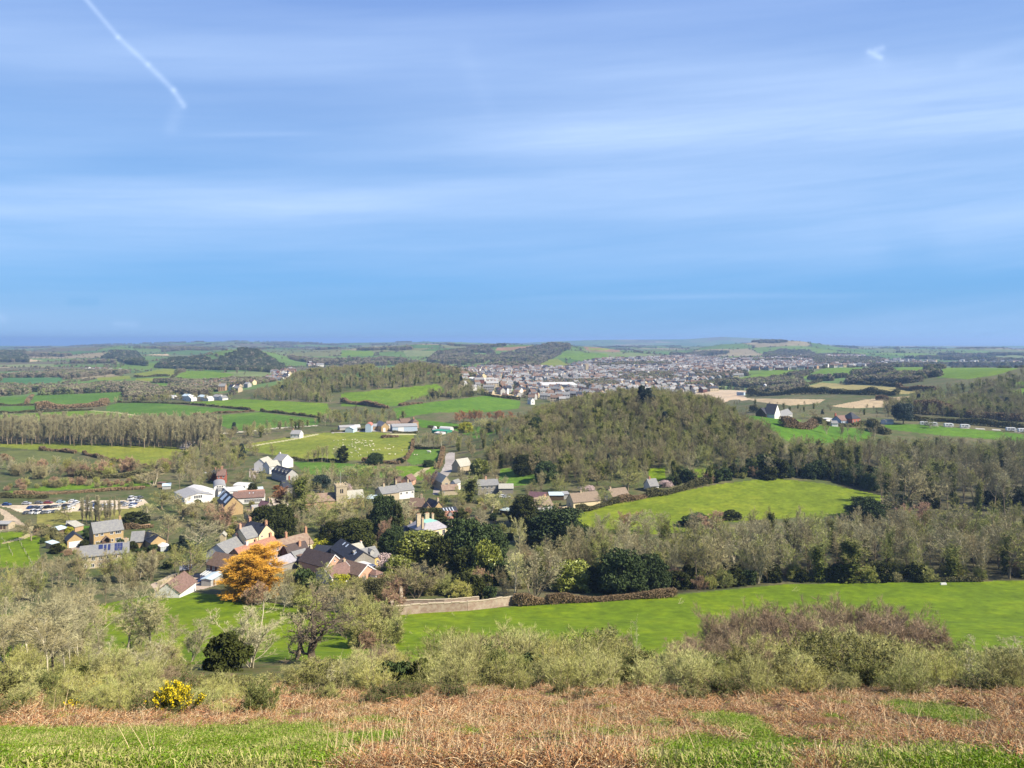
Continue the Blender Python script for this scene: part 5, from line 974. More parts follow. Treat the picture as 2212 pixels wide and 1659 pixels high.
# ------------------------------------------------------------------ the plants of this place
PR = {}
def protos():
    P = PR
    tws = ['twig', 'twig_olive', 'twig_grey', 'twig', 'twig_olive', 'twig_red']
    P['round'] = [tree(11+i, 13, 'round', tw=.05, dens=1.0, twigm=tws[i], wood='bark_pale' if i == 2 else 'bark') for i in range(5)]
    P['oak'] = [tree(31+i, 13, 'oak', tw=.05, dens=1.3, twigm=tws[i+1]) for i in range(3)]
    P['tall'] = [tree(41+i, 17, 'tall', tw=.055, dens=.95, twigm=tws[i], wood='bark_pale' if i % 2 else 'bark') for i in range(4)]
    P['poplar'] = [tree(51+i, 22, 'poplar', tw=.055, dens=1.3, twigm='twig_grey') for i in range(3)]
    P['multi'] = [tree(61+i, 11, 'multi', tw=.05, dens=1.05, twigm=tws[i], wood='bark_pale' if i % 2 else 'bark') for i in range(4)]
    P['ivy'] = [tree(71+i, 15, 'tall', tw=.05, dens=1., twigm='twig_olive', ivy=1.8) for i in range(3)]
    P['ivyround'] = [tree(75+i, 12, 'round', tw=.05, dens=1., twigm='twig_olive', ivy=2.6) for i in range(2)]
    P['red'] = [tree(81+i, 11, 'multi', tw=.05, dens=1.9, twigm='twig_red') for i in range(2)]
    P['orange'] = [tree(85+i, 11, 'round', tw=.07, dens=2., twigm='twig_orange') for i in range(2)]
    P['willow'] = [tree(91, 14, 'willow', tw=.065, dens=3.0, twigm='twig_gold')]
    P['pale'] = [tree(95+i, 13, 'tall', tw=.04, dens=.9, twigm='twig_pale', wood='bark_pale') for i in range(2)]
    P['near'] = [tree(101, 11, 'high2', tw=.03, dens=1.6, twigm='twig_grey', wood='bark_pale'), tree(102, 11, 'high2', tw=.03, dens=1.5, twigm='twig_grey', wood='bark', lean=-.25), tree(103, 10, 'multi', tw=.03, dens=1.9, twigm='twig_grey', wood='bark_pale'), tree(104, 11, 'high2', tw=.03, dens=1.6, twigm='twig', wood='bark_pale')]
    P['high'] = [tree(46+i, 17, 'high', tw=.055, dens=1.0, twigm=['twig', 'twig_olive', 'twig_grey'][i]) for i in range(3)]
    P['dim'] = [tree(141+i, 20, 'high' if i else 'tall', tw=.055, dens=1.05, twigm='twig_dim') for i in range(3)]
    P['gnarled'] = [tree(111, 9, 'gnarled', tw=.035, dens=1.1, twigm='bark', wood='bark_dark'), tree(112, 9, 'gnarled', tw=.03, dens=1.1, twigm='twig_grey')]
    P['dead'] = [tree(121, 4, 'dead', tw=.03, wood='bark_pale', twigm='twig_pale'), tree(122, 4, 'dead', tw=.03, wood='bark_pale', twigm='twig_pale')]
    P['yew'] = [leafy(201, 9, 9.5, 'yew', n=110, m=170, size=.22), leafy(202, 8, 9, 'yew', n=110, m=170, size=.22)]
    P['holm'] = [leafy(211, 10, 12, 'holm', n=130, m=170, size=.25), leafy(212, 9, 10, 'holm', n=120, m=170, size=.24)]
    P['laurel'] = [leafy(221, 5, 8, 'laurel', n=90, m=150, size=.2, jag=.35)]
    P['lime'] = [leafy(225, 4, 6, 'lime', n=70, m=120, size=.17)]
    P['rust'] = [leafy(227, 4, 5, 'rust', n=70, m=100, size=.16)]
    P['cone'] = [leafy(231, 14, 9, 'pine', n=110, m=130, size=.24, shape='cone', jag=.5), leafy(232, 14, 10, 'pine', n=90, m=130, size=.24, shape='cone', jag=.6)]
    P['spread'] = [leafy(235, 9, 11, 'pine', n=80, m=160, size=.22, shape='spread', jag=.4)]
    P['column'] = [leafy(237, 12, 5, 'yew', n=100, m=140, size=.2, shape='column', jag=.3)]
    P['blossom'] = [leafy(241, 5, 5, 'blossom', n=70, m=60, size=.12, jag=.5)]
    P['forsythia'] = [leafy(243, 2.4, 2.4, 'gorse', n=40, m=60, size=.1)]
    P['bush'] = [shrub(301+i, 3.4, 4.4, tw=.045, dens=2.2, twigm=['twig', 'twig_olive', 'twig_red', 'twig_scrub'][i], pale=.1) for i in range(4)]
    P['darkbush'] = [leafy(311, 4, 5, 'holm', n=60, m=130, size=.2, low=.02), leafy(312, 4, 5, 'yew', n=60, m=130, size=.2, low=.02)]
    P['scrub'] = [shrub(321, 4, 4.8, pale=.4), shrub(322, 3.6, 4.6, pale=.65, twigm='twig_olive'), shrub(323, 4, 4, pale=.35, twigm='twig_scrub'), shrub(324, 3.4, 5, pale=.15, twigm='twig_olive'), shrub(325, 3.8, 4.6, pale=.4, leafm='gorse_leaf', nleaf=9000), shrub(326, 3.2, 4.6, pale=.3, leafm='hedge', nleaf=9000)]
    P['mauve'] = [shrub(331, 5, 6.5, twigm='twig_mauve', tip='twig', pale=.3, dens=2.6, tw=.026), shrub(332, 5, 6, twigm='twig_mauve', tip='twig_mauve', dens=2.6, tw=.026)]
    P['bramble'] = [shrub(341, 1.5, 4, twigm='twig_red', tip='twig_scrub', leafm='gorse_leaf', nleaf=12000, tw=.016), shrub(342, 1.3, 3.6, twigm='twig_scrub', tip='twig_pale', leafm='hedge', nleaf=12000, tw=.016)]
    P['blob'] = [leafy(401+i, 1, 1.15, ['far_brown', 'far_brown', 'far_dark', 'far_olive'][i], n=44, m=13, size=.075, low=.02) for i in range(4)]

def hpx(D, vb, vt): return (vb-vt)*D/F
def T(u, vb, vt, key, label, name='bare_tree', cat='tree', w=None, group=None, i=None, rz=None, d0=40):
    g = G(u, vb, 0, d0); h = hpx(g[1], vb, vt)*1.03; L_ = PR[key]; i = random.randrange(len(L_)) if i is None else i; pr = L_[i]; wide = 1.
    if w:
        if not hasattr(pr, 'W'):
            me = pr.crown; V = np.zeros(len(me.vertices)*3, np.float32); me.vertices.foreach_get('co', V); V = V.reshape(-1, 3); pr.W = float(np.percentile(V[:, 0], 97)-np.percentile(V[:, 0], 3))
        wide = (w*g[1]/F)/(pr.W*h/pr.H)
    o = plant('ivy_clad_tree' if key.startswith('ivy') and name == 'bare_tree' else name, pr, g, h, rz, wide, label, cat, group); SPOTS.append((g[0], g[1], (w or 30)*g[1]/F*.35)); return o
SPOTS = []

def key_plants():
    T(545, 1292, 1178, 'willow', 'big golden orange willow glowing beside the brick terrace', 'willow_tree', w=104)
    e = 'evergreen_tree'
    for u, vb, vt, k, w, lb in [
      (572, 1150, 1097, 'yew', 44, 'brownish dark yew left of a greener one behind the cream house'), (606, 1158, 1096, 'yew', 50, 'dark green yew right behind the cream house'),
      (768, 1187, 1126, 'yew', 66, 'big dark dome shaped yew above the black slate barn'), (716, 1182, 1131, 'yew', 42, 'smaller brown green yew touching the big domed yew'),
      (832, 1155, 1079, 'holm', 58, 'tall dark evergreen mass left of the manor'), (856, 1160, 1090, 'column', 22, 'narrow dark conifer at the right edge of the evergreen mass'),
      (1005, 1235, 1132, 'holm', 86, 'largest dark evergreen oak in front of the manor annexe'), (1055, 1222, 1140, 'holm', 66, 'dark evergreen oak right of the largest one'), (960, 1240, 1165, 'yew', 60, 'dark yew in deep shade below the manor'), (1010, 1250, 1190, 'yew', 60, 'low dark yew at the foot of the evergreen oaks'), (1050, 1255, 1182, 'laurel', 52, 'grey green evergreen with a leaning crown below the oaks'),
      (1205, 1176, 1104, 'holm', 98, 'broad grey green evergreen oak beside the sloping field'), (1160, 1172, 1115, 'yew', 50, 'dark evergreen left of the broad evergreen oak'),
      (1134, 1136, 1076, 'yew', 50, 'rounded brown green yew in front of the thatched house'),
      (905, 1204, 1155, 'laurel', 84, 'large yellow green laurel in front of the manor'), (868, 1206, 1168, 'laurel', 42, 'smaller yellow green laurel left of the large one'),
      (850, 1208, 1147, 'holm', 50, 'blue green evergreen left of the laurels'), (935, 1134, 1101, 'yew', 54, 'dark clipped yew behind the copper roofed manor'), (994, 1142, 1100, 'column', 26, 'dark upright tree right of the white gabled dormers'),
      (858, 1246, 1206, 'laurel', 44, 'bright green laurel right of the pink blossom'), (1240, 1272, 1220, 'laurel', 74, 'pale green laurel at the left end of the lower wood'),
      (1345, 1282, 1196, 'holm', 84, 'dark evergreen right of the pale laurel in the lower wood'), (1405, 1276, 1205, 'holm', 60, 'dark evergreen in the shaded edge of the lower wood'),
      (1870, 1122, 1078, 'holm', 58, 'dark round evergreen in shade at the right end of the sloping field'), (1292, 1275, 1225, 'yew', 50, 'low dark evergreen between pale laurel and wood'),
      (692, 1063, 1030, 'spread', 32, 'flat topped dark tree on the lawn left of the church tower'), (741, 999, 964, 'column', 19, 'dark ivy clad tree on the edge of the sheep field'),
      (393, 1192, 1157, 'cone', 18, 'small dark conifer right of the white conservatory'), (1386, 888, 834, 'cone', 22, 'left of two dark conifers crowning the wooded hill'), (1400, 893, 840, 'cone', 30, 'right of two dark conifers crowning the wooded hill'),
      (1951, 916, 875, 'spread', 36, 'black pine standing above the caravan field'), (490, 1448, 1374, 'darkbush', 76, 'dark green holly bush on the near slope left of the gnarled oak'),
      (1055, 935, 908, 'ivyround', 40, 'green ivy clad tree at the foot of the wooded hill'), (1160, 940, 905, 'holm', 30, 'dark evergreen at the left edge of the wooded hill'), (1130, 1025, 985, 'yew', 36, 'dark evergreen in the shaded foot of the wooded hill'), (1180, 1040, 1000, 'holm', 40, 'dark holly at the front foot of the wooded hill'),
      (1036, 1022, 995, 'laurel', 30, 'grey green evergreen beside the top of the street'), (1035, 1062, 1022, 'column', 14, 'dark column tree above the orchard'), (862, 1062, 1045, 'yew', 22, 'dark bush tree under the bare tree by the paddock'),
      (812, 1003, 981, 'holm', 28, 'dark evergreen bush on the lower edge of the sheep field'), (925, 1008, 995, 'darkbush', 20, 'dark round bush in the small paddock'), (865, 1000, 990, 'darkbush', 15, 'dark bush on the paddock fence'),
      (545, 1068, 1045, 'yew', 16, 'dark clipped yew behind the red roofed range'), (290, 1135, 1108, 'darkbush', 46, 'dark evergreen shrub on the lawn behind the stone house'),
      (1500, 1135, 1112, 'darkbush', 46, 'dark bush on the lower edge of the sloping field'), (1580, 1120, 1104, 'darkbush', 36, 'dark holly right of the red twigged trees below the sloping field')]:
        T(u, vb, vt, k, lb, e, w=w)
    for u, vb, vt, k, w, lb, nm in [
      (697, 1186, 1164, 'lime', 42, 'bright yellow green clipped shrub above the long cream cottage', 'shrub'), (800, 1278, 1252, 'lime', 22, 'bright yellow conifer near the garden wall', 'golden_conifer'),
      (845, 1268, 1245, 'rust', 28, 'rust coloured bush beside the garden wall', 'shrub'), (730, 1260, 1240, 'lime', 36, 'lime green bush in front of the bungalow', 'shrub'),
      (833, 1240, 1198, 'blossom', 34, 'pale pink magnolia in blossom beside the yellow cottage', 'blossom_tree'), (388, 1188, 1180, 'forsythia', 6, 'yellow forsythia bush right of the conservatory', 'shrub'),
      (1270, 1064, 1050, 'blossom', 30, 'pink blossom tree behind the thatched cottage', 'blossom_tree'), (1438, 1052, 1038, 'blossom', 24, 'white blossom tree by the cottage at the foot of the wood', 'blossom_tree'),
      (698, 1046, 1028, 'blossom', 18, 'pale pink blossom behind the flat topped tree', 'blossom_tree'), (750, 1072, 1046, 'blossom', 22, 'cream blossom tree just right of the church tower', 'blossom_tree'),
      (600, 1056, 1049, 'rust', 16, 'dark red bush behind the orange tree', 'shrub'), (150, 1142, 1140, 'lime', 12, 'round yellow green bush by the stone garage', 'shrub') if 0 else (150, 1152, 1139, 'lime', 14, 'round yellow green bush by the stone garage', 'shrub'),
      (1006, 934, 914, 'lime', 28, 'yellow green willow near the polytunnels', 'willow_tree'), (242, 1006, 1000, 'forsythia', 8, 'yellow gorse on the hedge bank below the long field', 'gorse_bush')]:
        T(u, vb, vt, k, lb, nm, w=w, cat='tree' if 'tree' in nm or 'conifer' in nm else 'shrub')
    for u, vb, vt, k, w, lb in [
      (653, 1108, 1012, 'ivyround', 54, 'tall ivy clad tree left of the church'), (608, 1102, 1048, 'orange', 42, 'orange brown bare tree in the village centre'),
      (1122, 1215, 1112, 'pale', 30, 'slender white barked tree right of the evergreen oaks'), (1150, 1292, 1172, 'multi', 112, 'spreading many stemmed bare tree behind the garden wall'), (1112, 1292, 1190, 'pale', 44, 'pale stemmed tree left of the spreading one behind the wall'),
      (900, 1292, 1208, 'multi', 80, 'olive grey bare tree inside the garden wall'), (680, 1280, 1212, 'multi', 66, 'olive bare tree in front of the ribbed roof house'), (770, 1300, 1245, 'round', 80, 'low spreading grey tree in front of the bungalow'), (700, 1310, 1262, 'oak', 60, 'pale bare tree below the bungalow'),
      (1955, 1118, 994, 'oak', 98, 'huge pale grey oak at the edge of the right hand wood'), (1990, 1155, 1084, 'red', 46, 'reddish bare tree in front of the huge pale oak'),
      (822, 1178, 1120, 'red', 46, 'red brown bare tree right of the domed yew'), (480, 1152, 1084, 'red', 56, 'purplish bare tree left of the cream house'), (545, 1150, 1095, 'round', 50, 'pale bare tree just behind the cream house'),
      (395, 1120, 1065, 'round', 60, 'olive bare tree at the left of the wide workshop'), (350, 1100, 1055, 'round', 50, 'yellowish bare tree behind the car park end'), (312, 1128, 1082, 'pale', 34, 'pale bare tree behind the stone house lawn'),
      (420, 1190, 1120, 'round', 66, 'bare tree on the lawn left of the slate house'), (410, 1250, 1170, 'round', 84, 'wide grey bare tree left of the brick house'), (360, 1180, 1110, 'tall', 50, 'tall bare tree right of the black roofed barn'), (440, 1140, 1080, 'tall', 44, 'bare tree below the wide workshop'),
      (680, 1120, 1060, 'round', 56, 'pale green grey tree in front of the church nave'), (740, 1130, 1070, 'round', 54, 'bare tree in front of the church tower foot'), (700, 1150, 1095, 'round', 50, 'pale bare tree between church and domed yew'), (790, 1100, 1060, 'round', 40, 'bare tree right of the church chancel'),
      (770, 1052, 1000, 'round', 58, 'wide bare tree behind the church against the paddock'), (745, 1050, 1005, 'round', 40, 'bare tree left of the wide one behind the church'), (830, 1046, 1000, 'round', 50, 'bare tree on the left edge of the small paddock'), (925, 1055, 1015, 'red', 38, 'reddish tree at the foot of the lane'),
      (880, 1130, 1070, 'oak', 60, 'bare tree with a pale trunk left of the manor'), (1010, 1085, 1020, 'ivy', 40, 'ivy clad tree right of the low stone house'), (1060, 1120, 1060, 'pale', 40, 'white stemmed bare tree in front of the four window house'), (1085, 1110, 1065, 'multi', 40, 'olive bare tree left of the garden shed'),
      (1170, 1108, 1070, 'pale', 30, 'thin pale tree in front of the thatched house'), (1357, 1060, 1010, 'round', 60, 'pale green bare tree behind the row of thatched cottages'), (1310, 1090, 1052, 'oak', 44, 'small grey tree beside the thatched cottage'), (1290, 1048, 1008, 'round', 36, 'small bare tree at the wood foot'),
      (1350, 1150, 1098, 'red', 50, 'reddish bare tree rising in front of the sloping field'), (1395, 1150, 1100, 'round', 50, 'grey bare tree beside the reddish one below the sloping field'), (1545, 1155, 1105, 'red', 46, 'red twigged tree between two dark bushes'),
      (2180, 1250, 1120, 'oak', 110, 'large pale limbed tree at the right edge of the lower wood'),
      (1770, 1257, 1160, 'ivy', 46, 'ivy clad tree standing out of the lower wood near its middle'), (1840, 1257, 1145, 'ivy', 48, 'tallest ivy clad tree of the lower wood'), (2055, 1252, 1165, 'ivy', 48, 'ivy clad tree towards the right of the lower wood'),
      (68, 1168, 1120, 'oak', 50, 'bare tree beside the gravel track'), (150, 1125, 1090, 'oak', 40, 'small bare tree below the parked cars'), (2010, 925, 905, 'multi', 26, 'bare tree by the caravan field gate'),
      (1765, 905, 885, 'round', 26, 'round bare tree alone in the pale earth field'), (330, 1048, 1012, 'multi', 40, 'bare tree left of the red brick house'), (1735, 905, 893, 'multi', 22, 'small round tree left of the ridge houses')]:
        T(u, vb, vt, k, lb, w=w)
    # rows of trees
    def row(pts, n, h, key, label, group, name='bare_tree', seed=0, jd=5, w=1., d0=150):
        rng = np.random.default_rng(seed); P = [G(*p, 0, d0) for p in pts]; us = np.linspace(0, len(P)-1.001, n)+rng.uniform(-.3, .3, n)*(len(P)-1)/n
        for t in us:
            t = min(max(t, 0), len(P)-1.001); i = int(t); f = t-i; x = P[i][0]*(1-f)+P[i+1][0]*f; y = P[i][1]*(1-f)+P[i+1][1]*f+rng.uniform(-jd, jd); L_ = PR[key] if isinstance(key, str) else [q for k in key for q in PR[k]]
            plant(name, L_[rng.integers(len(L_))], (x, y, float(H(x, y))), h*rng.uniform(.8, 1.15), None, w*rng.uniform(.85, 1.15), label, 'tree', group)
    row([(178, 1130), (200, 1132), (225, 1130), (252, 1126)], 15, 12.5, 'poplar', 'thin bare tree in the close row between the stone house and the parked cars', 'thin trees behind the stone house', 'slender_tree', 1, 4, .9)
    row([(700, 921), (780, 920), (850, 918)], 13, 12, ['round', 'tall'], 'bare tree in the row behind the farm', 'bare trees behind the farm', seed=2, jd=12)
    row([(990, 912), (1040, 908), (1105, 910)], 9, 12, 'orange', 'orange brown bare tree in the line left of the wooded hill', 'orange trees left of the wooded hill', 'orange_tree', 3, 10)
    row([(1025, 938), (1050, 936)], 5, 12, 'pale', 'pale bare tree below the orange line', 'pale trees below the orange line', seed=4, jd=10)
    row([(664, 999), (690, 998), (724, 998)], 6, 11, ['round', 'tall'], 'bare tree on the lower edge of the sheep field', 'bare trees below the sheep field', seed=5, jd=3)
    row([(905, 968), (925, 969), (955, 968)], 7, 14, ['round', 'tall'], 'bare tree in the clump right of the sheep field', 'clump right of the sheep field', seed=6, jd=6)
    row([(1705, 1008), (1800, 1010), (1870, 1012)], 12, 16, ['tall', 'ivy'], 'tall bare tree in the line above the sloping field', 'tall trees above the sloping field', seed=7, jd=8)
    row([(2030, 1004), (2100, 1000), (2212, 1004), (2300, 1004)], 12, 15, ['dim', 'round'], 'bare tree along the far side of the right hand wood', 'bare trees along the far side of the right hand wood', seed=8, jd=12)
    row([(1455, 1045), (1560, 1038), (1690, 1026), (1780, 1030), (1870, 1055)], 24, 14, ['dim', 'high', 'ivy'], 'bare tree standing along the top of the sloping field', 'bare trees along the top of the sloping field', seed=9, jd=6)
    row([(90, 1258), (150, 1262), (230, 1262), (300, 1256), (365, 1240)], 22, 10.5, ['tall', 'round', 'multi'], 'bare tree in the thicket in front of the solar roofed house', 'thicket in front of the solar roofed house', seed=10, jd=8)
    row([(20, 1265), (60, 1290), (10, 1330)], 6, 10, ['tall', 'round'], 'bare tree at the left edge of the near meadow', 'bare trees at the left edge of the near meadow', seed=11, jd=8)
    row([(1790, 940), (1810, 942), (1850, 945), (1880, 948)], 6, 11, ['tall', 'multi'], 'bare tree in the open group below the caravan field', 'trees below the caravan field', seed=12, jd=8)
    row([(480, 1010), (470, 985), (500, 975), (590, 985)], 14, 11, ['round', 'oak'], 'bare tree between the long field and the white houses', 'bare trees between the long field and the white houses', seed=13, jd=10)

def visible_boxes():
    """where the houses stand in the view, so that woods scattered later leave them in sight"""
    B = []
    for o in bpy.data.objects:
        if o.parent is None and o.get('category') and not o.data and any(c.name.startswith('wall') or c.name.startswith('tower') for c in o.children):
            if o.location.y > 1000: continue
            M_ = Matrix.Translation(o.location) @ Matrix.Rotation(o.rotation_euler.z, 4, 'Z'); us = []; vs = []; ys = []
            for c in o.children:
                if c.name.startswith(('wall', 'roof', 'tower')):
                    for q in c.data.vertices:
                        if q.co.z < .3: continue
                        p = M_ @ q.co; u, v = proj(p.x, p.y, p.z); us.append(u); vs.append(v); ys.append(p.y)
            if us: B.append((min(us), max(us), min(vs), max(vs), min(ys)))
    return np.array(B)

def woods():
    BX = visible_boxes(); hp = np.array(USED); sp = np.array(SPOTS); ex = np.array([0.])
    def ok(x, y, z, h, w, keep=.12, rr=1.):
        if len(hp) and (np.hypot(hp[:, 0]-x, hp[:, 1]-y) < hp[:, 2]+w*.25*rr).any(): return False
        if len(sp) and (np.hypot(sp[:, 0]-x, sp[:, 1]-y) < sp[:, 2]).any(): return False
        u, vb = proj(x, y, z); vt = proj(x, y, z+h)[1]; hw = w*.42*F/y
        m = (BX[:, 4] > y) & (BX[:, 0] < u+hw) & (BX[:, 1] > u-hw) & (BX[:, 2]+.0*BX[:, 3] < vb) & (BX[:, 3]-.25*(BX[:, 3]-BX[:, 2]) > vt)
        return not m.any() or random.random() < keep
    def grove(poly, d0, d1, gap, keys, hr, label, group, name='bare_tree', seed=1, n=999, wide=1., keep=.1, cat='tree', weights=None, avoid=None):
        P = scatter(poly, d0, d1, gap, seed=seed); rng = np.random.default_rng(seed); L_ = [(q, k) for k in keys for q in PR[k]]; c = 0
        P = P[np.argsort(P[:, 1])] if n < 999 else P
        for p in P:
            if c >= n: break
            h = rng.uniform(*hr)
            if avoid is not None and in_fields(p[0], p[1]): continue
            if not ok(p[0], p[1], p[2], h, h*.8, keep): continue
            plant(name, L_[rng.integers(len(L_))][0], p, h, None, wide*rng.uniform(.85, 1.2), label, cat, group); c += 1
        return c
    def in_fields(x, y, names=('field', 'lawn', 'car_park', 'road', 'track', 'yard', 'farmyard')):
        z = float(H(x, y)); u, v = proj(x, y, z)
        for (nm, col, poly, d0, d1, mow) in REG:
            if nm in names and d0 < y < d1 and inside(np.array([u]), np.array([v]), poly)[0]: return True
        return False
    tot = {}
    low = [(1090, 1300), (1300, 1290), (1460, 1278), (1700, 1258), (2212, 1250), (2420, 1250), (2420, 1170), (2212, 1165), (1900, 1175), (1650, 1175), (1500, 1195), (1300, 1200), (1150, 1240)]
    tot['low'] = grove(low, 250, 330, 7.6, ['tall', 'high', 'high', 'ivy', 'multi', 'oak', 'dim'], (14, 19), 'bare tree in the lower wood above the bright meadow', 'trees of the lower wood', seed=21, keep=1)
    fr = [(1290, 1292), (1460, 1280), (1700, 1260), (2212, 1252), (2420, 1252), (2420, 1240), (2212, 1238), (1700, 1246), (1290, 1275)]
    tot['lowb'] = grove(fr, 245, 285, 5.2, ['darkbush', 'bush', 'bush'], (3.5, 7), 'dark bush in the shaded front edge of the lower wood', 'dark bushes in the lower wood', 'bush', seed=22, keep=1, cat='bush')
    rw = [(1895, 1078), (1925, 1112), (2212, 1118), (2420, 1120), (2420, 1000), (2212, 1000), (1960, 1005), (1880, 1030)]
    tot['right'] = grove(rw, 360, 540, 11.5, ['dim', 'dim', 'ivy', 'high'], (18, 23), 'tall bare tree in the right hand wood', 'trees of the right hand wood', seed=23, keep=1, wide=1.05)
    dk = [(1290, 1078), (1360, 1062), (1480, 1052), (1650, 1028), (1780, 1030), (1880, 1058), (1900, 1040), (1780, 1014), (1640, 1012), (1470, 1036), (1380, 1052)]
    tot['dk'] = grove(dk, 340, 540, 6, ['darkbush', 'bush', 'darkbush'], (3.5, 7), 'dark bush in the hedge along the top of the sloping field', 'dark bushes above the sloping field', 'bush', seed=24, keep=.3, cat='bush')
    pop = [(-90, 965), (0, 962), (130, 962), (396, 971), (455, 975), (478, 955), (465, 938), (300, 935), (0, 940), (-90, 940)]
    P = scatter(pop, 560, 800, 7.2, seed=25, jit=.35); P = P[np.argsort(P[:, 1])]
    for i, p in enumerate(P[:290]):
        plant('poplar_tree', PR['poplar'][i % 3], p, random.uniform(20, 24), None, random.uniform(1.0, 1.3), 'tall straight bare tree in the plantation beyond the long field', 'tree', 'plantation trees')
    tot['pop'] = min(len(P), 290)
    mid = [(430, 1090), (640, 1120), (900, 1130), (1240, 1130), (1240, 1060), (1450, 1050), (1420, 1020), (1150, 1035), (1050, 990), (960, 975), (930, 1010), (850, 1000), (640, 1000), (520, 985), (400, 1000), (330, 1060), (330, 1180), (420, 1230), (640, 1230), (640, 1130)]
    tot['vil'] = grove([(330, 1075), (430, 1150), (560, 1170), (760, 1180), (980, 1160), (1240, 1150), (1260, 1085), (1450, 1050), (1420, 1028), (1150, 1040), (1040, 990), (970, 975), (930, 1010), (850, 1003), (640, 1003), (520, 990), (400, 1010), (340, 1045)], 300, 640, 11, ['round', 'multi', 'high', 'oak'], (7, 12), 'bare tree among the village houses and gardens', 'bare trees of the village', seed=26, n=120, keep=.08, avoid=1)
    grove([(330, 1075), (430, 1150), (560, 1190), (760, 1200), (980, 1180), (1260, 1150), (1260, 1085), (1450, 1050), (1420, 1028), (1150, 1040), (1040, 990), (970, 975), (930, 1010), (850, 1003), (640, 1003), (520, 990), (400, 1010), (340, 1045)], 300, 640, 8.5, ['bush', 'bush', 'bush', 'darkbush'], (2, 4), 'rounded bush in the village gardens', 'garden bushes of the village', 'bush', seed=27, n=170, keep=.25, cat='bush', avoid=1)
    grove([(560, 1310), (640, 1290), (850, 1310), (1110, 1300), (1200, 1250), (1130, 1210), (1000, 1265), (860, 1270), (640, 1250), (560, 1290)], 230, 330, 6.5, ['bush', 'multi', 'bush', 'darkbush'], (4, 8), 'thicket tree in the rough ground below the gardens', 'thicket below the gardens', 'bush', seed=28, n=80, keep=.0, cat='bush')
    grove([(0, 1060), (330, 1050), (330, 1035), (150, 1045), (0, 1050)], 400, 560, 7, ['bush'], (3, 6), 'bush in the scrub behind the car park', 'scrub behind the car park', 'bush', seed=29, n=40, cat='bush')
    grove([(0, 1030), (100, 1040), (330, 1028), (400, 1020), (330, 990), (160, 985), (60, 1000), (0, 1005)], 430, 640, 9, ['round', 'bush', 'multi'], (7, 11), 'bare tree in the scrubby valley below the long field', 'scrub below the long field', seed=30, n=45, avoid=1, keep=.3)
    grove([(60, 1180), (130, 1200), (330, 1260), (380, 1230), (370, 1200), (420, 1180), (330, 1165), (90, 1140)], 270, 400, 7, ['bush', 'darkbush'], (2, 3.6), 'garden bush around the stone houses by the car park', 'garden bushes by the car park', 'bush', seed=31, n=45, keep=.0, cat='bush', avoid=1)
    grove([(0, 1395), (0, 1280), (150, 1290), (300, 1270), (330, 1300), (240, 1320), (100, 1360)], 130, 280, 10, ['round', 'multi', 'tall'], (8, 11), 'bare tree crossing the near meadow on the left', 'bare trees crossing the near meadow', seed=32, n=30)
    grove([(520, 1310), (640, 1330), (760, 1350), (860, 1330), (840, 1300), (640, 1285)], 150, 290, 9, ['round', 'multi', 'bush'], (6, 9), 'bare tree on the meadow edge below the willow', 'bare trees below the willow', seed=33, n=22)
    grove([(740, 1300), (850, 1310), (862, 1390), (800, 1410), (745, 1390)], 150, 290, 6, ['bush', 'multi', 'round', 'bush'], (4, 8), 'thicket bush between the near scrub and the garden wall', 'thicket left of the garden wall', 'bush', seed=34, n=70, keep=.2, cat='bush')
    grove([(-60, 1480), (-60, 1270), (120, 1280), (300, 1262), (360, 1300), (420, 1400), (300, 1430), (100, 1470)], 95, 240, 11, ['near'], (7, 11), 'grey twigged bare tree on the left of the near slope', 'grey bare trees on the left of the near slope', seed=35, n=12)
    grove([(-60, 1480), (-60, 1330), (150, 1330), (400, 1380), (440, 1440), (440, 1475)], 62, 150, 6.5, ['multi', 'scrub', 'bush', 'near'], (2.5, 5.5), 'olive grey thicket shrub among the bare trees on the left', 'thicket among the left hand trees', 'thicket', seed=38, n=46, cat='shrub')
    grove([(1600, 1034), (1790, 1038), (1890, 1064), (1900, 1010), (1650, 1012)], 380, 520, 6.5, ['darkbush', 'holm', 'ivy'], (6, 10), 'dark evergreen added to deepen the shade above the sloping field', 'dark evergreens added for shade above the sloping field', 'evergreen_tree', seed=36, n=26, keep=1)  # evergreens added to blacken the shade under these trees
    grove([(1900, 1075), (1920, 1110), (2212, 1116), (2400, 1116), (2400, 1060), (1950, 1050)], 350, 480, 11, ['darkbush', 'ivy'], (4, 9), 'dark evergreen added to deepen the shade in the right hand wood', 'evergreens added for shade in the right hand wood', 'evergreen_tree', seed=37, n=25, keep=1)  # understory added to make the wood's inside darker
    print('groves', tot)
    # the woods nobody could count
    W_ = [whole(p) for k in ('round', 'dim', 'high', 'multi', 'ivyround') for p in PR[k][:{'round': 2, 'dim': 3, 'high': 1, 'multi': 2}.get(k, 2)]]+[whole(PR['cone'][0])]
    nW = len(W_); pts = []; hs = []; ks = []
    rng = np.random.default_rng(5)
    def mass(poly, d0, d1, gap, hr, seed, ev=.006, notin=True, pr=None):
        P = scatter(poly, d0, d1, gap, seed=seed)
        if notin: P = np.array([p for p in P if not in_fields(p[0], p[1])]).reshape(-1, 3)
        k = rng.integers(0, nW-1, len(P)) if pr is None else np.array(pr)[rng.integers(0, len(pr), len(P))]; k[rng.uniform(0, 1, len(P)) < ev] = nW-1
        pts.append(P-np.array([0, 0, .4])); hs.append(rng.uniform(hr[0], hr[1], len(P))*(1+.2*vnoise(P[:, 0]/18, P[:, 1]/18, 3))); ks.append(k)
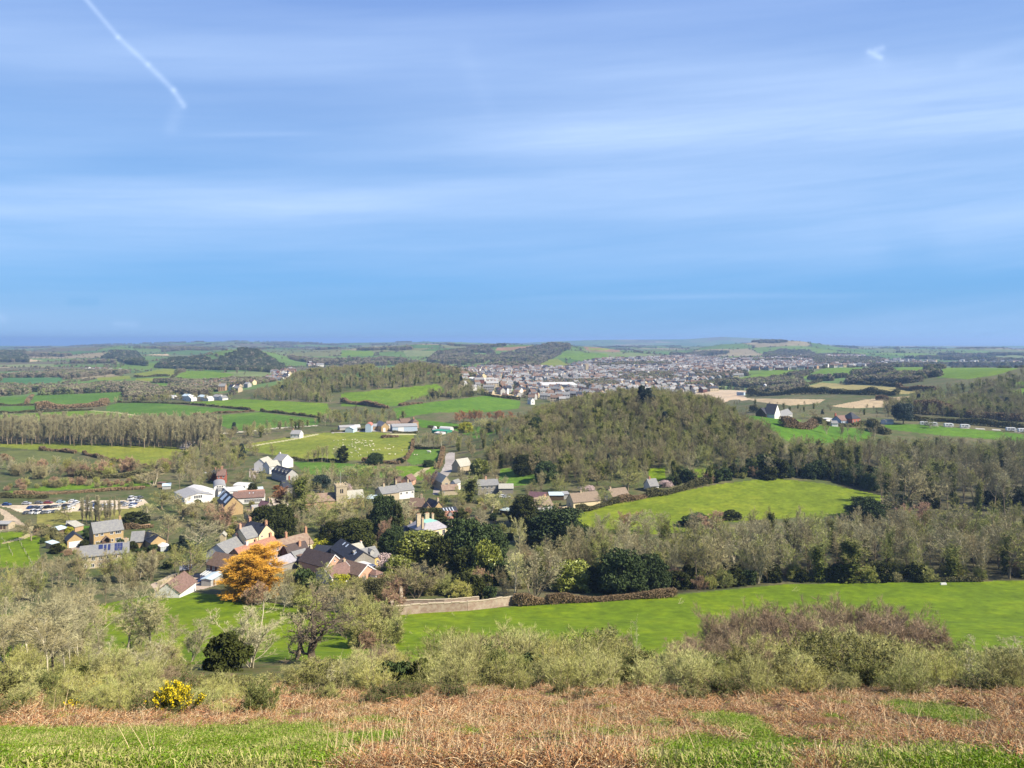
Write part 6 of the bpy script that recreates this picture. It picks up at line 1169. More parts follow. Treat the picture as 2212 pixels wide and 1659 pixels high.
    hill = [(1040, 1015), (1090, 965), (1150, 915), (1190, 890), (1230, 870), (1300, 850), (1420, 850), (1540, 885), (1600, 915), (1670, 955), (1695, 975), (1690, 1000), (1450, 1022), (1420, 1042), (1250, 1045), (1150, 1030)]
    mass(hill, 440, 900, 5.6, (10, 15), 1)
    mass([(1690, 1005), (1700, 985), (1800, 990), (2212, 996), (2500, 996), (2500, 1012), (2212, 1012), (1900, 1012)], 400, 640, 8, (12, 17), 2)
    mass([(1690, 1000), (1720, 972), (1900, 978), (2212, 985), (2500, 985), (2500, 965), (2212, 962), (1900, 966), (1740, 966)], 460, 700, 9, (7, 10), 3)
    mass([(1880, 905), (1950, 880), (2050, 860), (2212, 830), (2500, 800), (2500, 915), (2212, 915), (1990, 900)], 600, 1300, 9, (9, 14), 4)
    mass([(1900, 885), (1960, 868), (2050, 845), (2212, 812), (2500, 770), (2500, 900), (2212, 900)], 650, 1700, 10, (9, 13), 5)
    wat = [(520, 868), (560, 850), (610, 835), (640, 815), (700, 800), (800, 792), (900, 793), (990, 812), (1050, 855), (1000, 865), (930, 860), (890, 845), (850, 838), (760, 845), (690, 850), (730, 868), (620, 872)]
    mass(wat, 950, 1700, 8, (9, 14), 6)
    mass([(400, 1005), (470, 975), (510, 955), (640, 930), (700, 925), (690, 912), (560, 925), (500, 935), (440, 960)], 450, 900, 10, (8, 12), 7)
    mass([(520, 985), (545, 1000), (480, 1045), (400, 1060), (370, 1010), (440, 980)], 400, 640, 9, (8, 12), 8)
    mass([(660, 915), (760, 912), (880, 916), (900, 905), (800, 898), (690, 900)], 700, 1000, 13, (9, 13), 9)
    mass([(960, 960), (1000, 985), (1060, 1010), (1110, 960), (1150, 910), (1120, 905), (1040, 925), (1000, 945)], 480, 850, 11, (7, 11), 10)
    mass([(880, 865), (960, 870), (930, 860)], 900, 1300, 8, (5, 8), 11)
    mass([(1380, 870), (1560, 895), (1640, 893), (1900, 898), (1960, 884), (1700, 876), (1500, 868)], 700, 1500, 22, (5, 8), 12)
    mass([(60, 905), (120, 905), (230, 912), (250, 900), (150, 895)], 700, 1200, 10, (7, 10), 13)
    mass([(240, 870), (280, 850), (380, 858), (520, 862), (520, 872), (400, 866), (280, 880)], 850, 1600, 12, (7, 11), 14)
    P = np.concatenate(pts); print('woodland', len(P)); instancer('woodland', 'bare winter woods covering the round hill and the valley sides', P, W_, np.concatenate(hs), rng.uniform(0, 6.28, len(P)), np.concatenate(ks))
    # far woods and hedges of the plain and the hills
    N_ = 420000; s = rng.uniform(-.9, .9, N_); Y = np.exp(rng.uniform(np.log(1080), np.log(8600), N_)); X = s*Y; z = H(X, Y); u, v = proj(X, Y, z)
    n1 = fbm(X/60, Y/60, 21); n0 = fbm(X/300, Y/300, 24); cell = np.where(Y > 2400, 330., 170.); wx = (X+25*n1)/cell; wy = (Y+25*n0)/cell*.8
    ix = np.floor(wx).astype(np.int64); iy = np.floor(wy).astype(np.int64); best = np.full(N_, 9.); sec = np.full(N_, 9.)
    for ax in (-1, 0, 1):
        for ay in (-1, 0, 1):
            cx = ix+ax; cy = iy+ay; d = np.hypot(wx-(cx+.15+.7*_hash(cx, cy, 1)), wy-(cy+.15+.7*_hash(cx, cy, 2))); nb = d < best; sec = np.where(nb, best, np.minimum(sec, d)); best = np.where(nb, d, best)
    wood = (n0 > .36); edge = (sec-best)*cell < 6
    WO = [[(470, 800), (440, 795), (520, 758), (560, 762), (620, 800), (600, 806), (520, 800)], [(330, 795), (370, 780), (450, 775), (480, 800)], Z(1, [(660, 255), (720, 210), (880, 215), (950, 300), (850, 290), (740, 260)]), Z(1, [(0, 275), (0, 212), (160, 210), (180, 275)]),
          Z(1, [(180, 370), (190, 340), (640, 335), (830, 345), (820, 358), (400, 372)]), Z(1, [(1550, 500), (1600, 450), (1880, 440), (2030, 500), (2100, 545), (1850, 525)]), Z(2, [(560, 270), (620, 215), (760, 200), (950, 170), (1000, 230), (900, 290), (700, 300)]),
          Z(2, [(1000, 240), (1100, 215), (1400, 150), (1480, 148), (1480, 190), (1400, 235), (1250, 300), (1200, 320), (950, 310)]), Z(2, [(0, 290), (260, 255), (420, 270), (560, 300), (780, 350), (700, 340), (400, 290), (0, 310)]), Z(3, [(520, 225), (640, 200), (820, 205), (860, 230), (560, 245)]),
          Z(3, [(1100, 350), (1280, 335), (1400, 362), (1560, 358), (1620, 320), (1680, 380), (1400, 390), (1120, 388)]), Z(3, [(740, 380), (880, 300), (960, 262), (1000, 300), (900, 320)]), Z(3, [(410, 505), (560, 490), (900, 480), (1360, 492), (1340, 505), (800, 500), (440, 512)]),
          Z(3, [(850, 262), (1240, 258), (1240, 300), (860, 300)]), Z(3, [(420, 560), (900, 548), (1060, 585), (1300, 595), (1440, 570), (1480, 600), (1300, 608), (500, 590)]), Z(3, [(1240, 302), (2212, 296), (2212, 304), (1400, 306), (1240, 308)]), Z(3, [(60, 380), (200, 365), (400, 340), (430, 365), (200, 390)]),
          Z(1, [(0, 480), (0, 440), (250, 430), (400, 455), (620, 440), (850, 430), (850, 465), (500, 470), (200, 492)]), Z(1, [(820, 430), (960, 440), (1100, 470), (1080, 500), (900, 530), (820, 525)]), Z(1, [(1100, 440), (1560, 420), (1700, 440), (1560, 500), (1420, 515), (1100, 470)]), Z(3, [(800, 385), (1100, 370), (1340, 395), (1800, 400), (1790, 412), (1300, 408), (1000, 400)]), Z(3, [(0, 445), (300, 400), (760, 385), (780, 400), (560, 440), (300, 450)])]
    inw = np.zeros(N_, bool)
    for p in WO: inw |= inside(u, v, p)
    solid = np.zeros(N_, bool)
    for p in WO[:4]: solid |= inside(u, v, p)
    infd = np.zeros(N_, bool)
    for (nm, col, poly, d0, d1, mow) in REG:
        m = (Y > d0) & (Y < d1); infd |= m & inside(u, v, poly)
    town = inside(u, v, TOWN)
    keep = ((inw & (rng.uniform(0, 1, N_) < .8) & ((fbm(X/130, Y/130, 33) > np.where(Y < 2600, 0, -.25)) | solid)) | (wood & (rng.uniform(0, 1, N_) < .8)) | (edge & (rng.uniform(0, 1, N_) < .55)) | (town & (rng.uniform(0, 1, N_) < .09)) | (rng.uniform(0, 1, N_) < .008)) & ~(infd & ~inw) & (v < 893) & ~((Y < 1500) & inside(u, v, wat))
    keep &= ~((Y < 1400) & (u > 1500) & (v > 850))
    X, Y, z, inw, wood, solid = X[keep], Y[keep], z[keep], inw[keep], wood[keep], solid[keep]; n = len(X)
    hh = np.where(inw | wood, rng.uniform(6, 10, n), rng.uniform(2, 4.5, n))*np.where(Y > 2300, 1.5, 1); kk = rng.choice([0, 1, 2, 3], n, p=[.45, .3, .12, .13]); kk = np.where(solid & (rng.uniform(0, 1, n) < .85), 2, kk)
    print('far', n)
    instancer('far_woods', 'distant hedgerows, copses and woods on the plain and the far hills', np.stack([X, Y, z-.3], 1), [whole_leaf(p) for p in PR['blob']], hh, rng.uniform(0, 6.28, n), kk)
def whole_leaf(p):
    return p.crown
TOWN = [(985, 846), (985, 802), (1040, 795), (1150, 795), (1240, 796), (1240, 788), (1300, 778), (1390, 774), (1500, 770), (1560, 778), (1700, 776), (1760, 768), (1860, 768), (1900, 790), (1700, 800), (1620, 800), (1600, 815), (1500, 830), (1560, 845), (1400, 860), (1250, 868), (1160, 872), (1100, 862), (1040, 850)]

def hedges():
    f = 'hedges between the fields'
    for i, (k, pts, h, w, mt, lb) in enumerate([
      (1, [(400, 848), (600, 852), (790, 858)], 2, 4, 'hedge', 0) if 0 else (4, [(410, 108), (600, 118), (785, 140)], 2.2, 3, 'hedge_brown', 'clipped brown hedge standing in the long yellow green field'),
      (4, [(860, 150), (1100, 205), (1300, 250), (1560, 300), (1640, 305)], 2.2, 2.5, 'hedge_brown', 'brown hedge along the lower edge of the long field'),
      (4, [(-20, 220), (60, 205), (130, 215)], 3, 4, 'hedge_brown', 'short brown hedge at the left edge of the rough field'),
      (4, [(780, 400), (1100, 395), (1400, 392), (1620, 400)], 3.5, 4, 'hedge', 'dark hedge behind the golf like grass'),
      (4, [(150, 560), (500, 560), (900, 540), (1200, 520), (1500, 505)], 1.2, 5, 'hedge_brown', 'strip of rusty scrub in front of the long green'),
      (4, [(0, 600), (250, 600), (500, 605)], 2, 3, 'hedge', 'low hedge behind the first parked cars'),
      (15, [(1560, 450), (1750, 445), (1930, 425)], 1.8, 3, 'hedge_brown', 'brown beech hedge between the stone house lawn and the barn'),
      (15, [(640, 500), (740, 580), (800, 680)], 2.0, 4, 'hedge', 'dark green hedge left of the stone garage'),
      (15, [(480, 480), (560, 520), (640, 560)], 2.5, 5, 'hedge', 'bushy hedge between the track and the small shed'),
      (5, [(1085, 212), (1250, 215), (1500, 225), (1600, 232)], 1.8, 2.5, 'hedge', 'dark hedge below the sheep field'),
      (5, [(1820, 235), (2000, 240), (2212, 250)], 2.5, 4, 'hedge_brown', 'brown hedge on the lower right edge of the sheep field'),
      (6, [(410, 20), (400, 110), (350, 190), (290, 235)], 2, 3, 'hedge_brown', 'hedge between the sheep field and the small paddock'),
      (6, [(430, 92), (600, 92), (740, 88)], 2, 3, 'hedge', 'dark hedge across the top of the small paddock'),
      (6, [(720, 110), (705, 180), (690, 250), (660, 300)], 2.4, 4, 'hedge_brown', 'tall brown hedge on the left of the lane'),
      (16, [(-40, 400), (400, 372), (600, 365)], 1.6, 2.5, 'hedge', 'hedge in front of the pale blue farm shed'),
      (16, [(1085, 408), (1300, 412), (1560, 415)], 1.4, 2.5, 'hedge', 'hedge below the long blue barn'),
      (16, [(890, 505), (1000, 495), (1060, 495), (1200, 485)], 1.6, 5, 'hedge_brown', 'heap of dark brush lying in the sheep field'),
      (1, [(1690, 594), (1800, 604), (1950, 620), (2110, 640)], 2.5, 3, 'hedge', 'straight dark hedge running to the right above the poplars'),
      (1, [(760, 535), (1050, 540), (1200, 545), (1400, 562), (1620, 585)], 2, 3, 'hedge', 'thin dark hedge between the two large green fields'),
      (1, [(1250, 622), (1400, 608), (1650, 592)], 2, 3, 'hedge_brown', 'brown hedge curving between two green fields'),
      (1, [(0, 606), (250, 596), (600, 585)], 2, 3, 'hedge', 'hedge across the left hand fields'),
      (1, [(300, 655), (500, 645), (640, 640)], 4, 6, 'hedge_brown', 'brown hedge behind the plantation'),
      (1, [(0, 555), (150, 555), (230, 552)], 2, 3, 'hedge', 'short hedge at the left of the green fields'),
      (1, [(170, 550), (180, 520), (210, 492)], 3, 5, 'hedge_brown', 'pale hedge between two fields at the left'),
      (1, [(230, 585), (400, 575), (650, 560), (690, 545)], 7, 9, 'hedge_brown', 'band of bushes across the green fields'),
      (1, [(1085, 400), (1130, 365), (1190, 330)], 4, 5, 'hedge', 'hedge climbing the hill field behind the estate'),
      (1, [(870, 375), (1000, 367), (1100, 365)], 4, 5, 'hedge', 'hedge between the hill fields'),
      (2, [(920, 488), (1000, 500), (1160, 518)], 3.5, 4, 'hedge', 'dark hedge down the ridge in front of the town'),
      (2, [(590, 510), (640, 495), (720, 500), (860, 495)], 6, 8, 'hedge', 'dark bushes at the foot of the wooded ridge'),
      (2, [(380, 556), (460, 545), (520, 540)], 2, 8, 'hedge_brown', 'pale scrub on the bank below the ridge'),
      (2, [(0, 540), (120, 550), (300, 575)], 5, 6, 'hedge_brown', 'scrub along the foot of the green slope'),
      (2, [(560, 700), (700, 702), (800, 705)], 1.6, 3, 'hedge', 'hedge behind the polytunnels'),
      (3, [(1390, 650), (1560, 655), (1700, 660), (1900, 680), (2100, 700), (2300, 715)], 4.5, 7, 'hedge', 'long dark hedge behind the caravans'),
      (3, [(1500, 605), (1700, 615), (1900, 635), (2080, 650), (2300, 660)], 9, 14, 'hedge_brown', 'broad brown thicket above the caravan hedge'),
      (3, [(640, 690), (720, 698), (800, 702), (850, 684)], 5, 8, 'hedge_brown', 'brown bushes on the ridge below the white cottages'),
      (3, [(850, 662), (930, 680), (1060, 692), (1160, 688), (1260, 690)], 3.5, 5, 'hedge', 'dark hedge in front of the brick houses'),
      (3, [(1215, 705), (1260, 728), (1340, 745)], 6, 8, 'hedge', 'dark bushes at the corner of the caravan field'),
      (3, [(560, 480), (720, 440), (900, 400)], 5, 6, 'hedge', 'hedge climbing the left of the ochre field'),
      (3, [(1080, 405), (1300, 422), (1400, 432)], 5, 6, 'hedge', 'hedge along the top of the ochre field'),
      (3, [(1390, 445), (1500, 458), (1640, 462)], 5, 6, 'hedge_brown', 'hedge at the right end of the ochre field'),
      (3, [(420, 495), (560, 492), (800, 482), (1000, 480), (1200, 484), (1400, 490)], 8, 10, 'hedge', 'line of dark trees below the ochre field'),
      (3, [(440, 595), (600, 590)], 5, 6, 'hedge', 'dark hedge behind the white cottages'),
      (3, [(1250, 520), (1310, 520), (1350, 522)], 4, 6, 'hedge_brown', 'brown clump in the pale earth field'),
      (7, [(150, 690), (260, 680), (420, 630), (560, 600)], 2.6, 3, 'hedge', 'dark hedge along the lower lane of thatched cottages'),
      (7, [(560, 600), (680, 580), (820, 545)], 2.6, 4, 'hedge_brown', 'scrubby hedge in front of the further thatched cottage'),
      (7, [(820, 548), (1000, 525), (1250, 455), (1400, 425)], 3.2, 4, 'hedge', 'shaded hedge along the upper left of the sloping field'),
      (10, [(960, 330), (1040, 338), (1130, 345)], 4, 5, 'hedge_brown', 'mauve bushes at the corner of the garden wall') if 0 else (10, [(940, 300), (1010, 305), (1090, 312)], 6, 7, 'hedge', 'tall dark clipped hedge left of the garden wall'),
      (11, [(20, 272), (100, 280), (200, 268), (300, 258)], 2.4, 3, 'hedge_brown', 'brown ivy over the garden wall'),
      (11, [(300, 262), (480, 250), (700, 240), (880, 228), (1010, 215), (1200, 212), (1390, 197)], 2.0, 4, 'hedge_brown', 'long low brown hedge continuing the garden wall'),
      (14, [(1650, 1210), (1760, 1190), (1870, 1200)], 2.4, 3, 'hedge', 'clipped square hedge round the little lawn'),
      (0, [(1890, 1255), (2000, 1256), (2120, 1256)], 1.2, 3, 'hedge', 'tufty growth at the far edge of the bright meadow'),
      (14, [(1750, 1440), (1880, 1430), (1990, 1425)], 3.2, 4, 'hedge_brown', 'dull hedge with a flat top in front of the rust bush')]):
        hedge(Z(k, pts) if k else pts, h, w, mt, lb, f)

# ------------------------------------------------------------------ the near slope
VT = ([-400, 0, 120, 300, 420, 445, 535, 650, 780, 860, 900, 925, 950, 1000, 1100, 1200, 1290, 1370, 1400, 1425, 1455, 1500, 1560, 1700, 1850, 2000, 2050, 2100, 2160, 2212, 2600],
      [1440, 1440, 1430, 1420, 1425, 1452, 1452, 1425, 1395, 1375, 1420, 1400, 1345, 1335, 1328, 1352, 1330, 1348, 1405, 1398, 1380, 1345, 1300, 1285, 1283, 1325, 1360, 1392, 1388, 1360, 1360])
def near_plants():
    rng = np.random.default_rng(77); cnt = 0
    S_ = PR['scrub']; 
    def put(u, D, h, pr, label, name='shrub', wide=1., group='scrub bushes on the near slope', cat='shrub', rz=None):
        x = D*(u-CU)/F; z = float(H(x, D)); return plant(name, pr, (x, D, z), h, rz, wide, label, cat, group)
    labels = {0: 'olive grey scrub bush with pale lichened tips on the near slope', 1: 'brown green scrub bush on the near slope', 2: 'leafy scrub bush with dark leaves on the near slope'}
    for D, step, h0, h1 in [(46, 3.4, 1.2, 2.2), (52, 3.2, 1.8, 3.2), (60, 3.4, 2.6, 4.2), (69, 3.6, 3.2, 5.0), (80, 4.0, 3.8, 6.2), (94, 4.6, 4.5, 8), (112, 6, 5, 10)]:
        s = -.74*D
        while s < .74*D:
            x = s+rng.uniform(-1, 1)*step*.4; Dd = D+rng.uniform(-3.5, 3.5)*(1 if D > 50 else .6); u = CU+F*x/Dd; s += step
            z = float(H(x, Dd)); vb = proj(x, Dd, z)[1]; vt = np.interp(u, *VT)+58*float(np.clip((u-1480)/50, 0, 1)*np.clip((2060-u)/50, 0, 1)); hm = (vb-vt)*Dd/F; h = rng.uniform(h0, h1)*(.75+.75*abs(vnoise(x/7, Dd/7, 19))*2)
            if D == 46 and (u < 560 or rng.uniform() < .5): continue
            if D == 52 and u < 420 and rng.uniform() < .5: continue
            if 300 < u < 560 and D > 95: continue
            h = min(h, hm*rng.uniform(.85, 1.03))
            if h < .9 or rng.uniform() < .14: continue
            if u > 1380 and u < 1470 and D > 90: continue
            if 55 < D < 85 and rng.uniform() < .10: put(u, Dd, h*.8, PR['darkbush'][cnt % 2], 'dark bush added for shaded gaps in the pale scrub of the near slope', 'gap_shade_bush', wide=1.1, group='bushes added for dark gaps in the near scrub'); cnt += 1; continue  # dark bushes put in so the scrub shows shaded gaps
            k = int(rng.integers(0, len(S_))); pr = S_[k]; wide = rng.uniform(.9, 1.25)*(1.25 if h < 2.6 else 1)
            if D >= 80 and rng.uniform() < .4: pr = PR['mauve'][k % 2]; put(u, Dd, h, pr, 'mauve brown thicket bush behind the scrub of the near slope', wide=wide, group='mauve thickets on the near slope')
            else: put(u, Dd, h, pr, labels[0] if k in (0, 1) else labels[1] if k in (2, 3) else labels[2], wide=wide)
            cnt += 1
    # the broad mauve thicket on the right
    for u, D, vt in [(1560, 128, 1308), (1620, 130, 1294), (1680, 133, 1286), (1740, 133, 1280), (1800, 134, 1277), (1860, 132, 1281), (1915, 130, 1288), (1965, 127, 1302), (2005, 122, 1330), (1590, 120, 1320), (1700, 121, 1300), (1810, 121, 1300), (1900, 118, 1312)]:
        x = D*(u-CU)/F; z = float(H(x, D)); vb = proj(x, D, z)[1]; put(u, D, (vb-vt)*D/F, PR['mauve'][cnt % 2], 'mauve brown thicket in the broad rounded stand on the right', 'thicket', 1.0, 'broad mauve thicket on the right'); cnt += 1
    for i in range(40):
        u = rng.uniform(-60, 600); D = rng.uniform(32, 50); put(u, D, rng.uniform(.8, 2.0), S_[i % 6], 'low olive scrub bush reaching down into the bracken on the left', 'shrub', rng.uniform(.9, 1.4), 'low scrub in the bracken on the left')
    # brambles along the bracken
    for i in range(46):
        u = rng.uniform(430, 2300); D = rng.uniform(40, 52)+(6 if u > 1700 else 0); put(u, D, rng.uniform(.5, 1.3), PR['bramble'][i % 2], 'low bramble mound at the edge of the bracken', 'bramble', rng.uniform(.9, 1.5), 'brambles along the bracken', 'bramble')
    for i in range(16):
        u = rng.uniform(-50, 430); D = rng.uniform(31, 50); put(u, D, rng.uniform(.5, 1.4), PR['bramble'][i % 2], 'low bramble mound at the edge of the bracken', 'bramble', rng.uniform(.9, 1.5), 'brambles along the bracken', 'bramble')
    # picked out trees of the near slope
    for u, vb, vt, k, i, w, lb in [(137, 1474, 1268, 'near', 0, 90, 'tall pale trunked bare tree standing straight on the near slope'), (122, 1476, 1300, 'near', 1, 110, 'bare tree leaning far to the left on the near slope'), (152, 1462, 1290, 'near', 0, 70, 'slim bare tree just right of the straight one'), (166, 1452, 1275, 'near', 0, 80, 'pale trunk right of the group on the near slope'),
      (104, 1476, 1310, 'near', 3, 100, 'bare tree left of the straight one'), (60, 1440, 1300, 'near', 3, 110, 'bare tree at the far left of the near slope'), (20, 1430, 1290, 'near', 2, 110, 'bare tree cut by the left edge'), (279, 1443, 1255, 'near', 0, 110, 'pale forked bare tree left of the meadow'), (327, 1442, 1262, 'near', 3, 110, 'wide crowned bare tree right of the forked one'),
      (215, 1420, 1262, 'near', 3, 110, 'bare tree behind the pale forked one'), (300, 1468, 1378, 'near', 2, 90, 'brown many stemmed young tree'), (545, 1442, 1290, 'near', 2, 120, 'bare tree with dark twigs left of the gnarled oak'), (410, 1430, 1330, 'near', 2, 70, 'thin young tree against the bright meadow'),
      (640, 1425, 1310, 'gnarled', 1, 70, 'small twisted oak left of the large gnarled one'), (682, 1434, 1292, 'gnarled', 0, 130, 'large gnarled oak with a dark twisted trunk'), (1375, 1455, 1325, 'dead', 0, 40, 'white dead tree standing in the middle scrub'), (715, 1500, 1430, 'dead', 1, 34, 'white dead sapling below the gnarled oak'), (1265, 1475, 1400, 'dead', 1, 30, 'small dead tree in the middle scrub'),
      (1835, 1515, 1438, 'dead', 0, 40, 'dead white branches in the right hand scrub') if 0 else (1830, 1460, 1438-60, 'dead', 0, 40, 'dead white tree in the right hand scrub'), (740, 1490, 1400, 'dead', 0, 30, 'second white dead sapling below the gnarled oak'), (2095, 1480, 1390, 'dead', 1, 50, 'white dead bush at the right'), (2170, 1460, 1372, 'near', 2, 90, 'grey bare bush at the right edge above the scrub')]:
        T(u, vb, vt, k, lb, 'bare_tree' if k != 'dead' else 'dead_tree', w=w, i=i, rz=random.uniform(0, 6.28) if i != 1 or k != 'near' else 0)
    # gorse
    def gorse(u, D, h, n, label, seed):
        r = np.random.default_rng(seed); x = D*(u-CU)/F; o = empty('gorse_bush', (x, D, float(H(x, D))-.05), 0, label, 'shrub')
        st = 60; az = r.uniform(0, 6.28, st); an = np.radians(r.uniform(0, 52, st)); d = np.stack([np.sin(an)*np.cos(az), np.sin(an)*np.sin(az), np.cos(an)], 1); L = h*r.uniform(.75, 1.05, st)*(1-.12*np.sin(an)); P0 = np.zeros((st, 3)); P0[:, :2] = r.normal(0, .12*h, (st, 2))
        B = branch(r, P0, d, L, 5, .08, .05); V, Q = tubes(B, np.full(st, .02), np.full(st, .006), 4); link('stem', mesh_np('stem', V, Q, [MT['bark_scrub']]), o)
        c = []; g = []
        for b in B:
            for _ in range(n): t = r.uniform(.58, 1.02); k = min(int(t*5), 4); c.append(b[k]+(b[k+1]-b[k])*(t*5-k)+r.normal(0, .05, 3))
            for _ in range(n*2): t = r.uniform(.25, 1.); k = min(int(t*5), 4); g.append(b[k]+(b[k+1]-b[k])*(t*5-k)+r.normal(0, .07, 3))
        V, Q = leaves(r, np.array(c), .028, .8); link('flowers', mesh_np('flowers', V, Q, [MT['gorse']]), o); V, Q = leaves(r, np.array(g), .03, .35); link('leaves', mesh_np('leaves', V, Q, [MT['gorse_leaf']]), o)
    gorse(377, 34.0, 1.5, 120, 'bright yellow gorse bush in full flower at the edge of the grass', 1)
    gorse(158, 33.5, .7, 12, 'low gorse with few yellow flowers nearest the grass edge on the left', 2); gorse(185, 37, 1.0, 9, 'sparse gorse with scattered yellow flowers among brambles', 3); gorse(212, 40, 1.1, 8, 'gorse with yellow tips behind the sparse one', 4)

def ground_cover():
    rng = np.random.default_rng(9)
    MT['frond'] = mat('bracken_frond', (.47, .25, .11), rough=.85, spec=.15, rnd=.35, hue=.015); MT['frond2'] = mat('bracken_dark', (.12, .055, .03), rough=.9, spec=.1, rnd=.3)
    MT['straw'] = mat('straw', (.66, .51, .31), rough=.8, spec=.15, rnd=.2); MT['blade'] = mat('grass_blade', (.20, .32, .015), rough=.6, spec=.25, rnd=.3, hue=.02, trans=.25); MT['blade2'] = mat('dry_blade', (.42, .40, .15), rough=.8, spec=.15, rnd=.25)
    def tuft(seed, n, h, sp, mats, wv, flat, curl=.35, lw=None, nl=0, ls=.03):
        r = np.random.default_rng(seed); az = r.uniform(0, 6.28, n); an = np.radians(r.uniform(flat[0], flat[1], n)); d = np.stack([np.sin(an)*np.cos(az), np.sin(an)*np.sin(az), np.cos(an)], 1)
        P0 = np.zeros((n, 3)); P0[:, :2] = r.normal(0, sp, (n, 2)); L = h*r.uniform(.4, 1.1, n); B = branch(r, P0, d, L, 4, curl*.5, 0, curl); B[..., 2] = np.maximum(B[..., 2], .01)
        V, Q = ribbons(r, B, np.full(n, wv)); mi = np.repeat(r.choice(len(mats), n, p=[m[1] for m in mats]), 4)
        if nl:
            j = r.integers(0, n, nl); c = B[j, r.integers(1, 5, nl)]+r.normal(0, .05, (nl, 3)); c[:, 2] = np.abs(c[:, 2])+.01; v2, q2 = leaves(r, c, ls, .45); V, Q, _ = (np.concatenate([V, v2]), np.concatenate([Q, q2+len(V)]), 0); mi = np.concatenate([mi, r.choice(len(mats), nl, p=[m[1] for m in mats])])
        return mesh_np('tuft', V, Q, [MT[m[0]] for m in mats], mi)
    br = [tuft(1+i, 60, .5, .24, [('frond', .5), ('frond2', .25), ('straw', .25)], .016, (45, 94), .45, nl=50, ls=.018) for i in range(4)]+[tuft(8+i, 34, .42, .24, [('straw', .6), ('frond', .4)], .018, (25, 85), .3) for i in range(2)]
    gr = [tuft(21+i, 80, .085, .18, [('blade', .82), ('blade2', .18)], .016, (10, 80), .5) for i in range(3)]+[tuft(25, 60, .12, .14, [('blade2', .8), ('blade', .2)], .014, (5, 70), .4)]
    # bracken
    def pts(n, d0, d1, pw=1.7):
        Y = d0+(d1-d0)*rng.uniform(0, 1, n)**pw; X = (rng.uniform(-.74, .74, n))*Y; return X, Y
    X, Y = pts(52000, 10, 66, 1.5); z = H(X, Y); u, v = proj(X, Y, z); gm = grass_mask(X, Y, u, v) > .5; k = ~gm & (rng.uniform(0, 1, len(X)) < np.where(Y > 52, .55, 1)) & (fbm(X/1.0, Y/1.3, 51) > -.06)
    X, Y, z = X[k], Y[k], z[k]; print('bracken', len(X)); h = rng.uniform(.5, 1.1, len(X))*np.clip(1+1.1*fbm(X/1.9, Y/1.9, 5), .25, 1.8)*np.where(Y < 28, .68, 1.0)
    kk = np.where((fbm(X/2.5, Y/2.5, 71)+rng.normal(0, .22, len(X)) > .27), rng.integers(4, 6, len(X)), rng.integers(0, 4, len(X))); instancer('bracken', 'dead brown bracken covering the near slope', np.stack([X, Y, z], 1), br, h, rng.uniform(0, 6.28, len(X)), kk)
    X, Y = pts(80000, 10, 66, 1.3); z = H(X, Y); u, v = proj(X, Y, z); gm = grass_mask(X, Y, u, v) > .5; k = gm | (rng.uniform(0, 1, len(X)) < .05) | ((fbm(X/1.2, Y/1.6, 91) > .2) & (rng.uniform(0, 1, len(X)) < .5))
    X, Y, z = X[k], Y[k], z[k]; print('grass', len(X)); kk = np.where(fbm(X/1.1, Y/1.1, 61)+rng.normal(0, .2, len(X)) > .16, 3, rng.integers(0, 3, len(X)))
    instancer('grass', 'short bright green turf with dry tufts on the near slope', np.stack([X, Y, z], 1), gr, rng.uniform(.6, 1.35, len(X)), rng.uniform(0, 6.28, len(X)), kk)
    # tall dry stalks
    st = [tuft(31+i, 5, 1.0, .12, [('straw', 1.)], .016, (3, 38), .08) for i in range(3)]
    X, Y = pts(700, 13, 56, 1.2); z = H(X, Y); u, v = proj(X, Y, z); k = (grass_mask(X, Y, u, v) < .5) | (rng.uniform(0, 1, len(X)) < .08); X, Y, z = X[k], Y[k], z[k]
    instancer('dry_stalks', 'pale upright dry stalks among the bracken', np.stack([X, Y, z], 1), st, rng.uniform(.6, 1.2, len(X)), rng.uniform(0, 6.28, len(X)), rng.integers(0, 3, len(X)))
# ------------------------------------------------------------------ cars, caravans, sheep, the town
def paint(name, c): return mat(name, c, rough=.3, spec=.5)
def make_car(col, label, group, van=False):
    root = empty('parked_car', (0, 0, 0), 0, label, 'car', group); L, W = (4.3, 1.78) if not van else (5.0, 1.95); hh = .95 if not van else 1.2; top = 1.46 if not van else 2.2
    m = MB(); m.prism([(-L/2, .35), (-L/2+.1, hh*.95), (-L*.2, hh), (L*.22, hh), (L/2-.15, hh*.82), (L/2, .4), (L/2-.1, .22), (-L/2+.1, .22)], -W/2, W/2)
    m.prism([(-L*.42, hh+.003), (-L*.33, top), (L*.06, top), (L*.2, hh+.003)], -W/2+.16, W/2-.16); b = m.obj('body', col, root)
    g = MB(); g.prism([(-L*.385, hh+.06), (-L*.315, top-.08), (L*.045, top-.08), (L*.16, hh+.06)], -W/2+.145, W/2-.145)
    g.prism([(L*.075, top-.06), (L*.205, hh+.03), (L*.212, hh+.04), (L*.085, top-.04)], -W/2+.22, W/2-.22); g.prism([(-L*.42, hh+.04), (-L*.34, top-.06), (-L*.35, top-.05), (-L*.432, hh+.05)], -W/2+.22, W/2-.22); g.obj('window', BM['glass'], root)
    for sx in (-1, 1):
        for sy in (-1, 1): w = MB(); w.cyl(sx*L*.31, .32, sy*(W/2-.1)-.11, sy*(W/2-.1)+.11, .32, .32, 12, axis='y'); t = w.obj('wheel', CARM['tyre'], root)
    for sy in (-1, 1): h = MB(); h.box(L/2-.16, L/2-.02, sy*W*.36-.16, sy*W*.36+.16, .62, .74); h.obj('headlight', CARM['lamp'], root)
    return root
def copy_tree(o, par=None):
    c = o.copy(); C.objects.link(c); c.parent = par
    for ch in o.children: copy_tree(ch, c)
    return c
CARM = {}
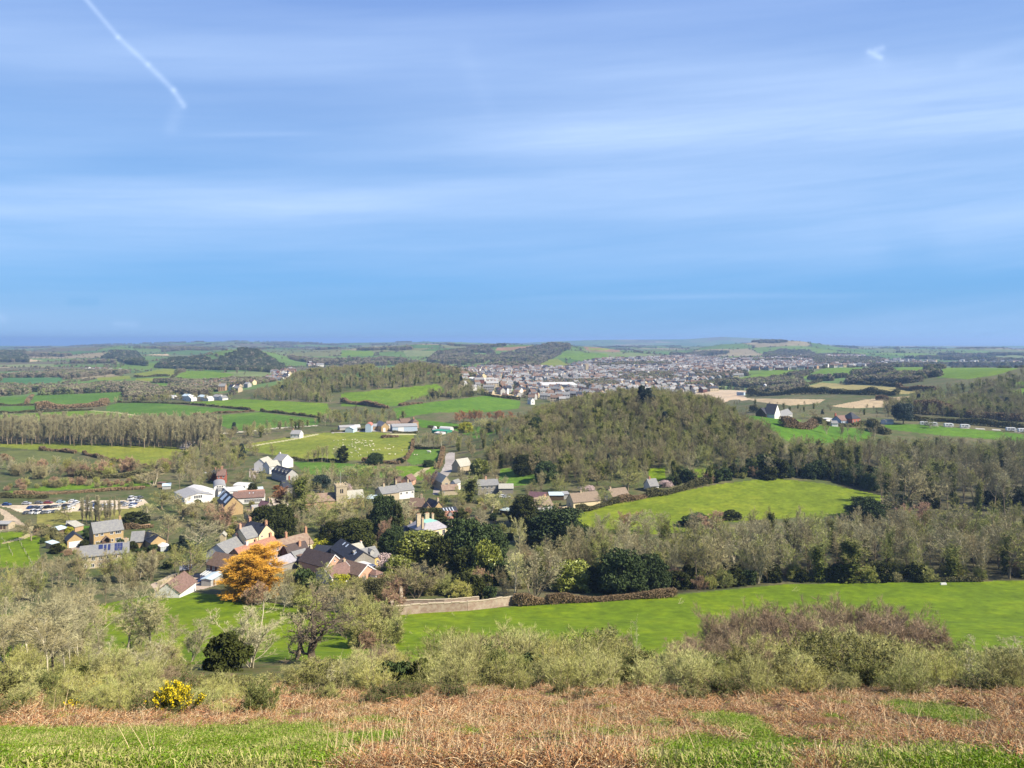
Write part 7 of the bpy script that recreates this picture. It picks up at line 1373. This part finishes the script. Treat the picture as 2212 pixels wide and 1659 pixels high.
def cars():
    CARM['tyre'] = mat('tyre', (.02, .02, .02), rough=.8); CARM['lamp'] = mat('car_lamp', (.75, .75, .75), rough=.2)
    cols = {'white': (.75, .76, .77), 'silver': (.45, .47, .5), 'black': (.012, .012, .015), 'blue': (.02, .06, .22), 'grey': (.12, .13, .14), 'red': (.22, .03, .04), 'pale_blue': (.4, .55, .62)}
    M_ = {k: paint('car_'+k, v) for k, v in cols.items()}; base = {}
    g = 'cars in the gravel car park'
    for i, (X, Y, c, deg, van) in enumerate([(335, 140, 'silver', 0, 0), (490, 134, 'grey', 0, 0), (608, 130, 'red', 0, 0), (765, 122, 'pale_blue', 0, 0), (920, 112, 'white', 5, 0), (395, 190, 'blue', 70, 0), (457, 188, 'grey', 70, 0), (535, 186, 'silver', 70, 0), (605, 184, 'black', 70, 0), (684, 180, 'grey', 70, 0), (752, 172, 'silver', 70, 0),
        (475, 208, 'black', 5, 0), (432, 252, 'white', 75, 1), (497, 254, 'white', 75, 1), (566, 252, 'grey', 75, 0), (630, 246, 'silver', 75, 0), (704, 240, 'grey', 75, 0), (345, 256, 'grey', 75, 0), (85, 152, 'blue', 0, 0), (1172, 140, 'grey', 80, 0), (1188, 168, 'blue', 80, 0), (1140, 200, 'white', 10, 0), (1240, 165, 'silver', 80, 0), (1300, 170, 'grey', 80, 0), (1350, 170, 'white', 80, 0), (1410, 165, 'silver', 80, 0), (1045, 208, 'black', 80, 0),
        (1540, 135, 'grey', 80, 0), (1590, 155, 'silver', 80, 0), (1660, 82, 'white', 80, 1), (1715, 72, 'silver', 80, 0), (1760, 66, 'grey', 80, 0), (1672, 120, 'white', 80, 1), (1675, 150, 'blue', 80, 0), (1670, 172, 'white', 80, 0), (1740, 110, 'silver', 80, 0), (820, 210, 'grey', 80, 0), (880, 200, 'white', 80, 0), (960, 130, 'silver', 80, 0), (1080, 120, 'grey', 80, 0), (1120, 150, 'white', 80, 0), (830, 165, 'black', 70, 0), (900, 160, 'silver', 70, 0)]):
        key = (c, van); x, y, z = G(*Z(15, X, Y), 0, 200)
        if key not in base: base[key] = make_car(M_[c], '', g, van); o = base[key]
        else: o = copy_tree(base[key])
        o.location = (x, y, z+.02); o.rotation_euler = (0, 0, R(deg+random.uniform(-5, 5)))
        row_ = 'back' if (X < 1000 and Y < 145) else ('middle' if Y < 200 and X < 1000 else ('front' if X < 1000 else ('tree screened' if X < 1500 else 'far right')))
        o['label'] = '%s %s parked in the %s row of the gravel car park' % (c.replace('_', ' '), 'van' if van else 'car', row_); o['category'] = 'van' if van else 'car'; o['group'] = g
    for k, X, Y, c, deg, lb in [(5, 208, 348, 'white', 10, 'white car beside the dark gabled cottages'), (5, 1385, 545, 'silver', 10, 'silver car on the churchyard lane'), (13, 105, 1285, 'blue', 5, 'dark blue car in shade in front of the pale cabin'), (5, 790, 320, 'black', 20, 'black car below the cluster of white houses'), (6, 1345, 595, 'white', 5, 'white car beyond the four window house'), (6, 1385, 600, 'silver', 5, 'silver car next to the white one beyond the four window house'),
        (16, 1165, 362, 'white', 5, 'white car in front of the long blue barn'), (16, 1330, 362, 'black', 70, 'black car in front of the long blue barn'), (16, 1420, 358, 'silver', 10, 'silver car at the right in the farmyard'), (16, 1240, 365, 'silver', 70, 'silver car left of the green container in the farmyard')]:
        o = copy_tree(base[(c, 0)] if (c, 0) in base else base[('silver', 0)]); x, y, z = G(*Z(k, X, Y), 0, 200); o.location = (x, y, z+.02); o.rotation_euler = (0, 0, R(deg)); o['label'] = lb; o['category'] = 'car'; o['group'] = 'cars in the village and farm'
    # caravans
    cp = None
    for i, (X, Y, lb) in enumerate([(1568, 682, 'white caravan at the left end of the caravan field'), (1622, 686, 'second white caravan from the left beside the dark hedge'), (1725, 693, 'white caravan standing alone in the middle of the hedge line'), (1830, 700, 'white caravan left of the empty pitches'), (2128, 721, 'white and grey motorhome right of the empty pitches'), (2205, 727, 'white caravan cut by the right edge of the photo')]):
        x, y, z = G(*Z(3, X, Y), 0, 300)
        if cp is None:
            cp = empty('caravan', (0, 0, 0)); m = MB(); m.prism([(-3.3, .5), (-3.5, 1.4), (-3.2, 2.5), (-2.4, 2.75), (2.6, 2.75), (3.3, 2.2), (3.4, 1.0), (3.1, .5)], -1.15, 1.15); m.obj('body', BM['frame'], cp)
            m = MB(); m.box(-2.4, -1.2, -1.19, -1.153, 1.4, 2.1); m.box(.4, 1.9, -1.19, -1.153, 1.4, 2.1); m.obj('window', BM['glass'], cp); m = MB(); m.box(-.6, .1, -1.2, -1.155, .6, 2.3); m.obj('door', BM['sheet_grey'], cp)
            for q in (-.5, .5): m = MB(); m.cyl(q, .32, -1.1, -.8, .32, .32, 10, axis='y'); m.obj('wheel', CARM['tyre'], cp)
            m = MB(); m.box(-3.25, 3.2, -1.175, -1.154, .85, .98); m.obj('stripe', BM['sheet_grey'], cp)
            o = cp
        else: o = copy_tree(cp)
        o.location = (x, y, z); o.rotation_euler = (0, 0, R(-8+random.uniform(-6, 6))); o.scale = (1.05, 1.05, 1.1); tag(o, lb, 'caravan', 'caravans along the dark hedge')
    for i, (a, b) in enumerate([((1600, 688), (1660, 691)), ((1700, 695), (1752, 697)), ((1800, 703), (1862, 706)), ((1900, 708), (1962, 712)), ((2008, 715), (2064, 719)), ((2150, 728), (2190, 731))]):
        p = G(*Z(3, *a), 0, 300); q = G(*Z(3, *b), 0, 300); m = MB(); d = Vector((q[0]-p[0], q[1]-p[1], 0)); n = Vector((-d.y, d.x, 0)).normalized()*6; vs = []
        for t in np.linspace(0, 1, 6):
            for s in (0, 1): X_ = p[0]+d.x*t+n.x*s; Y_ = p[1]+d.y*t+n.y*s; vs.append((X_, Y_, float(H(X_, Y_))+.12))
        m.add(vs, [(2*j, 2*j+2, 2*j+3, 2*j+1) for j in range(5)]); o = m.obj('path', BM['pale_tile']); o['kind'] = 'structure'; o.name = 'pitch'
    # sheep and a horse
    rng = np.random.default_rng(3); fl = mat('fleece', (.72, .67, .52), rough=.95); hd = mat('sheep_face', (.55, .5, .4), rough=.9)
    def animal(name, fleece, L, h, seed):
        r = np.random.default_rng(seed); o = empty(name, (0, 0, 0)); m = MB()
        rings = [(-L*.5, h*.60, .10*h), (-L*.44, h*.66, .26*h), (-L*.2, h*.66, .31*h), (L*.1, h*.66, .31*h), (L*.34, h*.69, .27*h), (L*.46, h*.78, .17*h), (L*.56, h*.92, .12*h), (L*.66, h*.93, .11*h), (L*.78, h*.84, .07*h), (L*.8, h*.83, .03*h)]
        n = 10; vs = []
        for (x, z, rr) in rings:
            for i in range(n): a = 6.283*i/n; vs.append((x, rr*.85*math.cos(a), z+rr*math.sin(a)))
        fs = [(i*n+j, i*n+(j+1) % n, (i+1)*n+(j+1) % n, (i+1)*n+j) for i in range(len(rings)-1) for j in range(n)]+[tuple(range(n))[::-1], tuple(range((len(rings)-1)*n, len(rings)*n))]
        m.add(vs, fs)
        for sx in (-.34, .3):
            for sy in (-.16, .16): m.cyl(sx*L, sy*h, 0, h*.3, .035*h, .04*h, 6); m.cyl(sx*L-.01, sy*h, h*.3, h*.55, .04*h, .08*h, 6)
        for sy in (-1, 1): m.add([(L*.6, sy*.08*h, h*1.0), (L*.58, sy*.2*h, h*1.0), (L*.62, sy*.1*h, h*.94)], [(0, 1, 2)])
        m.obj('body', fleece, o, True); return o
    s0 = animal('sheep', fl, 1.15, .85, 1); first = True
    pts = [(350, 545), (400, 540), (220, 543), (180, 548), (85, 560), (10, 565), (440, 558), (475, 578), (545, 557), (585, 565), (605, 568), (350, 585), (410, 595), (420, 610), (455, 600), (490, 598), (525, 610), (530, 600), (560, 625), (595, 603), (680, 565), (708, 572), (290, 650), (345, 655), (340, 628), (405, 668), (355, 675), (580, 660), (620, 655), (665, 650), (685, 668), (715, 630), (735, 622), (745, 632), (750, 662), (670, 635), (90, 630), (175, 605), (180, 650), (400, 700), (475, 712), (485, 728), (455, 785), (415, 752), (340, 790), (320, 780), (505, 830), (460, 850), (625, 780), (725, 735), (740, 738), (795, 742), (845, 720), (860, 735), (1035, 638), (1105, 685), (960, 705), (1010, 718), (1045, 716), (1270, 742), (1330, 733), (1380, 735), (1405, 735), (1025, 810), (1040, 815), (1140, 818), (5, 720), (100, 720), (345, 860), (1495, 825), (1540, 827)]
    for X, Y in pts:
        x, y, z = G(*Z(16, X, Y), 0, 300); o = s0 if first else copy_tree(s0); first = False; o.location = (x, y, z); s = random.uniform(.9, 1.15); o.scale = (s, s, s); o.rotation_euler = (0, 0, random.uniform(0, 6.28)); tag(o, 'white sheep grazing in the yellow green field below the farm', 'sheep', 'sheep grazing below the farm')
    hm = mat('white_horse', (.78, .76, .7), rough=.7); o = animal('horse', hm, 2.1, 1.55, 2); x, y, z = G(*Z(16, 1768, 785), 0, 300); o.location = (x, y, z); o.rotation_euler = (0, 0, 2.9); o.scale = (1.3, 1.3, 1.3); tag(o, 'white horse grazing alone in the small green paddock', 'horse')
    # container, signs of life in the farmyard
    x, y, z = G(*Z(16, 1250, 362), 0, 300); o = empty('container', (x, y, z), 0, 'green container standing against the long blue barn', 'container'); m = MB(); m.box(-3, 3, 0, 2.4, 0, 4.6); m.obj('body', mat('green_steel', (.12, .28, .12)), o); m = MB(); m.box(-2.6, 2.6, -.06, -.003, .2, 4.3); m.obj('door', BM['sheet_grey'], o)
    # paddock fences: posts and rails
    def fence(pts, label, h=1.2, gap=3., rails=2, k=0):
        P = [G(*p, 0, 150) for p in (Z(k, pts) if k else pts)]; x0 = P[0]; o = empty('fence', x0, 0, label, 'fence'); rl = MB(); i0 = None; n = 0
        for a, b in zip(P[:-1], P[1:]):
            L = math.hypot(b[0]-a[0], b[1]-a[1]); m_ = max(1, int(L/gap))
            for i in range(m_+1):
                f = i/m_; X = a[0]+(b[0]-a[0])*f; Y = a[1]+(b[1]-a[1])*f; q = (X-x0[0], Y-x0[1], float(H(X, Y))-x0[2])
                if n < 90: pm = MB(); pm.box(q[0]-.07, q[0]+.07, q[1]-.07, q[1]+.07, q[2]-.3, q[2]+h); pm.obj('post', BM['post'], o); n += 1
                if i0 and i > 0:
                    for r_ in range(rails): zz = h*(.45+.45*r_); rl.add([(i0[0], i0[1], i0[2]+zz-.05), (q[0], q[1], q[2]+zz-.05), (q[0], q[1], q[2]+zz+.05), (i0[0], i0[1], i0[2]+zz+.05), (i0[0], i0[1]+.05, i0[2]+zz-.05), (q[0], q[1]+.05, q[2]+zz-.05), (q[0], q[1]+.05, q[2]+zz+.05), (i0[0], i0[1]+.05, i0[2]+zz+.05)], [(0, 1, 2, 3), (7, 6, 5, 4), (3, 2, 6, 7), (0, 4, 5, 1)])
                i0 = q
        rl.obj('rail', BM['post'], o)
    BM['post'] = mat('weathered_wood', (.40, .36, .28), rough=.9)
    fence([(15, 1020), (230, 990), (310, 940)], 'post and rail fence along the top of the paddock beside the track', k=4) if 0 else fence([(0, 965), (180, 940), (330, 935)], 'wooden fence along the top of the left paddock', k=4)
    fence([(205, 1060), (240, 1130), (285, 1210), (330, 1290)], 'line of white fence posts down the left paddock', k=4, rails=1, gap=5)
    fence([(20, 1030), (80, 1100), (130, 1200)], 'second line of fence posts in the left paddock', k=4, rails=1, gap=6)
    fence([(355, 268), (450, 270), (560, 272), (680, 270)], 'pale fence across the lower paddock beside the lane', k=6, h=1.5)
    fence([(545, 255), (580, 256), (615, 258)], 'field gate in the lower paddock fence', k=6, h=1.5, gap=1.2, rails=3)
    # fallen branches on the meadow
    for k, X, Y, s, lb in [(12, 205, 155, 3.0, 'dead branch lying on the bright meadow near the lower wood'), (11, 1420, 265, 3.0, 'small dead branch on the meadow below the ruined wall'), (10, 1335, 525, 1.2, 'dark stick lying on the meadow near the gap in the scrub'), (10, 1690, 365, 1.6, 'short stump in the meadow below the garden wall')]:
        x, y, z = G(*Z(k, X, Y), 0, 120); pr = PR['dead'][0]; o = grow_plant('fallen_branch', pr, (x, y, z+.3), s, 0.4, 1, lb, 'branch', None); o.rotation_euler = (0, R(75), random.uniform(0, 3))
    x, y, z = G(*Z(5, 1275, 1215), 0, 200); o = empty('telegraph_pole', (x, y, z), 0, 'thin dark pole standing between the grey roofs and the ribbed roof house', 'pole'); m = MB(); m.cyl(0, 0, -.5, 7.5, .16, .11, 7); m.obj('pole', BM['timber'], o); m = MB(); m.box(-.7, .7, -.06, .06, 6.9, 7.02); m.obj('crossarm', BM['timber'], o)
    x, y, z = G(*Z(12, 1495, 98), 0, 120); o = empty('water_trough', (x, y, z), .1, 'small white trough at the far edge of the bright meadow', 'trough'); m = MB(); m.box(-1, 1, -.3, .3, 0, .6); m.box(-.9, .9, -.22, .22, .602, .66); m.obj('tank', BM['frame'], o)

def town():
    rng = np.random.default_rng(12)
    walls_ = [('white', 'white_render'), ('pale stone', 'pale_stone'), ('cream', 'cream_render'), ('brick', 'tan_wall'), ('grey', 'grey_render'), ('dark brick', 'dark_brick')]
    roofs_ = [('grey', 'slate'), ('brown', 'brown_tile'), ('dark', 'black_slate'), ('red brown', 'brown_tile'), ('pale', 'sheet_grey')]
    meshes = {}
    def hm(w, r, kind):
        k = (w, r, kind)
        if k in meshes: return meshes[k]
        L, W, h = [(9, 7, 5), (16, 7, 5), (8, 8, 6), (7, 6, 3)][kind]; m = MB(); rs = W/2*.75
        m.prism([(0, -2), (W, -2), (W, h), (W/2, h+rs), (0, h)], -L/2, L/2, 0, axis='x'); m.v = [(x, y-W/2, z) for x, y, z in m.v]
        a = MB(); a.prism([(-.4, h-.28), (W/2, h+rs+.02), (W+.4, h-.28), (W+.4, h-.05), (W/2, h+rs+.3), (-.4, h-.05)], -L/2-.2, L/2+.2, 1, axis='x'); a.v = [(x, y-W/2, z) for x, y, z in a.v]; m.add(a.v, a.f, 1)
        for q in ((-L*.36,) if kind != 1 else (-L*.3, L*.3)): m.box(q-.5, q+.5, -.4, .4, h+rs-.3, h+rs+1.3, 2)
        for i in range(3 if kind != 1 else 5):
            x = -L/2+L*(i+.5)/(3 if kind != 1 else 5)
            for z in ((1.5, 3.9) if h > 4 else (1.5,)): m.box(x-.6, x+.6, -W/2-.06, -W/2-.003, z-.5, z+.6, 3)
        me = m.mesh('house', [BM[walls_[w][1]], BM[roofs_[r][1]], BM['orange_brick'], BM['glass']]); meshes[k] = me; return me
    areas = [(TOWN, 1050, 3600, 21, 'in the town beyond the wooded hill', 900), (Z(1, [(1170, 470), (1280, 415), (1650, 415), (1640, 440), (1560, 480), (1450, 465), (1300, 480)]), 1100, 2400, 17, 'in the village below the far cone shaped hill', 60),
      (Z(1, [(1740, 400), (1780, 340), (1880, 325), (1920, 335), (1850, 400), (1780, 425)]), 1300, 3200, 20, 'in the white estate left of the wooded ridge', 60), (Z(1, [(500, 350), (560, 322), (640, 325), (820, 330), (800, 350), (560, 352)]), 2000, 3800, 30, 'in the hamlet on the far left plain', 30),
      (Z(1, [(1960, 310), (2020, 278), (2100, 290), (2060, 310)]), 2400, 5000, 32, 'in the hamlet behind the wooded ridge', 26),
      (Z(3, [(430, 290), (520, 262), (640, 245), (860, 232), (1020, 240), (1040, 262), (860, 262), (700, 290), (440, 305)]), 1600, 3800, 22, 'in the suburb under the green hill', 200), (Z(3, [(1180, 280), (1240, 262), (1640, 270), (1640, 298), (1400, 296), (1240, 296)]), 1700, 3500, 26, 'in the suburb on the right', 90),
      (Z(3, [(1720, 290), (1800, 270), (2212, 268), (2212, 285), (1800, 296)]), 1700, 3800, 38, 'in the scattered houses at the far right', 40), (Z(2, [(620, 268), (700, 258), (720, 268)]), 2500, 4500, 40, 'in the hamlet below the far woods', 8)]
    allp = []
    for poly, d0, d1, gap, where, mx in areas:
        P = scatter(poly, d0, d1, gap, seed=int(gap*7), jit=.55)
        P = P[:mx] if mx < 900 else P
        for p in P: allp.append((p, where))
    allp.sort(key=lambda q: q[0][1]); print('houses', len(allp)); cols = {}
    for i, (p, where) in enumerate(allp):
        suburb = 'suburb' in where or 'white' in where
        w = rng.choice(6, p=[.40, .2, .15, .06, .17, .02] if suburb else [.20, .25, .13, .12, .20, .10]); r = rng.choice(5, p=[.52, .19, .15, .03, .11]); kind = rng.choice(4, p=[.35, .3, .2, .15]) ; ang = round(fbm(p[0]/90, p[1]/90, 8)*6)*.5+rng.normal(0, .08)
        s = rng.uniform(.9, 1.25)*(1.15 if p[1] > 2200 else 1)
        if i < 300:
            me = hm(w, r, kind); o = link('town_house', me, loc=(p[0], p[1], p[2])); o.rotation_euler = (0, 0, ang); o.scale = (s,)*3
            tag(o, '%s house with %s roof %s' % (walls_[w][0], roofs_[r][0], where), 'house', '%s houses with %s roofs %s' % (walls_[w][0], roofs_[r][0], where))
        else: cols.setdefault((w, r, kind), []).append((p[0], p[1], p[2], s, ang))
    keys = list(cols); P = np.array([q[:3] for k in keys for q in cols[k]]); S_ = np.array([q[3] for k in keys for q in cols[k]]); A = np.array([q[4] for k in keys for q in cols[k]]); K = np.concatenate([[i]*len(cols[k]) for i, k in enumerate(keys)])
    instancer('town_roofs', 'mass of small houses making up the far part of the town', P, [hm(*k) for k in keys], S_, A, K)
# ------------------------------------------------------------------ sky, sun, air, camera
SUN_AZ = 113.0; SUN_EL = 42.0     # degrees clockwise from straight ahead
def sky():
    w = bpy.data.worlds.new('World'); bpy.context.scene.world = w; w.use_nodes = True
    nt = w.node_tree; N = nt.nodes; L = nt.links; bg = N['Background']
    st = N.new('ShaderNodeTexSky'); st.sky_type = 'NISHITA'; st.sun_disc = False; st.sun_elevation = R(SUN_EL); st.sun_rotation = R(SUN_AZ)
    st.altitude = 100; st.air_density = 1.0; st.dust_density = .1; st.ozone_density = 3.0
    tc = N.new('ShaderNodeTexCoord'); sep = N.new('ShaderNodeSeparateXYZ'); L.new(tc.outputs['Generated'], sep.inputs[0])
    def M(op, a, b=None, c=None):
        n = N.new('ShaderNodeMath'); n.operation = op
        for i, q in enumerate((a, b, c)):
            if q is None: continue
            if isinstance(q, (int, float)): n.inputs[i].default_value = q
            else: L.new(q, n.inputs[i])
        return n.outputs[0]
    X, Y, Zs = sep.outputs
    Yc = M('MAXIMUM', Y, .05)
    a = M('DIVIDE', X, Yc); e = M('DIVIDE', Zs, Yc)       # bearing and height of a direction (tangents)
    # thin high cloud: long bands that tilt up to the right
    eb = M('SUBTRACT', e, M('MULTIPLY', M('MULTIPLY', a, M('ADD', a, .9)), .055))
    cv = N.new('ShaderNodeCombineXYZ'); L.new(M('MULTIPLY', a, .55), cv.inputs[0]); L.new(M('MULTIPLY', eb, 7.5), cv.inputs[1])
    n1 = N.new('ShaderNodeTexNoise'); n1.inputs['Scale'].default_value = 1.25; n1.inputs['Detail'].default_value = 8; n1.inputs['Roughness'].default_value = .55; L.new(cv.outputs[0], n1.inputs['Vector'])
    cv2 = N.new('ShaderNodeCombineXYZ'); L.new(M('MULTIPLY', a, 1.6), cv2.inputs[0]); L.new(M('MULTIPLY', eb, 22), cv2.inputs[1]); cv2.inputs[2].default_value = 4
    n2 = N.new('ShaderNodeTexNoise'); n2.inputs['Scale'].default_value = 1.9; n2.inputs['Detail'].default_value = 10; n2.inputs['Roughness'].default_value = .64; n2.inputs['Distortion'].default_value = .5; L.new(cv2.outputs[0], n2.inputs['Vector'])
    def band(c, w, amp, aslope=0., a0=-9., a1=9., soft=.25):
        """a cloud band centred on height c"""
        cc = M('ADD', c, M('MULTIPLY', a, aslope)) if aslope else c
        d = M('DIVIDE', M('SUBTRACT', e, cc), w); g = M('POWER', 2.718, M('MULTIPLY', M('MULTIPLY', d, d), -1))
        if a0 > -9:
            mr = N.new('ShaderNodeMapRange'); mr.interpolation_type = 'SMOOTHSTEP'; L.new(a, mr.inputs[0]); mr.inputs[1].default_value = a0; mr.inputs[2].default_value = a0+soft; g = M('MULTIPLY', g, mr.outputs[0])
        if a1 < 9:
            mr = N.new('ShaderNodeMapRange'); mr.interpolation_type = 'SMOOTHSTEP'; L.new(a, mr.inputs[0]); mr.inputs[1].default_value = a1; mr.inputs[2].default_value = a1-soft; g = M('MULTIPLY', g, mr.outputs[0])
        return M('MULTIPLY', g, amp)
    s = band(.262, .032, .42, .045, -.35, 9, .55)
    for q in (band(.262, .075, .30, .035, -.3, 9, .6), band(.272, .0035, .16, .012, -.45, -.2, .1), band(.135, .028, .30, .03, .1, 9, .5), band(.17, .035, .30, .0, -9, .1, .5), band(.055, .004, .16, .008, -.1, .6, .3),
              band(.235, .018, .22, .0, -9, -.45, .2), band(.36, .03, .16, -.03), band(.115, .022, .16, .0), band(.19, .04, .22, .02)):
        s = M('ADD', s, q)
    mr = N.new('ShaderNodeMapRange'); L.new(n1.outputs['Fac'], mr.inputs[0]); mr.inputs[1].default_value = .3; mr.inputs[2].default_value = .72; mr.inputs[3].default_value = .5; mr.inputs[4].default_value = 1.25
    mr2 = N.new('ShaderNodeMapRange'); L.new(n2.outputs['Fac'], mr2.inputs[0]); mr2.inputs[1].default_value = .3; mr2.inputs[2].default_value = .75; mr2.inputs[3].default_value = .72; mr2.inputs[4].default_value = 1.3
    s = M('MULTIPLY', M('MULTIPLY', s, mr.outputs[0]), mr2.outputs[0])
    mr3 = N.new('ShaderNodeMapRange'); L.new(n1.outputs['Fac'], mr3.inputs[0]); mr3.inputs[1].default_value = .4; mr3.inputs[2].default_value = .8; mr3.inputs[3].default_value = 0; mr3.inputs[4].default_value = .42
    s = M('ADD', s, mr3.outputs[0])
    # the contrail: a streak between two bearings
    def streak(p, q, w, amp):
        (x0, y0), (x1, y1) = [((u-CU)/F, (V0-v)/F) for u, v in (p, q)]
        dx, dy = x1-x0, y1-y0; LL = dx*dx+dy*dy
        t = M('DIVIDE', M('ADD', M('MULTIPLY', M('SUBTRACT', a, x0), dx), M('MULTIPLY', M('SUBTRACT', e, y0), dy)), LL)
        t = N_clamp(t)
        px = M('SUBTRACT', a, M('ADD', x0, M('MULTIPLY', t, dx))); py = M('SUBTRACT', e, M('ADD', y0, M('MULTIPLY', t, dy)))
        d2 = M('ADD', M('MULTIPLY', px, px), M('MULTIPLY', py, py))
        return M('MULTIPLY', M('POWER', 2.718, M('MULTIPLY', d2, -1/(w*w))), amp)
    def N_clamp(x):
        c = N.new('ShaderNodeClamp'); L.new(x, c.inputs[0]); return c.outputs[0]
    wob = M('MULTIPLY', M('SUBTRACT', n2.outputs['Fac'], .5), 1.1)
    t = streak((120,-80), (255,80), .0033, .42)
    for q in (streak((255,80), (320,140), .0035, .42), streak((320,140), (375,195), .0038, .45), streak((375,195), (397,228), .0038, .5), streak((385,235), (370,275), .010, .14),
              streak((1000,110), (1055,235), .014, .06), streak((1878,112), (1902,124), .004, .5), streak((1892,108), (1906,104), .004, .35), streak((1880,125), (1905,135), .012, .10),
              streak((2080,135), (2212,95), .010, .14), streak((155,652), (205,652), .006, -.12), streak((250,700), (295,701), .004, .2), streak((0,685), (8,690), .005, .2), streak((1950,530), (1990,530), .03, -.12)):
        t = M('ADD', t, q)
    t = M('MULTIPLY', t, M('ADD', .85, wob))
    s = M('ADD', s, t)
    s = N_clamp(s)
    # clear-air colour: the sky model, blended with the deep spring blue of this day
    up = N.new('ShaderNodeCombineXYZ'); L.new(X, up.inputs[0]); L.new(Y, up.inputs[1]); L.new(M('MAXIMUM', Zs, .02), up.inputs[2]); L.new(up.outputs[0], st.inputs['Vector'])
    cr = N.new('ShaderNodeValToRGB'); L.new(M('MULTIPLY', Zs, 1.6), cr.inputs[0]); el = cr.color_ramp.elements
    el[0].position = 0; el[0].color = (*SKYH, 1); el[1].position = 1; el[1].color = (*SKYZ, 1)
    e2 = el.new(.12); e2.color = (*SKYL, 1); e3 = el.new(.45); e3.color = (*SKYM, 1)
    tint = N.new('ShaderNodeMix'); tint.data_type = 'RGBA'; tint.inputs[0].default_value = .85; L.new(st.outputs[0], tint.inputs[6])
    sc = N.new('ShaderNodeMix'); sc.data_type = 'RGBA'; sc.blend_type = 'MULTIPLY'; sc.inputs[0].default_value = 1; L.new(cr.outputs[0], sc.inputs[6]); sc.inputs[7].default_value = (10, 10, 10, 1); L.new(sc.outputs[2], tint.inputs[7])
    mx = N.new('ShaderNodeMix'); mx.data_type = 'RGBA'; L.new(s, mx.inputs[0]); L.new(tint.outputs[2], mx.inputs[6]); mx.inputs[7].default_value = CLOUDC
    L.new(mx.outputs[2], bg.inputs[0]); bg.inputs[1].default_value = SKYSTR
SKYH = (.095, .285, .58); SKYL = (.09, .30, .62); SKYM = (.20, .345, .64); SKYZ = (.14, .235, .60); CLOUDC = (4.4, 5.8, 8.3, 1); SKYSTR = .057
def sun():
    l = bpy.data.lights.new('sun', 'SUN'); l.energy = 5.0; l.angle = R(.5); l.color = (1, .90, .74)
    o = bpy.data.objects.new('sun', l); C.objects.link(o)
    d = Vector((math.sin(R(SUN_AZ))*math.cos(R(SUN_EL)), math.cos(R(SUN_AZ))*math.cos(R(SUN_EL)), math.sin(R(SUN_EL))))
    o.rotation_euler = (-d).to_track_quat('-Z', 'Y').to_euler(); o.location = (0, 0, 300)
def air():
    mb = MB(); mb.box(-17000, 26000, -60, 61000, -62, 150)
    m = bpy.data.materials.new('air'); m.use_nodes = True; nt = m.node_tree; N = nt.nodes
    N.remove(N['Principled BSDF']); v = N.new('ShaderNodeVolumePrincipled'); v.inputs['Color'].default_value = (.30, .48, .78, 1); v.inputs['Density'].default_value = HAZED; v.inputs['Anisotropy'].default_value = .2
    nt.links.new(v.outputs[0], N['Material Output'].inputs['Volume'])
    o = mb.obj('haze', m); tag(o, kind='stuff')
HAZED = 9.5e-5
def camera():
    cd = bpy.data.cameras.new('camera'); o = bpy.data.objects.new('camera', cd); C.objects.link(o)
    o.location = (0, 0, CZ); o.rotation_euler = (R(90), 0, 0); cd.sensor_width = 36; cd.lens = 36*F/2212.; cd.clip_start = .3; cd.clip_end = 200000
    cd.shift_y = -(829.5-V0)/2212.
    bpy.context.scene.camera = o
    sc = bpy.context.scene; sc.view_settings.view_transform = 'Standard'; sc.view_settings.look = 'None'; sc.view_settings.exposure = 1.3; sc.view_settings.gamma = 1
    sc.render.engine = 'CYCLES'; sc.cycles.max_bounces = 5; sc.cycles.diffuse_bounces = 2; sc.cycles.glossy_bounces = 2; sc.cycles.transmission_bounces = 4; sc.cycles.volume_bounces = 0; sc.cycles.transparent_max_bounces = 6
import time as _t
_t0 = _t.time()
veg_mats(); build_mats()
MT['far_brown'] = mat('far_brown', (.28, .25, .17), rough=1, spec=0, rnd=.25); MT['far_dark'] = mat('far_dark', (.11, .13, .07), rough=1, spec=0, rnd=.25); MT['far_olive'] = mat('far_olive', (.24, .28, .11), rough=1, spec=0, rnd=.25)
build_land(); print('land', _t.time()-_t0)
village(); walls(); print('village', _t.time()-_t0)
MT['bark_dark'] = mat('bark_dark', (.10, .08, .055), rough=.9, spec=.1)
protos(); key_plants(); near_plants(); woods(); print('woods', _t.time()-_t0)
hedges(); print('hedges', _t.time()-_t0)
ground_cover(); print('near', _t.time()-_t0)
grow_all(); cars(); town(); print('town', _t.time()-_t0)
sky(); sun(); air(); camera()
